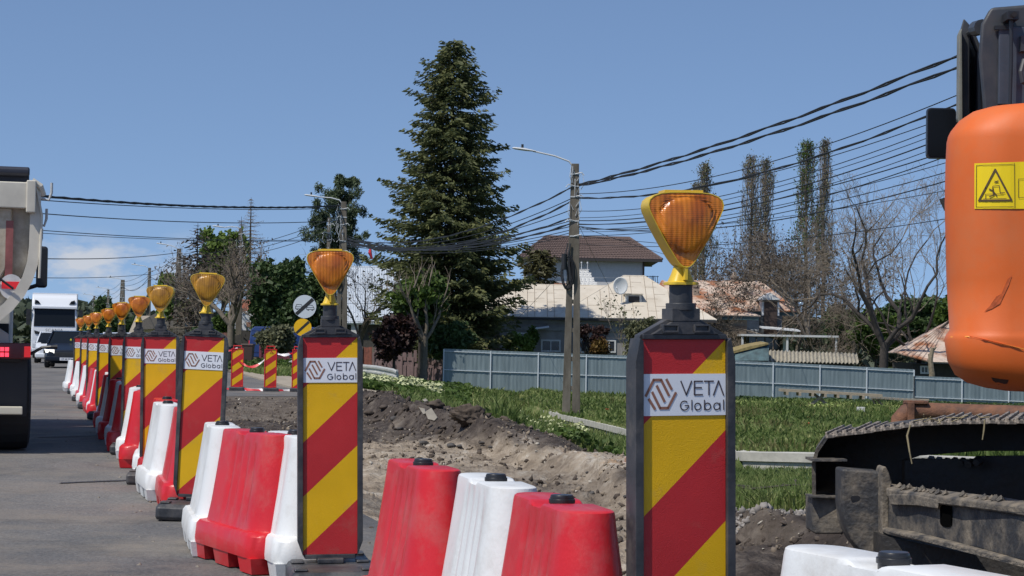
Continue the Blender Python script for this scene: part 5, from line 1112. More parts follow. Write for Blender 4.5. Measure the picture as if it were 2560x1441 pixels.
mb = MB(); mb.box(at(392, 850, 174.5).x, at(445, 850, 174.5).x, 174.5, 183, -.2, at(400, 815, 174).z); mb.build('stone_wall', mat('rubble_stone', (.36, .31, .24), .9, var=.5, vs=1.5), hg, world=True)
mb = MB(); p = at(436, 795, 176); mb.box(p.x - .3, p.x + .5, 176, 176.8, p.z - 1, p.z + .5); mb.build('chimney', mat('chimney_red', (.30, .12, .08), .9), hg, world=True)
# --- fences and gates on the left
def board_fence(label, px0, px1, ytop, Y, m, zb=None, post=None, gap=0, name='board_fence', group=None, panels=1, ytop2=None):
    a = at(px0, ytop, Y); c = at(px1, ytop2 or ytop, Y); zb = gz((a.x + c.x) / 2, Y) - .15 if zb is None else zb; t = thing(name, label, 'fence', (a.x, Y, zb + .15), group=group)
    n = max(2, int((c.x - a.x) / .16)); mb = MB()
    for i in range(n): x0 = a.x + (c.x - a.x) * i / n; x1 = a.x + (c.x - a.x) * (i + .94) / n; z = a.z + (c.z - a.z) * i / n; mb.box(x0, x1, Y, Y + .03, zb, z - .02 * (i % 3 == 1))
    mb.build('boards', m, t, world=True)
    for i in range(panels + 1): x = a.x + (c.x - a.x) * i / panels; mb = MB(); mb.box(x - .06, x + .06, Y - .06, Y - .003, zb, a.z + (c.z - a.z) * i / panels + .04); mb.build('post', post or m, t, world=True)
    return t
board_fence('faded brown wooden fence left of the latticed pole', 543, 575, 832, 118, mat('faded_red_boards', (.20, .095, .075), .8, var=.2), panels=1)
board_fence('dark gate beside the leaning tree trunk', 575, 600, 838, 118.3, mat('dark_boards', (.05, .045, .04), .8, var=.3), panels=1)
board_fence('burgundy sheet metal gate in front of the blue van', 652, 722, 842, 98, mat('burgundy_sheet', (.17, .045, .065), .55, var=.15), panels=2)
board_fence('rusty red sheet fence right of the second striped board', 905, 962, 868, 112, mat('rust_red_sheet', (.25, .085, .06), .7, var=.3), post=MCON, panels=2)
# precast concrete fence, mauve
t = thing('concrete_fence', 'mauve precast concrete fence with square relief panels behind the guardrail', 'fence', (at(1030, 950, 104).x, 104, gz(-5, 104)))
mp_ = mat('mauve_concrete', (.22, .15, .15), .85, var=.15, vs=3)
for i, (x0, x1, yt) in enumerate(((934, 957, 884), (957, 980, 886), (980, 1004, 888), (1004, 1032, 893), (1032, 1057, 896), (1057, 1082, 900), (1082, 1107, 905))):
    a = at(x0, yt, 104); c = at(x1, yt, 104); zb = gz(a.x, 104) - .2; mb = MB(); mb.box(a.x, c.x - .02, 104, 104.08, zb, a.z)
    h = (a.z - zb)
    for r_ in range(2):
        for q in range(2): x = a.x + .05 + q * (c.x - a.x) / 2; z = zb + .35 + r_ * .85; mb.box(x, x + (c.x - a.x) / 2 - .09, 103.96, 103.998, z, z + .62)
    mb.box(a.x - .05, a.x + .06, 103.93, 104.1, zb, a.z + .05); mb.build('panel', mp_, t, world=True, bevel=.01)
# guardrail
MG = mat('galvanised_rail', (.50, .50, .46), .5, metal=.3, var=.12, vs=3)
def guardrail(label, pts, group='galvanised guardrail sections', h=.40):
    P_ = [at(x, y, Y) for x, y, Y in pts]; t = thing('guardrail', label, 'guardrail', (P_[-1].x, P_[-1].y, gz(P_[-1].x, P_[-1].y)), group=group); mb = MB(); rings = []
    prof = [(0, .0), (-.05, -.02), (-.10, -.06), (-.10, -.12), (-.01, -.16), (-.01, -.22), (-.09, -.26), (-.09, -.31), (-.04, -.36), (0, -.38), (.02, -.36), (.02, -.02)]
    for p in P_: rings.append([(p.x + d * .25, p.y + d, p.z + z) for d, z in prof])
    mb.loft(rings); mb.build('rail', MG, t, world=True)
    return t, P_
t, P_ = guardrail('galvanised guardrail ending in front of the mauve fence', [(880, 909, 82), (940, 914, 78), (984, 922, 75), (992, 926, 74.6), (996, 934, 74.8)])
for x, y, Y in ((992, 926, 74.9), (905, 912, 80)): p = at(x, y, Y); mb = MB(); mb.box(p.x - .05, p.x + .05, Y, Y + .12, gz(p.x, Y) - .5, p.z + .02); mb.build('post', MG, t, world=True)
t, P_ = guardrail('curved guardrail behind the small striped boards', [(682, 920, 84), (700, 912, 83), (735, 899, 82), (790, 896, 81), (830, 897, 80)])
for x, y, Y in ((735, 899, 82.2), (800, 896, 81.2)): p = at(x, y, Y); mb = MB(); mb.box(p.x - .05, p.x + .05, Y, Y + .12, -.4, p.z + .02); mb.build('post', MG, t, world=True)
# traffic sign pair
sg = thing('road_sign', 'grey round end of overtaking ban sign above a yellow temporary one', 'road sign', (at(757, 900, 70).x, 70, gz(at(757, 900, 70).x, 70)))
pb = sg.location; mb = MB(); mb.tube([(pb.x, 70, pb.z - .2), (at(761, 745, 70).x, 70, at(761, 745, 70).z)], .035, 10); mb.build('post', MGAL, sg, world=True)
def disc_sign(cx, cy, rpx, Y, m, name):
    c = at(cx, cy, Y); r_ = rpx * Y / F; mb = MB(); mb.loft([[(c.x + r_ * math.cos(a_), y, c.z + r_ * math.sin(a_)) for a_ in np.linspace(0, 2 * math.pi, 40, endpoint=False)] for y in (Y - .05, Y - .04)]); return mb.build(name, m, sg, world=True), c, r_
d1, c, r_ = disc_sign(762, 767, 29, 70, mat('sign_grey', (.55, .60, .64), .5), 'upper_disc')
def band(parent, c, r_, w_, y, m, a0=43):
    mb = MB(); ca, sa = math.cos(R(a0)), math.sin(R(a0)); L_ = math.sqrt(r_ * r_ - w_ * w_ / 4) * .98; mb.add([(c.x + s1 * L_ * ca - s2 * w_ / 2 * sa, y, c.z + s1 * L_ * sa + s2 * w_ / 2 * ca) for s1, s2 in ((-1, -1), (1, -1), (1, 1), (-1, 1))], [(0, 1, 2, 3)]); return mb.build('stripe', m, parent, world=True, fix=False)
MKS = mat('sign_black', (.02, .02, .02), .5)
band(d1, c, r_, .12, 70 - .056, MKS)
mb = MB()
for cx_, cy_ in ((-.19, -.02), (.20, -.04)):
    P = lambda l: [(c.x + cx_ + a * 1.0, c.z + cy_ + b_) for a, b_ in l]
    mb.strip(P([(-.12, .02), (-.09, .09), (.07, .09), (.11, .02), (.13, -.01), (.13, -.06), (-.13, -.06), (-.13, -.01), (-.12, .02)]), .018, 70 - .052, 0); mb.strip(P([(-.12, .01), (.12, .01)]), .016, 70 - .052); mb.strip(P([(-.09, -.08), (-.05, -.08)]), .03, 70 - .052); mb.strip(P([(.05, -.08), (.09, -.08)]), .03, 70 - .052)
mb.build('car_symbols', MKS, d1, world=True, fix=False)
d2, c, r_ = disc_sign(757, 819, 22, 70, MY_, 'lower_disc'); band(d2, c, r_, .085, 70 - .056, MKS)
# ================================================================== BINS, BENCH, VAN
for px, py, h_, w_, m, lb, nm in ((619, 935, 48, 30, mat('brown_bin', (.075, .045, .035), .6), 'brown wheeled bin beside the leftmost small striped board', 'wheelie_bin'), (573, 928, 42, 14, mat('dark_bin', (.03, .032, .036), .6), 'dark grey bin just left of the small striped board', 'wheelie_bin')):
    Y = 84; p = at(px, py, Y); zb = gz(p.x, Y); hh = 1.05 if h_ > 45 else .95; ww_ = w_ * Y / F / 2; t = thing(nm, lb, 'bin', (p.x, Y, max(zb, .0))); mb = MB()
    mb.loft([[(x, y, z) for x, y in rrect(ww_ * k, .30 * k, .04)] for z, k in ((.06, .74), (.9 * hh, .97), (.93 * hh, 1.04), (.95 * hh, 1.04))]); mb.build('body', m, t, bevel=.005)
    mb = MB(); mb.loft([[(x, y + yo, z) for x, y in rrect(ww_ * 1.05, .32, .04)] for z, yo in ((.955 * hh, 0), (1.0 * hh, .02))]); mb.tube([(-ww_, .34, hh * .97), (ww_, .34, hh * .97)], .015, 6); mb.build('lid', m, t, bevel=.006)
    for s_ in (-1, 1): mb = MB(); mb.tube([(s_ * ww_ * .8, .22, .1), (s_ * ww_ * .95, .22, .1)], .1, 14); mb.build('wheel', MCAP, t)
MWOOD = mat('weathered_wood', (.40, .33, .24), .85, col2=(.27, .23, .17), vs=6, stretch=(1, 1, 4))
t = thing('trestle_table', 'long wooden trestle table in the grass in front of the fence', 'table', (at(2050, 1010, 84).x, 84, gz(12, 84)))
mb = MB(); a = at(1950, 975, 84); c = at(2203, 989, 84); mb.loft([[(p.x, 83.7 + dy, p.z + dz) for dy, dz in ((0, -.06), (.75, -.06), (.75, .05), (0, .05))] for p in (a, c)]); mb.build('table_top', MWOOD, t, world=True)
for i in range(7): f_ = (i + .5) / 8; p = a.lerp(c, f_); mb = MB(); mb.box(p.x - .05, p.x + .05, 83.66, 84.5, p.z - .20, p.z - .061); mb.build('batten', MWOOD, t, world=True)
for sx in (-1, 1):
    for (x, y) in ((2048, 982),): p = at(x, y, 84); b_ = gz(p.x, 84) - .05; q = at(x + sx * 34, 1018, 84); mb = MB(); mb.loft([[(p.x - sx * .25 + dx, 83.9 + dy + (.14 if sx > 0 else 0), p.z - .03) for dx, dy in ((-.09, 0), (.09, 0), (.09, .06), (-.09, .06))], [(q.x + dx, 83.9 + dy + (.14 if sx > 0 else 0), b_) for dx, dy in ((-.10, 0), (.10, 0), (.10, .06), (-.10, .06))]]); mb.build('leg', MWOOD, t, world=True)
t = thing('bench', 'slatted wooden bench at the right end of the trestle table', 'bench', (at(2230, 1010, 86).x, 86, gz(16, 86)))
a = at(2176, 993, 86); c = at(2318, 1003, 86)
for i in range(13): f_ = i / 13; p = a.lerp(c, f_); q = a.lerp(c, (i + .7) / 13); mb = MB(); mb.box(p.x, q.x, 85.5 , 86.3, p.z - .05, p.z + .04); mb.build('slat', mat('grey_wood', (.26, .24, .20), .9, var=.2), t, world=True)
for x0, x1 in ((2180, 2190), (2188, 2215)): p = at(x0, 996, 86); q = at(x1, 1022, 86); mb = MB(); mb.tube([(p.x, 85.9, p.z), (q.x, 85.9, gz(q.x, 86) - .05)], .05, 6); mb.build('leg', MWOOD, t, world=True)
mb = MB(); mb.box(a.x, c.x, 85.6, 85.68, a.z - .10, a.z - .031); p = at(2300, 1010, 86); mb.box(p.x, p.x + .08, 85.6, 85.7, gz(p.x, 86) - .05, p.z); mb.build('rail', MWOOD, t, world=True)
t = thing('concrete_block', 'small pale block lying in the grass below the trestle table', 'block', (0, 0, 0)); p = at(2152, 1030, 74); t.location = (p.x, 74, gz(p.x, 74)); mb = MB(); mb.box(-.13, .13, -.15, .15, -.1, .22); mb.build('block', mat('pale_block', (.55, .55, .52), .8), t, bevel=.01)
# ================================================================== VEHICLES
MTW = mat('tipper_cream', (.64, .57, .45), .55, col2=(.40, .29, .17), vs=1.6, lo=.45, hi=.68, bump=.5, bs=12, detail=9, grime=((.22, .16, .10), .44, .62, 1.3, .7)); MTW2 = mat('tipper_rim', (.60, .56, .47), .5, var=.15, vs=2)
MGR = mat('chassis_black', (.018, .019, .021), .6, var=.4, vs=4); MTYRE = mat('tyre', (.022, .022, .023), .85); MCHR = mat('wheel_metal', (.42, .43, .44), .35, metal=.6)
MGLASS = mat('windscreen', (.008, .010, .012), .22, spec=.25); MRL = mat('tail_red', (.45, .01, .012), .25, emit=((1, .04, .05), .25)); MRLIT = mat('tail_red_lit', (.8, .02, .03), .3, emit=((1, .05, .09), 1.6)); MRD = mat('tail_dark', (.10, .008, .012), .2)
MWHT = mat('truck_white', (.72, .74, .76), .35, coat=.4); MBLUE = mat('midnight_paint', (.007, .010, .018), .35, coat=.15, spec=.3); MVB = mat('van_blue', (.02, .045, .17), .3, coat=.6); MHL = mat('headlight', (.7, .7, .68), .1, emit=((1, .93, .8), 1.0)); MPL = mat('plate_white', (.7, .7, .72), .5)
def wheel(parent, x, y, r, w, axis='x', rim=.58):
    mb = MB(); rings = []
    for t_, k in ((-w / 2, .86), (-w / 2 + .02, .97), (-w / 4, 1), (w / 4, 1), (w / 2 - .02, .97), (w / 2, .86)):
        rings.append([(x + t_, y + r * k * math.cos(a), r + r * k * math.sin(a)) for a in np.linspace(0, 2 * math.pi, 26, endpoint=False)])
    mb.loft(rings); wh = mb.build('wheel', MTYRE, parent, smooth=False); mb = MB(); rings = []
    for t_, k in ((-w / 2 - .006, rim), (w / 2 + .006, rim)): rings.append([(x + t_, y + r * k * math.cos(a), r + r * k * math.sin(a)) for a in np.linspace(0, 2 * math.pi, 20, endpoint=False)])
    mb.loft(rings); mb.build('rim', MCHR, wh); return wh
# --- tipper lorry, its rear right corner in view
Yt = 19.2; rx = at(97, 700, Yt).x; cxT = rx - 1.25
tt = thing('tipper_lorry', 'dirty cream half-pipe tipper lorry seen from behind at the left edge', 'lorry', (rx - 1.25 * math.cos(R(15.5)), Yt - 1.25 * math.sin(R(15.5)), .006), R(15.5))
def U(hw, top, bot, n=18, inset=0):
    """half-pipe section: straight sides flowing into a round belly"""
    o = [(hw - inset, top)]; 
    for k in range(n + 1): a = R(0 - 180 * k / n); o.append(((hw - inset) * (abs(math.cos(a)) ** .8) * (1 if math.cos(a) >= 0 else -1), bot + .95 + (.95 - inset) * math.sin(a)))
    o.append((-hw + inset, top)); return o
topz, botz = at(90, 464, Yt).z, at(30, 866, Yt).z
mb = MB(); A = U(1.24, topz, botz); mb.loft([[(x, 0.0, z) for x, z in A], [(x, 5.6, z) for x, z in A]]); bd = mb.build('tipper_body', MTW, tt, bevel=.01)
mb = MB(); O = U(1.25, topz + .01, botz - .005); I = U(1.25, topz + .01, botz, inset=.10); 
rg = [[(x, yv, z) for x, z in P_] for P_, yv in ((I, -.001), (I, -.09), (O, -.09), (O, .02))]
n_ = len(O); mb.add([p for r_ in rg for p in r_], [(i * n_ + j, i * n_ + j + 1, (i + 1) * n_ + j + 1, (i + 1) * n_ + j) for i in range(3) for j in range(n_ - 1)]); mb.build('rim_band', MTW2, bd)
mb = MB(); I2 = U(1.25, topz - .25, botz, inset=.26); mb.loft([[(x, -.05, z) for x, z in I2], [(x * .985, -.075, z + .01) for x, z in I2]]); mb.build('tailgate', MTW, bd, bevel=.008)
mb = MB(); mb.box(-1.26, 1.20, -.14, -.02, topz - .24, topz + .01); mb.box(1.11, 1.20, -.16, -.05, topz - .28, topz + .03); mb.build('gate_bar', MTW2, bd, bevel=.012)
mb = MB(); mb.box(-1.15, 1.14, .05, 5.2, topz, topz + .125); mb.tube([(-1.1, -.0, topz + .12), (1.14, -.0, topz + .12)], .05, 8); mb.build('rolled_tarpaulin', mat('dark_tarp', (.02, .024, .04), .6, bump=1, bs=6), tt, bevel=.02)
mb = MB(); mb.add([(.93, -.0775, at(40, 556, Yt).z), (1.0, -.0775, at(40, 556, Yt).z), (1.0, -.0775, at(40, 700, Yt).z), (.93, -.0775, at(40, 700, Yt).z)], [(0, 1, 2, 3)]); mb.build('red_reflector_strip', mat('faded_red', (.28, .09, .08), .6, var=.3), bd, fix=False)
mb = MB(); c = (at(30, 705, Yt).x - cxT, at(30, 720, Yt).z); mb.loft([[(c[0] + .11 * math.cos(a), y, c[1] + .12 * math.sin(a)) for a in np.linspace(0, 2 * math.pi, 20, endpoint=False)] for y in (-.079, -.083)]); mb.box(c[0] - .09, c[0] + .09, -.088, -.0835, c[1] - .02, c[1] + .05, 1); mb.build('round_mark', [mat('mark_white', (.65, .63, .6), .6, var=.2), MRL], bd)
mb = MB(); mb.tube([(c[0] - .35, -.12, c[1] + .25), (c[0] + .02, -.12, c[1] - .02)], .012, 6); mb.build('latch_rod', MGR, bd)
for k, (z_, l) in enumerate(((487, 44), (545, 40), (590, 22))):
    z = at(110, z_, Yt).z; mb = MB(); l_ = (130 - 97 - 6 * k) * Yt / F * .95; mb.tube([(1.24, .25 + .5 * k, z - .02), (1.24 + l_ * .8, .25 + .5 * k, z - .04), (1.24 + l_, .25 + .5 * k, z + .03), (1.24 + l_, .25 + .5 * k, z + .13)], .014, 7); mb.build('side_hook', MGAL, bd)
mb = MB(); mb.tube([(1.20, -.10, topz - .02), (1.26, -.10, topz - .3), (1.25, -.10, topz - .9)], .012, 6); mb.tube([(1.16, -.1, topz + .03), (1.24, -.1, topz - .02), (1.27, -.05, topz - .1)], .03, 8); mb.build('hinge_pin', MTW2, bd)
zl = lambda py: at(40, py, Yt).z - .006
mb = MB(); mb.box(-.45, .45, .15, 7.5, zl(960), zl(870)); mb.box(-1.1, 1.10, .1, .35, zl(905), zl(866)); mb.box(.95, 1.12, 5.6, 7.6, zl(960), zl(800)); mb.build('chassis', MGR, tt, bevel=.01)
mb = MB(); mb.prism([(.62, zl(850)), (.80, zl(806)), (.98, zl(835)), (1.0, zl(862)), (.62, zl(862))], .05, .12); mb.build('hinge_plate', mat('primer_grey', (.33, .32, .31), .7), tt, bevel=.01)
for s_ in (-1, 1):
    mb = MB(); x0, x1 = (.50, 1.19); mb.box(*sorted((s_ * x0, s_ * x1)), .02, .12, zl(898), zl(858)); lm = mb.build('lamp_unit', MRD, tt, bevel=.01)
    mb = MB()
    for k in range(3):
        for q in range(2): xx = s_ * (.88 + .045 * k) if s_ > 0 else s_ * (.88 + .045 * k); mb.box(xx - .018, xx + .018, .008, .019, zl(882) - .02 + q * .052 - .02, zl(882) - .02 + q * .052 + .018)
    mb.build('lit_lamp', MRLIT, lm); mb = MB(); mb.box(*sorted((s_ * 1.13, s_ * 1.19)), .0, .019, zl(893), zl(866)); mb.build('marker_lamp', MRL, lm)
    mb = MB(); mb.tube([(s_ * 1.19, .07, zl(885)), (s_ * 1.30, .04, zl(868)), (s_ * 1.38, .02, zl(866)), (s_ * 1.44, .02, zl(866))], [.015, .015, .015, .025], 7); mb.build('stalk_lamp', MCAP, lm)
    mb = MB(); mb.box(*sorted((s_ * .45, s_ * 1.17)), .16, .19, zl(1042), zl(898)); mb.build('mud_flap', mat('flap_black', (.022, .022, .024), .7), tt)
    for yv in (.95, 2.3, 6.6): wheel(tt, s_ * .95 , yv, .50, .55 if yv < 5 else .32)
mb = MB(); mb.box(-1.13, 1.13, .04, .12, zl(1037), zl(1017)); mb.build('under_run_bar', mat('bar_cream', (.60, .56, .44), .5), tt, bevel=.01)
mb = MB(); mb.box(-1.18, 1.18, 6.0, 7.9, .55, 2.55); cb = mb.build('cab', mat('cab_white', (.55, .55, .52), .5), tt, bevel=.06)
bpy.context.view_layer.update(); TI = tt.matrix_world.inverted(); Ym = Yt + 6.9; sc_ = Ym / F; mc = TI @ at(105, 668, Ym)
mb = MB(); mb.loft([[(mc.x + x, mc.y + yv, mc.z + z) for x, z in rrect(14 * sc_ * k, 52 * sc_ * k, .04, 4)] for yv, k in ((0, .9), (.03, 1), (.12, .9))]); mb.tube([(mc.x, mc.y + .05, mc.z - .22), (1.1, mc.y + .1, mc.z - .38)], .03, 6); mb.tube([(mc.x, mc.y + .05, mc.z + .25), (1.1, mc.y + .1, mc.z + .3)], .03, 6); mb.build('wing_mirror', MCAP, cb)
# --- white articulated lorry coming towards us
Yl = 112; xl0 = at(134, 890, Yl).x
tl = thing('articulated_lorry', 'white articulated lorry facing us, behind the dark car', 'lorry', (xl0, Yl, .01), R(12.5))
hw3 = 1.25; mb = MB(); prof = [(0, .35), (-.12, .55), (-.14, 1.2), (-.05, 1.85), (.10, 2.75), (.35, 3.35), (.75, 3.62), (2.3, 3.66), (2.3, .45)]
mb.loft([[(x, y, z) for y, z in prof] for x in (-hw3, hw3)]); cabw = mb.build('cab', MWHT, tl, bevel=.08)
def fq(mb, x0, x1, z0, z1, y, m=0, th=.03): mb.box(x0, x1, y - th, y, z0, z1, m)
mb = MB(); mb.loft([[(x, -.155 if z < 2 else -.0, z) for x, z in ((-1.1, 1.72), (1.1, 1.72), (1.08, 2.02), (-1.08, 2.02))], [(x, .1, z) for x, z in ((-1.1, 1.72), (1.1, 1.72), (1.08, 2.02), (-1.08, 2.02))]])
mb = MB(); mb.loft([[(-1.12, -.09, 1.80), (1.12, -.09, 1.80), (1.10, .085, 2.78), (-1.10, .085, 2.78)], [(-1.12, .1, 1.80), (1.12, .1, 1.80), (1.1, .2, 2.78), (-1.10, .2, 2.78)]]); mb.build('windscreen', MGLASS, cabw)
mb = MB(); mb.box(-1.22, 1.22, -.10, .25, 2.78, 2.92); mb.build('sun_visor', MWHT, cabw, bevel=.02)
mb = MB(); 
for z0, z1, w_ in ((1.30, 1.40, .62), (1.12, 1.22, .60), (.94, 1.04, .58), (.74, .86, .56)): fq(mb, -w_, w_, z0, z1, -.135)
for s_ in (-1, 1): mb.loft([[(s_ * x, -.17, z) for x, z in ((.55, 1.30), (1.05, 1.38), (1.1, 1.56), (.62, 1.44))], [(s_ * x, -.10, z) for x, z in ((.55, 1.30), (1.05, 1.38), (1.1, 1.56), (.62, 1.44))]])
mb.build('grille', MGR, cabw)
for s_ in (-1, 1):
    mb = MB(); mb.box(*sorted((s_ * .72, s_ * 1.15)), -.17, -.13, .60, .80); mb.build('headlight', mat('lorry_lamp', (.6, .62, .65), .15), cabw); mb = MB(); mb.loft([[(s_ * x, y, z) for x, z in ((.78, 3.05), (1.10, 3.05), (1.08, 3.28), (.9, 3.22))] for y in (.17, .28)]); mb.build('roof_lamp', MGLASS, cabw)
    mb = MB(); mb.loft([[(s_ * 1.42 + x, y, z + 2.30) for x, z in rrect(.12, .44, .05, 3)] for y in (-.05, .10)]); mb.tube([(s_ * 1.2, .1, 2.7), (s_ * 1.42, .05, 2.7)], .03, 6); mb.build('mirror', MGR, cabw)
    mb = MB(); fq(mb, s_ * 1.20 - .04, s_ * 1.20 + .04, .5, 1.9, .2); 
    for yv in (1.1, 4.2, 10.5): wheel(tl, s_ * 1.0, yv, .5, .34)
mb = MB(); mb.box(-1.27, 1.27, 2.9, 14, 1.1, 3.72); mb.build('trailer', mat('trailer_white', (.62, .64, .66), .5), tl, bevel=.03)
mb = MB(); mb.box(-1.18, 1.18, -.19, .1, .28, .56); mb.build('bumper', MWHT, cabw, bevel=.03)
def text_mesh(s, size, name, m, parent, loc, sx=1.0):
    cu = bpy.data.curves.new(name, 'FONT'); cu.body = s; cu.size = size; cu.align_x = 'CENTER'; cu.extrude = .002; cu.resolution_u = 2
    o = bpy.data.objects.new(name + '_tmp', cu); COL.link(o); dg = bpy.context.evaluated_depsgraph_get(); me = bpy.data.meshes.new_from_object(o.evaluated_get(dg)); bpy.data.objects.remove(o); me.materials.clear(); me.materials.append(m)
    q = link(name, me, parent, loc); q.rotation_euler = (R(90), 0, 0); q.scale = (sx, 1, 1); return q
text_mesh('SCANIA', .24, 'lettering', mat('letter_dark', (.12, .13, .14), .4), cabw, (0, -.15, 1.50), 1.15)
# --- cars
def car(name, label, X, Y, yaw, paint, L_=4.45, Wd=1.76, Hc=1.42, lights=False, plate=False, group=None, facing=1, estate=False):
    t = thing(name, label, 'car', (X, Y, .008), yaw, group=group); h = Wd / 2
    mb = MB()                                        # body shell: cross sections along the length, y=0 at the nose
    S_ = [(0.0, .30, .58, .70), (.05, .24, .66, .86), (.35, .20, .74, .95), (1.05, .20, .90, .99), (1.25, .20, .93, 1.0), (3.9, .20, .95, 1.0), (L_ - .3, .24, .93, .97), (L_, .34, .80, .88)]
    rings = []
    for y, z0, z1, k in S_: rings.append([(x, y, z) for x, z in ((-h * k * .93, z0), (-h * k, z0 + .12), (-h * k, z1 - .18), (-h * k * .93, z1), (-h * k * .5, z1 + .02), (h * k * .5, z1 + .02), (h * k * .93, z1), (h * k, z1 - .18), (h * k, z0 + .12), (h * k * .93, z0))])
    mb.loft(rings); b_ = mb.build('body', paint, t, bevel=.03)
    cab = [(1.15, .90, .93), (1.95, Hc - .03, .76), (2.5, Hc, .75), (3.3, Hc - .02, .74), (4.3 if estate else 3.95, Hc - .10 if estate else .98, .84 if not estate else .76)]
    mb = MB(); rings = []
    for y, z, k in cab: rings.append([(-h * .93, y, .9), (-h * k, y, z - .03), (-h * k * .8, y, z), (h * k * .8, y, z), (h * k, y, z - .03), (h * .93, y, .9)])
    mb.loft(rings); mb.build('glasshouse', MGLASS, b_, smooth=False)
    mb = MB(); mb.loft([[(-h * k, y, z + .012), (h * k, y, z + .012), (h * k, y, z - .03), (-h * k, y, z - .03)] for y, z, k in ((1.93, Hc - .03, .74), (2.5, Hc, .745), (3.3, Hc - .02, .735), (3.5, Hc - .07, .74))])
    for s_ in (-1, 1):
        mb.tube([(s_ * h * .92, 1.15, .91), (s_ * h * .755, 1.95, Hc - .01)], .035, 6); mb.tube([(s_ * h * .93, 2.55, .92), (s_ * h * .755, 2.55, Hc - .03)], .03, 6); mb.tube([(s_ * h * .92, 3.95, .95), (s_ * h * .745, 3.35, Hc - .03)], .05, 6)
    mb.build('roof', paint, b_)
    mb = MB(); mb.box(-.45, .45, -.02, .08, .42, .60); mb.build('grille', MGR, b_, bevel=.01); mb = MB(); mb.box(-h * .92, h * .92, -.06, .2, .26, .44); mb.build('bumper', paint, b_, bevel=.03)
    for s_ in (-1, 1):
        mb = MB(); mb.loft([[(s_ * x, y + (abs(x) - .45) * .22, z) for x, z in ((.47, .56), (.80, .58), (.84, .70), (.47, .70))] for y in (-.012, .10)]); mb.build('headlight', MHL if (lights and s_ > -2) else mat('lamp_clear', (.55, .57, .6), .1), b_)
        mb = MB(); mb.loft([[(s_ * (h + .10) + x, 1.5 + y, z + .98) for x, z in rrect(.10, .07, .03, 3)] for y in (0, .08)]); mb.box(*sorted((s_ * (h - .08), s_ * (h + .05))), 1.52, 1.56, .93, .97); mb.build('mirror', paint, b_)
        for yv in (.85, 3.5): wheel(t, s_ * (h - .10), yv, .31, .20)
    mb = MB(); mb.box(-.26, .26, -.075, -.061, .29, .40); pl = mb.build('number_plate', MPL, b_)
    if plate: text_mesh('CT 49 SRN', .085, 'plate_lettering', mat('plate_ink', (.03, .03, .04), .5), pl, (0, -.077, .315), 1.0)
    return t, b_
c_, b_ = car('car', 'dark blue saloon with headlights on, in front of the white lorry', at(167, 900, 76).x, 76, R(9), MBLUE, lights=True, plate=True)
mb = MB(); mb.loft([[( .05 + .035 * math.cos(a), 1.40 + .01 + y, 1.06 + .07 * math.sin(a)) for a in np.linspace(0, 2 * math.pi, 10, endpoint=False)] for y in (-.01, .01)]); mb.build('yellow_hanging_charm', mat('charm_yellow', (.7, .7, .05), .5), b_)
car('car', 'white car mostly hidden behind the dark blue saloon', at(134, 900, 90).x, 90, R(11), MWHT)
car('car', 'white roofed car peeking over the fifth and sixth boards', at(296, 838, 96).x, 96, R(12), MWHT, Hc=1.46, group=None)
car('car', 'dark car whose roof shows between the fourth and fifth boards', at(376, 840, 92).x, 92, R(12), MBLUE, Hc=1.45, lights=False)
car('car', 'black car just right of the dark blue saloon, behind the far boards', at(238, 842, 95).x, 95, R(12), mat('black_paint', (.012, .012, .014), .3, coat=.6), Hc=1.40)
# van
Yv = 102; a = at(622, 890, Yv); zb = gz(a.x, Yv); vn_ = thing('van', 'blue panel van parked behind the burgundy gate', 'van', (a.x, Yv, max(zb, 0) + .0))
mb = MB(); Lv = 4.9; pr = [(0, .35), (0, 1.1), (.08, 1.75), (.25, 1.92), (3.3, 1.94), (3.9, 1.35), (4.75, 1.05), (4.9, .75), (4.9, .35)]
mb.loft([[(x, y, z) for x, z in pr] for y in (0, 1.85)]); bv = mb.build('body', MVB, vn_, bevel=.05)
mb = MB(); mb.box(.05, 3.0, -.012, -.002, 1.70, 1.72); mb.box(.15, 4.4, -.014, -.002, .60, .64); mb.build('trim', mat('van_trim', (.015, .03, .11), .5), bv)
mb = MB(); mb.loft([[(x, y, z) for x, z in ((3.0, 1.15), (3.85, 1.15), (3.35, 1.72), (3.0, 1.75))] for y in (-.01, .01)]); mb.build('window', MGLASS, bv)
mb = MB(); mb.box(-.02, .03, .02, .22, .9, 1.2); mb.build('tail_light', MRL, bv)
for xv in (1.0, 4.0):
    mb = MB(); rings = [[(xv + .33 * k * math.cos(a_), yv, .33 + .33 * k * math.sin(a_)) for a_ in np.linspace(0, 2 * math.pi, 24, endpoint=False)] for yv, k in ((-.03, .9), (-.0, 1), (.2, 1))]; mb.loft(rings); wv_ = mb.build('wheel', MTYRE, vn_); mb = MB(); mb.loft([[(xv + .2 * math.cos(a_), yv, .33 + .2 * math.sin(a_)) for a_ in np.linspace(0, 2 * math.pi, 16, endpoint=False)] for yv in (-.04, -.02)]); mb.build('rim', MCHR, wv_)
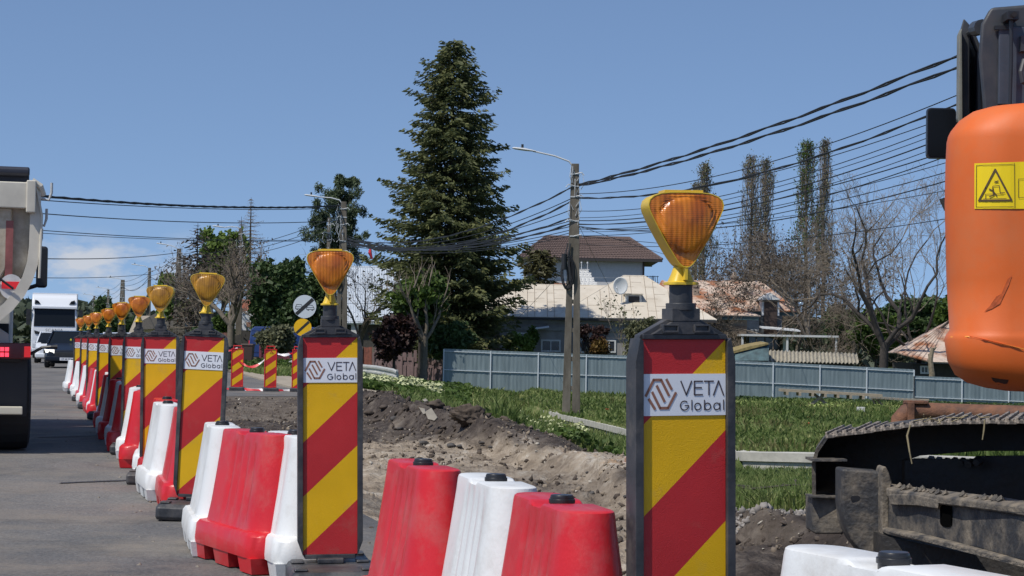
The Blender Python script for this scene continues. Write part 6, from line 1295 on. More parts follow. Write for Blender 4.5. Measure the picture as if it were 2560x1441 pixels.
# ================================================================== VEGETATION
MBARK = mat('bark_grey', (.10, .085, .07), .95, col2=(.18, .15, .11), vs=6, bump=1, bs=18); MBARKD = mat('bark_dark', (.05, .042, .036), .95, var=.3, vs=6); MTWIG = mat('bare_twigs', (.23, .185, .14), .9, var=.25, vs=2)
MSPR = leafmat('spruce_needles', (.05, .064, .026), (.10, .115, .044), (.20, .20, .075), 1.1, .25)
MPIN = leafmat('pine_needles', (.045, .07, .036), (.085, .115, .058), (.14, .17, .08), 1.5, .12)
MGRN = leafmat('leaf_green', (.03, .055, .012), (.07, .12, .022), (.15, .21, .045), 1.2, .3)
MDGN = leafmat('leaf_dark_green', (.03, .055, .02), (.06, .10, .035), (.12, .18, .055), 1.2, .25)
MLGN = leafmat('leaf_spring_green', (.07, .11, .02), (.14, .21, .04), (.24, .31, .08), 1.5, .3)
MOLV = leafmat('leaf_olive', (.07, .075, .04), (.13, .135, .07), (.21, .21, .11), 1.5, .25)
MRED = leafmat('leaf_plum', (.014, .008, .008), (.035, .016, .014), (.07, .032, .022), 1.8, .15)
MBRC = leafmat('dry_brown', (.04, .032, .026), (.075, .06, .047), (.13, .105, .08), 1.5, .1)
def tube_fast(P, Rr, m=4):
    """many short tapered tubes: P (N,2,3), Rr (N,2)"""
    P = np.asarray(P, float); Rr = np.asarray(Rr, float); d = unit(P[:, 1] - P[:, 0]); h = np.where(np.abs(d[:, 2:3]) > .9, np.array([[1., 0, 0]]), np.array([[0, 0, 1.]])); a = unit(np.cross(d, h)); b_ = np.cross(d, a)
    V = []
    for e in (0, 1):
        for j in range(m): t_ = 2 * math.pi * j / m; V.append(P[:, e] + (a * math.cos(t_) + b_ * math.sin(t_)) * Rr[:, e:e + 1])
    V = np.stack(V, 1); n = len(P); base = np.arange(n)[:, None] * 2 * m
    Fq = np.concatenate([base + np.array([[j, (j + 1) % m, m + (j + 1) % m, m + j]]) for j in range(m)], 0)
    return V.reshape(-1, 3), Fq
def grow(segs, p, d, L_, r, depth, rs, spread=.6, up=.1, kids=(2, 4), taper=.62, wig=.22, minr=.006, sub=3, lead=.0, tips=None):
    pts = [p.copy()]; dd = d.copy(); r0 = r
    for i in range(sub):
        dd = dd + Vector((rs.gauss(0, wig), rs.gauss(0, wig), rs.gauss(0, wig) + up * .5)); dd.normalize(); q = pts[-1] + dd * (L_ / sub); r1 = max(minr, r0 * (1 - (1 - taper) / sub)); segs.append((pts[-1], q, r0, r1)); pts.append(q); r0 = r1
    if depth == 0:
        if tips is not None: tips.append(pts[-1])
        return
    k = rs.randint(*kids)
    for i in range(k):
        f_ = 1 if i == 0 else rs.uniform(.35, 1); b_ = pts[0].lerp(pts[-1], f_) if f_ < .999 else pts[-1]
        if f_ < .999: idx = min(sub - 1, int(f_ * sub)); b_ = pts[idx].lerp(pts[idx + 1], f_ * sub - idx)
        ax = Vector((rs.gauss(0, 1), rs.gauss(0, 1), rs.gauss(0, .6))).normalized(); nd = (dd + ax * (spread * (.4 if (i == 0 and lead) else 1)) + Vector((0, 0, up))).normalized()
        grow(segs, b_, nd, L_ * rs.uniform(.58, .85), max(minr, r0 * (.85 if i == 0 else rs.uniform(.45, .7))), depth - 1, rs, spread, up, kids, taper, wig, minr, sub, lead, tips)
def seg_mesh(name, segs, m, parent, origin, sides=4):
    P_ = np.array([[list(a), list(b_)] for a, b_, _, _ in segs]) - np.asarray(origin); Rr = np.array([[c, d] for *_, c, d in segs]); V, Fq = tube_fast(P_, Rr, sides); return link(name, raw_mesh(name, V, Fq, [m], True), parent)
def treething(name, label, x, y, cat='tree', group=None, z=None):
    zz = gz(x, y) if z is None else z; return thing(name, label, cat, (x, y, zz), group=group), Vector((x, y, zz))
# --- conifer built of whorls
def conifer(label, cx, ytop, ybase, Y, prof, mleaf, dens=1.0, name='spruce_tree', dead=False, seed=1, leafsz=.34, z0f=.12):
    rs = random.Random(seed); tp = at(cx, ytop, Y); t, o = treething(name, label, tp.x, Y, z=min(gz(tp.x, Y), at(cx, ybase, Y).z)); H_ = tp.z - o.z
    s_ = F / Y; pf = lambda z: float(np.interp(tp.z - z, [(p[0] - ytop) / s_ for p in prof], [p[1] / s_ for p in prof]))
    segs = [(Vector((0, 0, -.3)), Vector((0, 0, H_ * .35)), H_ * .016, H_ * .012), (Vector((0, 0, H_ * .35)), Vector((0, 0, H_ * .75)), H_ * .012, H_ * .006), (Vector((0, 0, H_ * .75)), Vector((0, 0, H_ * .995)), H_ * .006, .012)]
    C = []; D = []; Br = []; z = H_ * z0f
    while z < H_ * .985:
        Rm = pf(o.z + z); nb = 6 if not dead else 5; ph = rs.random() * 6
        for k in range(nb):
            az_ = ph + 2 * math.pi * k / nb + rs.gauss(0, .25); Lb = Rm * rs.uniform(.50, 1.02) * (1.22 if rs.random() < .12 else 1); dr = rs.uniform(.22, .42) * (1 if z < H_ * .8 else -.3); dx, dy = math.cos(az_), math.sin(az_); n = max(3, int(Lb / .20)); prev = Vector((0, 0, z))
            for i in range(1, n + 1):
                f_ = i / n; zz = z - dr * Lb * f_ * (1 - .45 * f_) + (.12 * Lb * f_ ** 3); q = Vector((dx * Lb * f_, dy * Lb * f_, zz)); Br.append((prev, q, max(.008, .035 * (1 - f_) + .006), max(.006, .035 * (1 - f_ - 1 / n) + .006))); prev = q
                if f_ > (.18 if not dead else 2) :
                    wd = .40 * Lb * (1 - f_) ** .7 + .16
                    for _ in range(int((3 + 7 * wd) * dens)):
                        s2 = rs.uniform(-1, 1) * wd; C.append((q.x - dy * s2 + rs.gauss(0, .05), q.y + dx * s2 + rs.gauss(0, .05), q.z - abs(s2) * .30 - rs.random() * .14 + rs.gauss(0, .05))); D.append((dx * .9 - dy * math.copysign(.8, s2), dy * .9 + dx * math.copysign(.8, s2), -.35))
                elif dead and rs.random() < .85:
                    for sg_ in (-1, 1): l2 = Lb * .35 * (1 - f_ * .6) * rs.random(); e = q + Vector((dx * .6 - dy * sg_, dy * .6 + dx * sg_, rs.uniform(-.5, .2))) * l2; Br.append((q, e, .010, .005)); e2 = q.lerp(e, .5) + Vector((rs.gauss(0, .15), rs.gauss(0, .15), -.15)); Br.append((q.lerp(e, .4), e2, .007, .004))
        z += (.26 if not dead else .34) * (1 if z < H_ * .7 else .8)
    tr = seg_mesh('trunk', segs, MBARKD, t, (0, 0, 0), 8); seg_mesh('branches', Br, MTWIG if dead else MBARKD, tr, (0, 0, 0), 3)
    if C:
        C = np.array(C); V, Fq = leafcloud(C, leafsz, .38, dirs=np.array(D), jitter=.45); fromfast('crown', V, Fq, mleaf, t)
    return t
SPROF = [(90, 3), (120, 42), (200, 92), (330, 140), (450, 185), (520, 200), (620, 222), (760, 225), (870, 180), (950, 110)]
conifer('tall dark spruce towering in the middle of the picture', 1135, 92, 905, 106, SPROF, MSPR, 1.35, seed=4, leafsz=.25)
conifer('slim bare dead conifer with a thin spire behind the left trees', 628, 492, 850, 160, [(490, 2), (530, 14), (600, 52), (700, 60), (850, 60)], None, name='dead_conifer', dead=True, seed=8, z0f=.2)
conifer('brown dying conifer leaning over the green tree on the left', 495, 556, 840, 134, [(555, 4), (600, 40), (680, 75), (780, 85), (850, 70)], MBRC, .20, name='dying_conifer', seed=9, leafsz=.30)
conifer('second bare conifer top beside the dead spire', 604, 540, 850, 150, [(540, 3), (600, 34), (700, 48), (850, 50)], None, name='dead_conifer', dead=True, seed=18, z0f=.25)
conifer('dark feathery conifer bush right of the spruce below the brown roof', 1352, 622, 810, 122, [(620, 14), (650, 46), (700, 68), (760, 80), (860, 80)], leafmat('cypress', (.035, .036, .014), (.07, .068, .026), (.12, .11, .045), 2, .15), 1.0, name='conifer_bush', seed=11, leafsz=.28, z0f=.25)
# --- crown of leaf clumps on limbs
def leafy(label, cx, cy, rx_, ry_, ybase, Y, m, n=5000, lsz=.22, clumps=26, name='tree', seed=1, trunk=True, hollow=.35, cat='tree', aspect=.7, cr=.34, ragged=.0, tz=None, lean=0, group=None, jit=.55):
    rs = random.Random(seed); g = np.random.default_rng(seed); s_ = F / Y; c = at(cx, cy, Y); bx = at(cx + lean, ybase, Y); t, o = treething(name, label, bx.x, Y, cat, group, z=min(bx.z, gz(bx.x, Y)) if tz is None else tz)
    A, B = rx_ / s_, ry_ / s_; cc = np.array([c.x - o.x, 0, c.z - o.z])
    K = []; 
    for i in range(clumps):
        while True:
            v = g.normal(size=3); v /= np.linalg.norm(v); r_ = g.uniform(hollow, 1) ** .6
            if True: break
        K.append(cc + v * r_ * np.array([A, A * .8, B]) * (1 - cr * .55) )
    K = np.array(K); ci = g.integers(0, clumps, n); cs = g.uniform(.6, 1.25, clumps) * cr
    pts = K[ci] + unit(g.normal(size=(n, 3))) * (g.random((n, 1)) ** .45) * np.array([A, A, B * .8]) * cs[ci][:, None]
    pts += g.normal(size=pts.shape) * lsz * jit
    if ragged: pts += g.normal(size=pts.shape) * ragged
    V, Fq = leafcloud(pts, lsz, aspect); fromfast('crown', V, Fq, m, t)
    if trunk:
        segs = [(Vector((0, 0, -.2)), Vector((cc[0] * .5, 0, cc[2] * .55)), .05 * A + .05, .035 * A + .03)]
        for k in K[:: max(1, clumps // 14)]: m_ = Vector((cc[0] * .5, 0, cc[2] * .55)); k = Vector(k); mid = m_.lerp(k, .5) + Vector((rs.gauss(0, .1 * A), 0, -.05 * B)); segs += [(m_, mid, .03 * A + .02, .02 * A + .01), (mid, k, .02 * A + .01, .01)]
        seg_mesh('trunk', segs, MBARKD, t, (0, 0, 0), 6)
    return t
# pine with needle pompoms
t = leafy('dark green pine with bushy clumps behind the lamp pole', 838, 565, 92, 128, 850, 116, MPIN, 13000, .22, 100, 'pine_tree', 21, hollow=.15, cr=.15, aspect=.2, jit=.15)
leafy('upright green tip of the pine', 858, 470, 40, 40, 850, 117, MPIN, 3500, .28, 14, 'pine_tree', 22, cr=.24, aspect=.2, jit=.15)
leafy('broad light green tree behind the brown conifer on the left', 560, 650, 72, 100, 850, 142, MLGN, 9000, .26, 40, 'deciduous_tree', 23, cr=.28)
leafy('low spring green tree left of the pale latticed pole', 424, 742, 34, 68, 850, 165, MLGN, 3600, .26, 20, 'deciduous_tree', 24, cr=.34)
leafy('thin grey green tree behind the pale pole', 480, 730, 50, 70, 850, 145, MOLV, 3000, .22, 24, 'deciduous_tree', 25, cr=.30)
leafy('dark green bushy tree left of the round signs', 706, 745, 88, 112, 890, 112, MDGN, 17000, .24, 60, 'leafy_tree', 26, hollow=.2, cr=.27)
leafy('dark green column of foliage behind the round signs', 770, 770, 60, 95, 890, 116, MDGN, 9000, .24, 40, 'leafy_tree', 27, hollow=.2, cr=.28)
leafy('brighter green shrub below the signs left of the second board', 690, 850, 60, 40, 900, 96, MOLV, 5000, .14, 26, 'shrub', 28, cat='shrub', trunk=False, cr=.34)
leafy('small poplar bush green against the sky above the far boards', 263, 780, 20, 44, 850, 300, MDGN, 2600, .5, 16, 'distant_tree', 29, cr=.36)
leafy('light green tree with a pale forked trunk under the spruce', 1050, 745, 78, 70, 905, 100, MGRN, 8500, .20, 46, 'deciduous_tree', 30, cr=.25)
leafy('green bush at the foot of the spruce left of the bungalow', 1120, 850, 62, 50, 905, 102, MDGN, 7000, .18, 34, 'shrub', 31, cat='shrub', cr=.30)
leafy('dark leafy shade tree filling the gap right of the spruce trunk', 1210, 790, 80, 70, 905, 116, MDGN, 10000, .22, 40, 'leafy_tree', 41, cr=.30)
leafy('dark plum leaved shrub in front of the mauve fence', 985, 850, 58, 66, 935, 98, MRED, 9500, .17, 40, 'plum_shrub', 32, hollow=.1, cat='shrub', cr=.30)
leafy('round leafy green shrub in front of the bungalow window', 1296, 862, 38, 34, 900, 108, MLGN, 4200, .16, 22, 'shrub', 33, cat='shrub', cr=.34)
leafy('small leafy climber at the bungalow door canopy', 1330, 845, 12, 28, 900, 110, MGRN, 1200, .15, 12, 'shrub', 34, cat='shrub', cr=.4)
leafy('orange tinged shrub right of the concrete pole', 1500, 868, 26, 20, 900, 109, leafmat('rusty_leaf', (.06, .03, .015), (.13, .075, .02), (.22, .16, .04), 2, .2), 1600, .14, 16, 'shrub', 35, cat='shrub', cr=.36)
leafy('reddish leafless shrub in front of the bungalow wall', 1478, 838, 50, 30, 900, 109.5, MRED, 1500, .13, 26, 'shrub', 36, cat='shrub', cr=.26)
leafy('twiggy yellow green shrub left of the nearest striped board', 1602, 838, 60, 58, 905, 103, MOLV, 6500, .13, 40, 'shrub', 37, cat='shrub', cr=.26, hollow=.1)
leafy('dense green thicket left of the rusty hut', 2190, 830, 70, 62, 900, 128, MGRN, 8000, .24, 40, 'thicket', 38, cat='thicket', cr=.28)
leafy('dark green thicket behind the big bare tree', 2290, 800, 90, 62, 900, 140, MDGN, 10000, .28, 44, 'thicket', 39, cat='thicket', cr=.28)
leafy('low dark hedge far behind the corrugated shed', 2110, 815, 60, 60, 900, 150, MDGN, 7000, .28, 34, 'thicket', 40, cat='thicket', cr=.28)
leafy('green thicket at the right beside the excavator counterweight', 2395, 790, 60, 66, 900, 134, MGRN, 7000, .26, 34, 'thicket', 42, cat='thicket', cr=.28)
leafy('bush in front of the patched white wall', 560, 815, 30, 34, 880, 120, MGRN, 2600, .18, 20, 'shrub', 43, cat='shrub', cr=.34)
leafy('dark hedge behind the seventh and eighth boards', 270, 815, 60, 34, 860, 240, MDGN, 4500, .45, 30, 'thicket', 44, cat='thicket', cr=.3)
leafy('dark thicket behind the third board', 520, 830, 40, 20, 860, 125, MDGN, 2400, .18, 22, 'thicket', 45, cat='thicket', cr=.34)
# --- poplars
def poplar(label, cx, ytop, ybase, hw_, Y, green, seed):
    rs = random.Random(seed); tp = at(cx, ytop, Y); t, o = treething('poplar_tree', label, tp.x, Y, group='tall slim poplars behind the houses', z=at(cx, ybase, Y).z); H_ = tp.z - o.z; s_ = F / Y; w_ = 1.25 * hw_ / s_
    segs = [(Vector((0, 0, -.2)), Vector((0, 0, H_ * .95)), .20, .02)]; tips = []; z = H_ * .12
    while z < H_ * .95:
        for k in range(3 if z < H_ * .75 or rs.random() < .5 else 1):
            a = rs.random() * 6.28; out = w_ * rs.uniform(.3, 1) * max(.04, 1 - .96 * (z / H_) ** 1.6); l = min(rs.uniform(1.5, 3.4), max(.5, (H_ - z) * .8)); p = Vector((0, 0, z)); q = Vector((math.cos(a) * out, math.sin(a) * out, z + l * .55)); e = q + Vector((rs.gauss(0, .08), rs.gauss(0, .08), l * .65)); segs += [(p, q, .035, .02), (q, e, .02, .007)]
            for _ in range(10): b_ = q.lerp(e, rs.random()); e2 = b_ + Vector((rs.gauss(0, .2), rs.gauss(0, .2), rs.uniform(.4, 1.1) * min(1, max(.3, (H_ - b_.z) / 2)))); segs.append((b_, e2, .011, .005)); tips.append(b_.lerp(e2, rs.random()))
        z += .26
    seg_mesh('trunk', segs, MTWIG, t, (0, 0, 0), 3)
    if green:
        C = np.repeat(np.array([list(v) for v in tips]), green, 0); C = C + rng.normal(size=C.shape) * .16; V, Fq = leafcloud(C, .12, .7); fromfast('crown', V, Fq, MOLV if green < 3 else MGRN, t)
poplar('lone slim poplar behind the amber lamp', 1762, 412, 800, 36, 165, 2, 51); poplar('left poplar of the tall pair behind the bare trees', 1880, 392, 800, 42, 160, 1, 52); poplar('poplar just right of the left tall one', 1915, 400, 800, 34, 163, 1, 53)
poplar('greener tall poplar whose top reaches highest', 2018, 358, 800, 42, 158, 3, 54); poplar('slim bare poplar right of the highest one', 2062, 352, 800, 26, 166, 1, 55); poplar('short bare poplar beside the lone slim one', 1742, 460, 800, 22, 170, 1, 56)
# --- bare broadleaf trees
def bare(label, bx_, ybase, ytop, Y, seed, depth=6, r=.2, L_=None, spread=.62, lean=(0, 0), kids=(2, 4), up=.12, leaf=0, name='bare_tree', wig=.2, mt=None, clear=.0, mleaf=None):
    rs = random.Random(seed); b_ = at(bx_, ybase, Y); t, o = treething(name, label, b_.x, Y, z=min(b_.z, gz(b_.x, Y))); H_ = at(bx_, ytop, Y).z - o.z; segs = []; tips = []
    p = Vector((0, 0, -.2)); d = Vector((lean[0], lean[1], 1)).normalized(); q = p + d * H_ * clear
    if clear: segs.append((p, q, r, r * .85)); p = q
    if clear > .11:
        npr = 5; ph = rs.random() * 6.28
        for i in range(npr):
            a_ = ph + 6.28 * i / npr; hz_ = rs.uniform(.35, .95) if i else .1; grow(segs, p - d * rs.uniform(0, .12) * H_ * clear, (Vector((math.cos(a_) * hz_, math.sin(a_) * hz_, 1))).normalized(), (L_ or H_ * .27) * rs.uniform(.8, 1.1), r * rs.uniform(.45, .7), depth - 1, rs, spread, up, kids, .66, wig, .007, 3, .5, tips)
    else: grow(segs, p, d, L_ or H_ * .30, r * .85, depth, rs, spread, up, kids, .66, wig, .007, 3, .5, tips)
    zs_ = max(s[1].z for s in segs); k = (H_ - q.z * (1 if clear else 0)) / max(.1, zs_ - (q.z if clear else 0)); base = q.z if clear else 0
    def sc(v): return Vector((v.x * min(1.3, max(.8, k)), v.y * .8, base + (v.z - base) * k if v.z > base else v.z))
    segs = [(sc(a), sc(c), r0, r1) for a, c, r0, r1 in segs]
    big = [s for s in segs if s[2] > .035]; sm = [s for s in segs if s[2] <= .035]
    tr = seg_mesh('trunk', big, mt or MBARK, t, (0, 0, 0), 7)
    if sm: seg_mesh('twigs', sm, MTWIG, tr, (0, 0, 0), 3)
    if leaf:
        C = np.array([list(sc(v)) for v in tips]); C = np.repeat(C, leaf, 0); C = C + rng.normal(size=C.shape) * .22; V, Fq = leafcloud(C, .12, .6); fromfast('crown', V, Fq, mleaf or MBRC, t)
    return t
bare('big bare tree with dark forked limbs right of the poplars', 2206, 905, 345, 104, 61, 7, .26, L_=4.4, spread=.62, clear=.24, lean=(.03, 0), up=.05, wig=.24, kids=(2, 3), mt=MBARKD)
bare('bare tree with crooked black trunk near the excavator', 2280, 890, 395, 108, 62, 7, .17, L_=3.9, spread=.64, clear=.20, lean=(.18, 0), up=.08, wig=.24, kids=(2, 3), mt=MBARKD)
bare('bushy bare tree left of the big one over the rust roof', 1985, 880, 505, 136, 63, 7, .22, spread=.75, clear=.12, leaf=2, kids=(2, 4), up=.05)
bare('dense leafless tree with brown buds beside the rust roof', 2055, 890, 525, 122, 64, 7, .20, spread=.75, clear=.10, leaf=2, kids=(2, 4), up=.04)
bare('wide leafless thicket tree behind the rust roof ridge', 1905, 860, 545, 140, 65, 7, .18, spread=.85, clear=.15, leaf=2, kids=(2, 4), up=.04)
bare('bare tree filling the gap behind the shed', 2120, 890, 600, 132, 66, 7, .18, spread=.8, clear=.1, leaf=1, kids=(2, 4), up=.04)
bare('knobbly bare street tree behind the third board', 577, 870, 600, 112, 67, 6, .24, spread=.6, clear=.36, kids=(2, 4), leaf=1)
bare('leafless dark tree at the left street corner', 640, 880, 590, 126, 68, 6, .20, spread=.7, clear=.25, kids=(2, 4), leaf=1)
bare('leafless tree behind the pale latticed pole', 520, 860, 610, 130, 69, 6, .18, spread=.75, clear=.2, kids=(2, 4), leaf=1)
bare('pale forked trunk leaning under the spruce', 1060, 900, 640, 99, 70, 4, .20, spread=.5, clear=.4, kids=(2, 3), mt=MBARK)
bare('leafless tree behind the pine pole with hanging twigs', 900, 860, 560, 118, 71, 6, .15, spread=.8, clear=.25, kids=(2, 3), leaf=1)
bare('twisted bare vine in front of the bungalow', 1460, 890, 812, 110, 72, 5, .06, spread=.9, kids=(2, 3), name='vine')
bare('pale twisted shrub stems at the rust roofed house', 1830, 895, 820, 114, 73, 5, .06, spread=.9, kids=(2, 3), name='vine')
bare('reddish leafless creeper on the porch frame', 2030, 890, 790, 112, 74, 5, .06, spread=.8, kids=(2, 4), name='vine')
bare('thin yellowish shoots above the twiggy shrub', 1600, 880, 740, 104, 75, 5, .05, spread=.35, kids=(2, 3), leaf=3, mleaf=MOLV, up=.3, name='shoots')
# distant tree line closing the horizon
mb = []
g = np.random.default_rng(5); n = 42000; xx = g.uniform(-1, 1, n); X_ = xx * 170 + 10; Y_ = 330 + 60 * g.random(n) + 40 * vn(X_ * .05, X_ * 0); top_ = 4.2 + 6.5 * vn(X_ * .045, X_ * 0, 3) + 2.5 * vn(X_ * .25, X_ * 0, 9); Z_ = -1.5 + top_ * g.random(n) ** .7
V, Fq = leafcloud(np.stack([X_, Y_, Z_], 1), 1.6, .7); o = fromfast('distant_woodland', V, Fq, leafmat('far_foliage', (.05, .065, .045), (.075, .095, .06), (.12, .135, .085), .08, .2)); tag(o, kind='stuff')
# far low houses at the left end of the street
for i, (x, yt, w_, Y, wc, rc) in enumerate(((232, 818, 20, 330, (.55, .5, .42), (.30, .12, .08)), (196, 822, 22, 380, (.5, .48, .44), (.28, .13, .09)), (302, 822, 26, 300, (.6, .56, .48), (.2, .12, .09)))):
    t = thing('distant_house', ('tiny far cream house with red roof beyond the far boards', 'tiny far house right of the white lorry', 'small far pale house behind the sixth board')[i], 'house', (at(x, 848, Y).x, Y, 0)); a = at(x - w_ / 2, 850, Y); c = at(x + w_ / 2, yt + 10, Y); mb = MB(); mb.box(a.x, c.x, Y, Y + 8, -.3, c.z); mb.build('wall', mat(f'far_wall{i}', wc, .9), t, world=True); mb = MB(); mb.loft([[(a.x - .5, Y - .5, c.z), (a.x - .5, Y + 8.5, c.z), (a.x + .5, Y + 4, at(x, yt, Y).z)], [(c.x + .5, Y - .5, c.z), (c.x + .5, Y + 8.5, c.z), (c.x - .5, Y + 4, at(x, yt, Y).z)]]); mb.build('roof', mat(f'far_roof{i}', rc, .8), t, world=True)
# --- grass of the meadow and banks
MGRASS = leafmat('grass_blades', (.06, .10, .022), (.135, .19, .048), (.32, .33, .13), .55, .35)
MGR2 = leafmat('dry_grass', (.09, .09, .03), (.15, .15, .05), (.24, .22, .10), .9, .3)
def blades(name, X_, Y_, h, w_, m, Z_=None):
    n = len(X_); Z_ = ground_z(X_, Y_)[0] if Z_ is None else Z_; b_ = np.stack([X_, Y_, Z_ - .03], 1); az_ = rng.random(n) * 6.28; d = np.stack([np.cos(az_), np.sin(az_) * .4, 0 * az_], 1) * (w_ * (.6 + .8 * rng.random(n)))[:, None]
    hh = (h * (.5 + .9 * rng.random(n)))[:, None]; ln = np.stack([rng.normal(size=n), rng.normal(size=n), 0 * az_], 1) * .28 * hh; mid = b_ + ln * .35 + np.array([0, 0, 1]) * hh * .6; tp = b_ + ln * 1.2 + np.array([0, 0, 1]) * hh
    V = np.stack([b_ - d, b_ + d, mid + d * .8, mid - d * .8, tp], 1).reshape(-1, 3); k = np.arange(n)[:, None] * 5
    Fq = np.concatenate([k + np.array([[0, 1, 2, 3]]), k + np.array([[3, 2, 4, 4]])], 0)
    F3 = [tuple(r) for r in (k + np.array([[0, 1, 2, 3]])).tolist()] + [tuple(r) for r in (k + np.array([[3, 2, 4]])).tolist()]
    me = bpy.data.meshes.new(name); me.from_pydata(V.tolist(), [], F3); me.materials.append(m); me.update(); o = link(name, me); return tag(o, kind='stuff')
def scatter(n, px0, px1, Y0, Y1, keep, pw=1.0):
    u = rng.uniform((px0 - 1280) / F, (px1 - 1280) / F, n); Y_ = Y0 * (Y1 / Y0) ** (rng.random(n) ** pw); X_ = u * Y_; k = keep(X_, Y_, u); return X_[k], Y_[k]
kp = lambda X_, Y_, u: (rng.random(len(X_)) < .12 + 1.5 * vn(X_ * .55, Y_ * .3, 91)) & (Y_ > yedge(u) + .6 + 1.2 * fbm(X_ * .8, Y_ * .5, 77)) & (np.abs(Y_ - ywall(u) - .1) > .35) & (Y_ < 99.7)
X_, Y_ = scatter(100000, 960, 2640, 24, 99, kp); blades('meadow_grass', X_, Y_, .10 + .14 * np.clip(vn(X_ * .5, Y_ * .3, 6) * 2 - .5, 0, 1.3), .018 + .0003 * Y_, MGRASS)
X_, Y_ = scatter(36000, 1780, 2110, 15.5, 36, kp); blades('bank_grass', X_, Y_, .08 + .12 * sst(1, 6, ywall(X_ / Y_) - Y_), .009 + 0 * X_, MGRASS)
X_, Y_ = scatter(26000, 1040, 1700, 26, 62, lambda a, b_, u: kp(a, b_, u) & (b_ < ywall(u) - .2)); blades('tall_bank_grass', X_, Y_, (.16 + .22 * vn(X_ * .7, Y_ * .4, 3)) * (.45 + .55 * sst(1, 9, ywall(X_ / Y_) - Y_)), .012 + 0 * X_, MGRASS)
X_, Y_ = scatter(22000, 960, 2640, 30, 99, lambda a, b_, u: kp(a, b_, u) & (vn(a * .35, b_ * .25, 15) > .42)); blades('dry_meadow_grass', X_, Y_, .22 + 0 * X_, .018 + 0 * X_, MGR2)
X_, Y_ = scatter(12000, 1100, 2640, 93, 99.8, kp); blades('fence_foot_grass', X_, Y_, .10 + .14 * vn(X_ * .6, Y_, 3), .025 + 0 * X_, MGRASS)
X_, Y_ = scatter(16000, 540, 1110, 60, 100, lambda a, b_, u: (a > np.interp(b_, [p[1] for p in RE[::-1]][:0] or [60, 70, 90, 105], [-7.2, -9.6, -14.2, -17.5]) + .5) & ~((u < (1000 - 1280) / F) & (b_ < 64))); blades('verge_grass', X_, Y_, .26 + 0 * X_, .03 + 0 * X_, MGRASS)
# pale umbels along the kerb and broad leaved weeds
def umbels(name, px0, px1, Y0, Y1, n, h, m, sz=.07, keep=None):
    X_, Y_ = scatter(n, px0, px1, Y0, Y1, keep or (lambda a, b_, u: vn(a * .9, b_ * .5, 21) > .38)); Z_ = ground_z(X_, Y_)[0]; C = np.repeat(np.stack([X_, Y_, Z_ + h * (.7 + .5 * rng.random(len(X_)))], 1), 5, 0); C = C + rng.normal(size=C.shape) * np.array([.05, .05, .02]); d = np.tile([[1., 0, 0]], (len(C), 1)); V, Fq = leafcloud(C, sz, .9, dirs=d, jitter=.5); return tag(fromfast(name, V, Fq, m), kind='stuff')
MUM = mat('umbel_cream', (.50, .52, .28), .8, var=.2, vs=10); MWEED = MGRN
umbels('flowering_weeds', 905, 1110, 52, 84, 420, .34, MUM, .07); umbels('flowering_weeds', 1300, 1480, 44, 62, 60, .35, MUM, .05); umbels('yellowish_ground_cover', 1840, 2300, 82, 88, 900, .09, mat('cover_lime', (.28, .34, .10), .8, var=.3, vs=10), .10)
umbels('leafy_weeds', 905, 1180, 48, 96, 5200, .22, MGRN, .13); umbels('leafy_weeds', 1400, 1560, 24, 40, 1600, .14, MGRN, .05, lambda a, b_, u: (b_ > yedge(u)) & (b_ < ywall(u))); umbels('leafy_weeds', 560, 760, 76, 96, 2200, .25, MGRN, .13); umbels('leafy_weeds', 1830, 2640, 92, 99, 2200, .16, MDGN, .13)
umbels('leafy_weeds', 1830, 2100, 16, 34, 1600, .12, MDGN, .06, lambda a, b_, u: vn(a * 1.2, b_ * .5, 33) > .5)
mp2 = mat('poppy_red', (.62, .07, .03), .6)
for k, (px, py, Y, lb) in enumerate(((1518, 1026, 62, 'red poppy in the grass between the pole and nearest board'), (2025, 1062, 52, 'red orange poppy in the meadow left of the tracks'), (2020, 1048, 56, 'smaller red poppy above the other right one'))):
    p = at(px, py, Y); z = gz(p.x, Y); t = thing('poppy', lb, 'flower', (p.x, Y, z)); mb = MB(); mb.tube([(p.x, Y, z - .02), (p.x, Y, p.z)], .006, 4); mb.build('stem', MGRN, t, world=True); mb = MB()
    for q in range(5): a_ = q * 1.26; mb.add([(p.x, Y, p.z), (p.x + .05 * math.cos(a_), Y + .05 * math.sin(a_), p.z + .02), (p.x + .06 * math.cos(a_ + .6), Y + .06 * math.sin(a_ + .6), p.z + .06), (p.x + .05 * math.cos(a_ + 1.2), Y + .05 * math.sin(a_ + 1.2), p.z + .02)], [(0, 1, 2, 3)])
    mb.build('petals', mp2, t, world=True, fix=False)
# --- rubble
MROCK = mat('asphalt_chunk', (.09, .085, .08), .9, col2=(.045, .04, .038), vs=6, bump=.8, bs=20); MSLAB = mat('pale_slab', (.30, .275, .23), .9, var=.15, vs=5, bump=.4, bs=20); MCLOD = mat('earth_clod', (.095, .072, .055), .95, col2=(.045, .035, .028), vs=8, bump=1.2, bs=25)
def rock_mb(r, sq=(1, 1, .6), seed=0, sub=2, rough=.35, flat=False):
    import bmesh
    bm = bmesh.new(); bmesh.ops.create_icosphere(bm, subdivisions=sub, radius=1); rs = random.Random(seed)
    pl = [(Vector((rs.gauss(0, 1), rs.gauss(0, 1), rs.gauss(0, 1))).normalized(), rs.uniform(.55, .85)) for _ in range(7)]
    for v in bm.verts:
        for n_, d in pl:
            e = v.co.dot(n_) - d
            if e > 0: v.co -= n_ * e
        v.co *= 1 + rs.uniform(-rough, rough) * .25; v.co = Vector((v.co.x * r * sq[0], v.co.y * r * sq[1], v.co.z * r * sq[2]))
    V = np.array([v.co[:] for v in bm.verts]); Fc = np.array([[v.index for v in f.verts] for f in bm.faces]); bm.free(); return V, Fc
_gb = {}
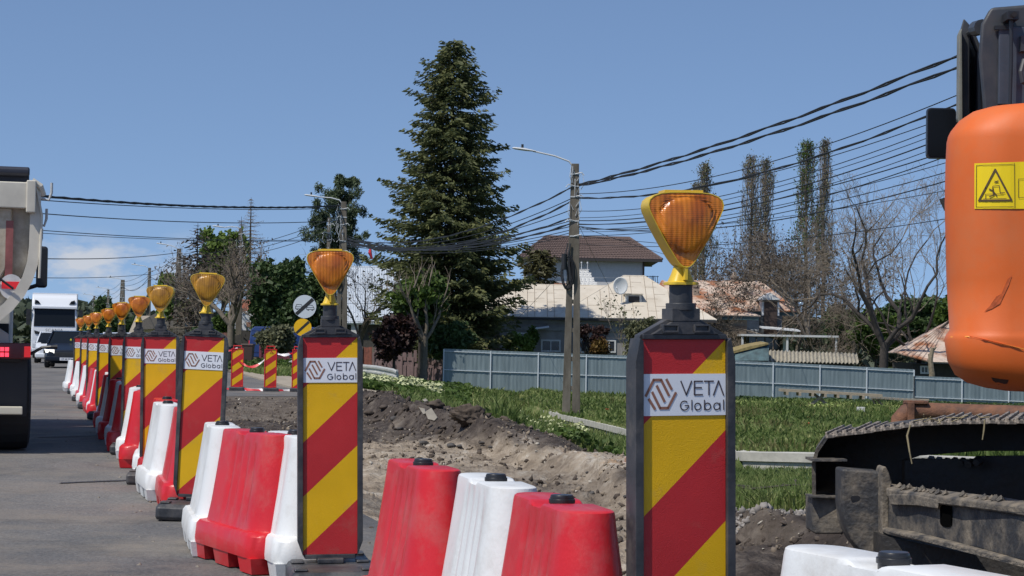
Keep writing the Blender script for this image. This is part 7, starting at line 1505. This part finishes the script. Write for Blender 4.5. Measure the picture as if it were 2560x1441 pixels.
def hitY(px, py, y0=8.0, y1=110.0):
    d = ray(px, py); Ys = np.geomspace(y0, y1, 900); X_ = CL.x + d.x / d.y * Ys; Zr = CL.z + d.z / d.y * Ys; Zg_ = ground_z(X_, Ys)[0]; k = np.argmax(Zr < Zg_); return float(Ys[k]) if Zr[k] < Zg_[k] else None
def one_rock(label, px, py, wpx, Y, m, sq, seed, cat='rubble', name='rubble_chunk', rot=(0, 0, 0), sub=3, rough=.3, group=None, onpx=False):
    Y = hitY(px, py + wpx * .22) or Y
    p = at(px, py, Y); z = float(ground_z(np.array([p.x]), np.array([float(Y)]))[0][0]); r = wpx * Y / F / 2; V, Fc = rock_mb(r, sq, seed, sub, rough); o = link(name, raw_mesh(name, V, Fc, [m], False)); o.location = (p.x, Y, z + r * sq[2] * (.75 if onpx else .45)); o.rotation_euler = rot; return tag(o, label, cat, group)
def slab(label, pts, Y, th=.06):
    P_ = [at(x, y, Y) for x, y in pts]; c = sum(P_, Vector()) / len(P_); mb = MB(); mb.loft([[tuple(Vector((p.x, Y + (p.z - c.z) * .6, p.z)) - c + Vector((0, c.y - c.y, 0))) for p in P_], [tuple(Vector((p.x + .01, Y + (p.z - c.z) * .6 + th, p.z - .02)) - c) for p in P_]])
    o = mb.build('concrete_slab', MSLAB, bevel=.006); o.location = c; return tag(o, label, 'slab')
one_rock('large dark boulder of broken earth at the edge of the grass', 1172, 1042, 88, 27.2, MCLOD, (1, .7, .62), 3, 'boulder', 'earth_boulder', sub=4, rough=.9, onpx=True)
slab('pale tilted concrete slab on the soil heap', [(1062, 1030), (1078, 1020), (1094, 1044), (1086, 1052), (1070, 1048)], 27.6)
slab('second thin pale slab leaning just left of the larger one', [(1046, 1018), (1062, 1022), (1064, 1034), (1058, 1036)], 28)
slab('small white flake on the crest of the soil heap', [(1055, 1000), (1064, 996), (1070, 1002), (1062, 1005)], 31.4)
one_rock('dark clod on top of the heap above the slabs', 1090, 1010, 46, 30.6, MCLOD, (1, .8, .5), 7, rough=.9, onpx=True)
for k, (x, y, w_, Y, m) in enumerate(((925, 1030, 44, 33, MCLOD), (958, 1022, 40, 34, MCLOD), (940, 1050, 36, 31.5, MCLOD), (985, 1045, 34, 30.5, MROCK), (1108, 1070, 30, 26.5, MCLOD), (1060, 1108, 34, 23.5, MROCK), (1130, 1112, 40, 22.8, MROCK), (1205, 1108, 22, 22.6, MROCK), (1150, 1118, 26, 22.2, MROCK), (1225, 1120, 20, 21.8, MROCK), (1275, 1090, 20, 23, MCLOD), (1000, 1072, 26, 27, MROCK), (1290, 1112, 16, 21, MSLAB), (1340, 1128, 14, 19.8, MSLAB), (1315, 1150, 12, 17.8, MSLAB), (1468, 1182, 16, 14.8, MROCK), (1480, 1232, 26, 12.4, MROCK), (1450, 1262, 18, 11.2, MSLAB), (1380, 1168, 18, 15.5, MCLOD), (1565, 1240, 20, 12.6, MROCK), (1570, 1380, 24, 8.8, MROCK), (930, 1235, 20, 13.6, MSLAB), (960, 1255, 18, 13, MROCK), (928, 1320, 22, 10.6, MCLOD))):
    one_rock('loose broken chunk on the dug up roadway', x, y, w_ * .8, Y, m, (1, .8, .5), 20 + k, group='loose chunks on the dug up roadway', rough=.5, sub=2, rot=(0, 0, k * 1.3))
def gravel(name, n, Xf, m, r0, r1, seed):
    g = np.random.default_rng(seed); X_, Y_ = Xf(g, n); n = len(X_); Z_ = ground_z(X_, Y_)[0]; VS = [rock_mb(1, (1, .85, .6), seed + 40 * k, 1, 2.2) for k in range(4)]; F0 = VS[0][1]; V0 = np.stack([v for v, _ in VS])[g.integers(0, 4, n)] * np.stack([np.ones(n), g.uniform(.55, 1, n), g.uniform(.3, 1, n)], 1)[:, None]
    r_ = r0 + (r1 - r0) * g.random(n) ** 4; q = unit(g.normal(size=(n, 4))); w_, x_, y_, z_ = q.T
    M = np.stack([1 - 2 * (y_ * y_ + z_ * z_), 2 * (x_ * y_ - z_ * w_), 2 * (x_ * z_ + y_ * w_), 2 * (x_ * y_ + z_ * w_), 1 - 2 * (x_ * x_ + z_ * z_), 2 * (y_ * z_ - x_ * w_), 2 * (x_ * z_ - y_ * w_), 2 * (y_ * z_ + x_ * w_), 1 - 2 * (x_ * x_ + y_ * y_)], 1).reshape(n, 3, 3)
    V = np.einsum('nij,nkj->nki', M, V0) * r_[:, None, None] + np.stack([X_, Y_, Z_ + r_ * .15], 1)[:, None]; V0 = VS[0][0]
    Fq = (F0[None] + np.arange(n)[:, None, None] * len(V0)).reshape(-1, 3); return tag(link(name, raw_mesh(name, V.reshape(-1, 3), Fq, [m], False)), kind='stuff')
def in_dirt(g, n):
    Y_ = 7 * (40 / 7) ** g.random(n); X_ = g.uniform(-6.5, 3.5, n); k = (X_ > rowX(Y_) + .9) & (Y_ < yedge(X_ / Y_)) & (vn(X_ * .8, Y_ * .5, 66) > .3); return X_[k], Y_[k]
gravel('gravel', 26000, in_dirt, mat('gravel_tan', (.30, .245, .18), .9, col2=(.15, .12, .09), vs=3), .005, .045, 1); gravel('dark_crumbs', 16000, in_dirt, MCLOD, .005, .05, 2); gravel('pale_pebbles', 5000, in_dirt, mat('pebble_pale', (.45, .41, .34), .9, var=.2), .004, .03, 7)
gravel('road_crumbs', 2600, lambda g, n: (lambda Y_: (rowX(Y_) + g.normal(size=n) * .55 - .1, Y_))(7 * (34 / 7) ** g.random(n)), mat('crumb_grey', (.20, .175, .145), .9, var=.4, vs=6), .003, .022, 11)
gravel('gravel_bank', 700, lambda g, n: (lambda u, Y_: (u * Y_, Y_))(g.uniform(.112, .150, n), g.uniform(14.0, 15.6, n)), mat('gravel_grey', (.24, .22, .20), .9, var=.4, vs=4), .015, .045, 3)
gravel('soil_lumps', 1700, lambda g, n: (lambda Y_: (xcut(Y_) + .35 + g.normal(size=n) * .55, Y_))(g.uniform(24.5, 39, n)), MCLOD, .008, .07, 4)
# lopped branches and splintered wood
MSPL = mat('fresh_split_wood', (.55, .42, .22), .8, var=.2, vs=8)
t = thing('branch_pile', 'pile of lopped twigs and pale split branches left of the tracks', 'branch pile', (at(2000, 1260, 17).x, 17, -.3)); mb = MB(); mb2 = MB(); rs = random.Random(3)
for k in range(46):
    a = at(rs.uniform(1850, 2030), rs.uniform(1215, 1285), 17 + rs.uniform(-.4, .4)); d = Vector((rs.gauss(0, .35), rs.gauss(0, .2), rs.gauss(0, .05))); mb.tube([a, a + d * .5 + Vector((0, 0, rs.gauss(0, .03))), a + d], [.012, .009, .005], 5)
for a, b_ in (((1935, 1252), (2030, 1240)), ((1952, 1258), (2035, 1238)), ((1970, 1264), (2030, 1250)), ((1990, 1222), (2026, 1236)), ((1950, 1246), (2000, 1250)), ((2000, 1240), (2100, 1246))): mb2.tube([at(*a, 16.6), at((a[0] + b_[0]) / 2, (a[1] + b_[1]) / 2 - 3, 16.6), at(*b_, 16.6)], [.008, .02, .014], 6)
mb.build('twigs', MBARKD, t, world=True)['kind'] = 'stuff'; mb2.build('split_wood', MSPL, t, world=True)
# red ribbon caught on the cables, and a bin bag heap at the pole foot
mb = MB(); p = at(926, 622, 93); q = at(930, 648, 93); mb.tube([p, p.lerp(q, .4) + Vector((-.05, 0, 0)), q], [.05, .09, .04], 6); tag(mb.build('red_ribbon', mat('ribbon_red', (.6, .03, .05), .6)), 'small red ribbon hanging from the cables left of the spruce', 'ribbon')
mb = MB(); p = at(1385, 1085, 50)
for k in range(5): c = p + Vector((rs.gauss(0, .25), rs.gauss(0, .1), rs.gauss(0, .05) - .1)); V, Fc = rock_mb(.16, (1.3, .9, .6), 60 + k, 2, .6); mb.add([tuple(Vector(v) + c) for v in V], [tuple(f) for f in Fc])
tag(mb.build('rubbish_heap', mat('dark_plastic_rubbish', (.03, .035, .045), .35)), 'dark plastic rubbish in the weeds at the foot of the nearest pole', 'rubbish')
mb = MB(); mb.box(-.05, .05, -.04, .04, 0, .03); mb.box(-.035, .03, -.03, .03, .03, .08); mb.tube([(0, 0, .08), (.01, 0, .11)], [.02, .025], 6); o = mb.build('broken_bottle', mat('bottle_rust', (.35, .18, .10), .6, col2=(.6, .56, .5), vs=20), bevel=.006); g_ = at(1570, 1144, 19); o.location = (g_.x, 19, float(ground_z(np.array([g_.x]), np.array([19.]))[0][0])); tag(o, 'small broken bottle on the cut edge beside the nearest board', 'bottle')
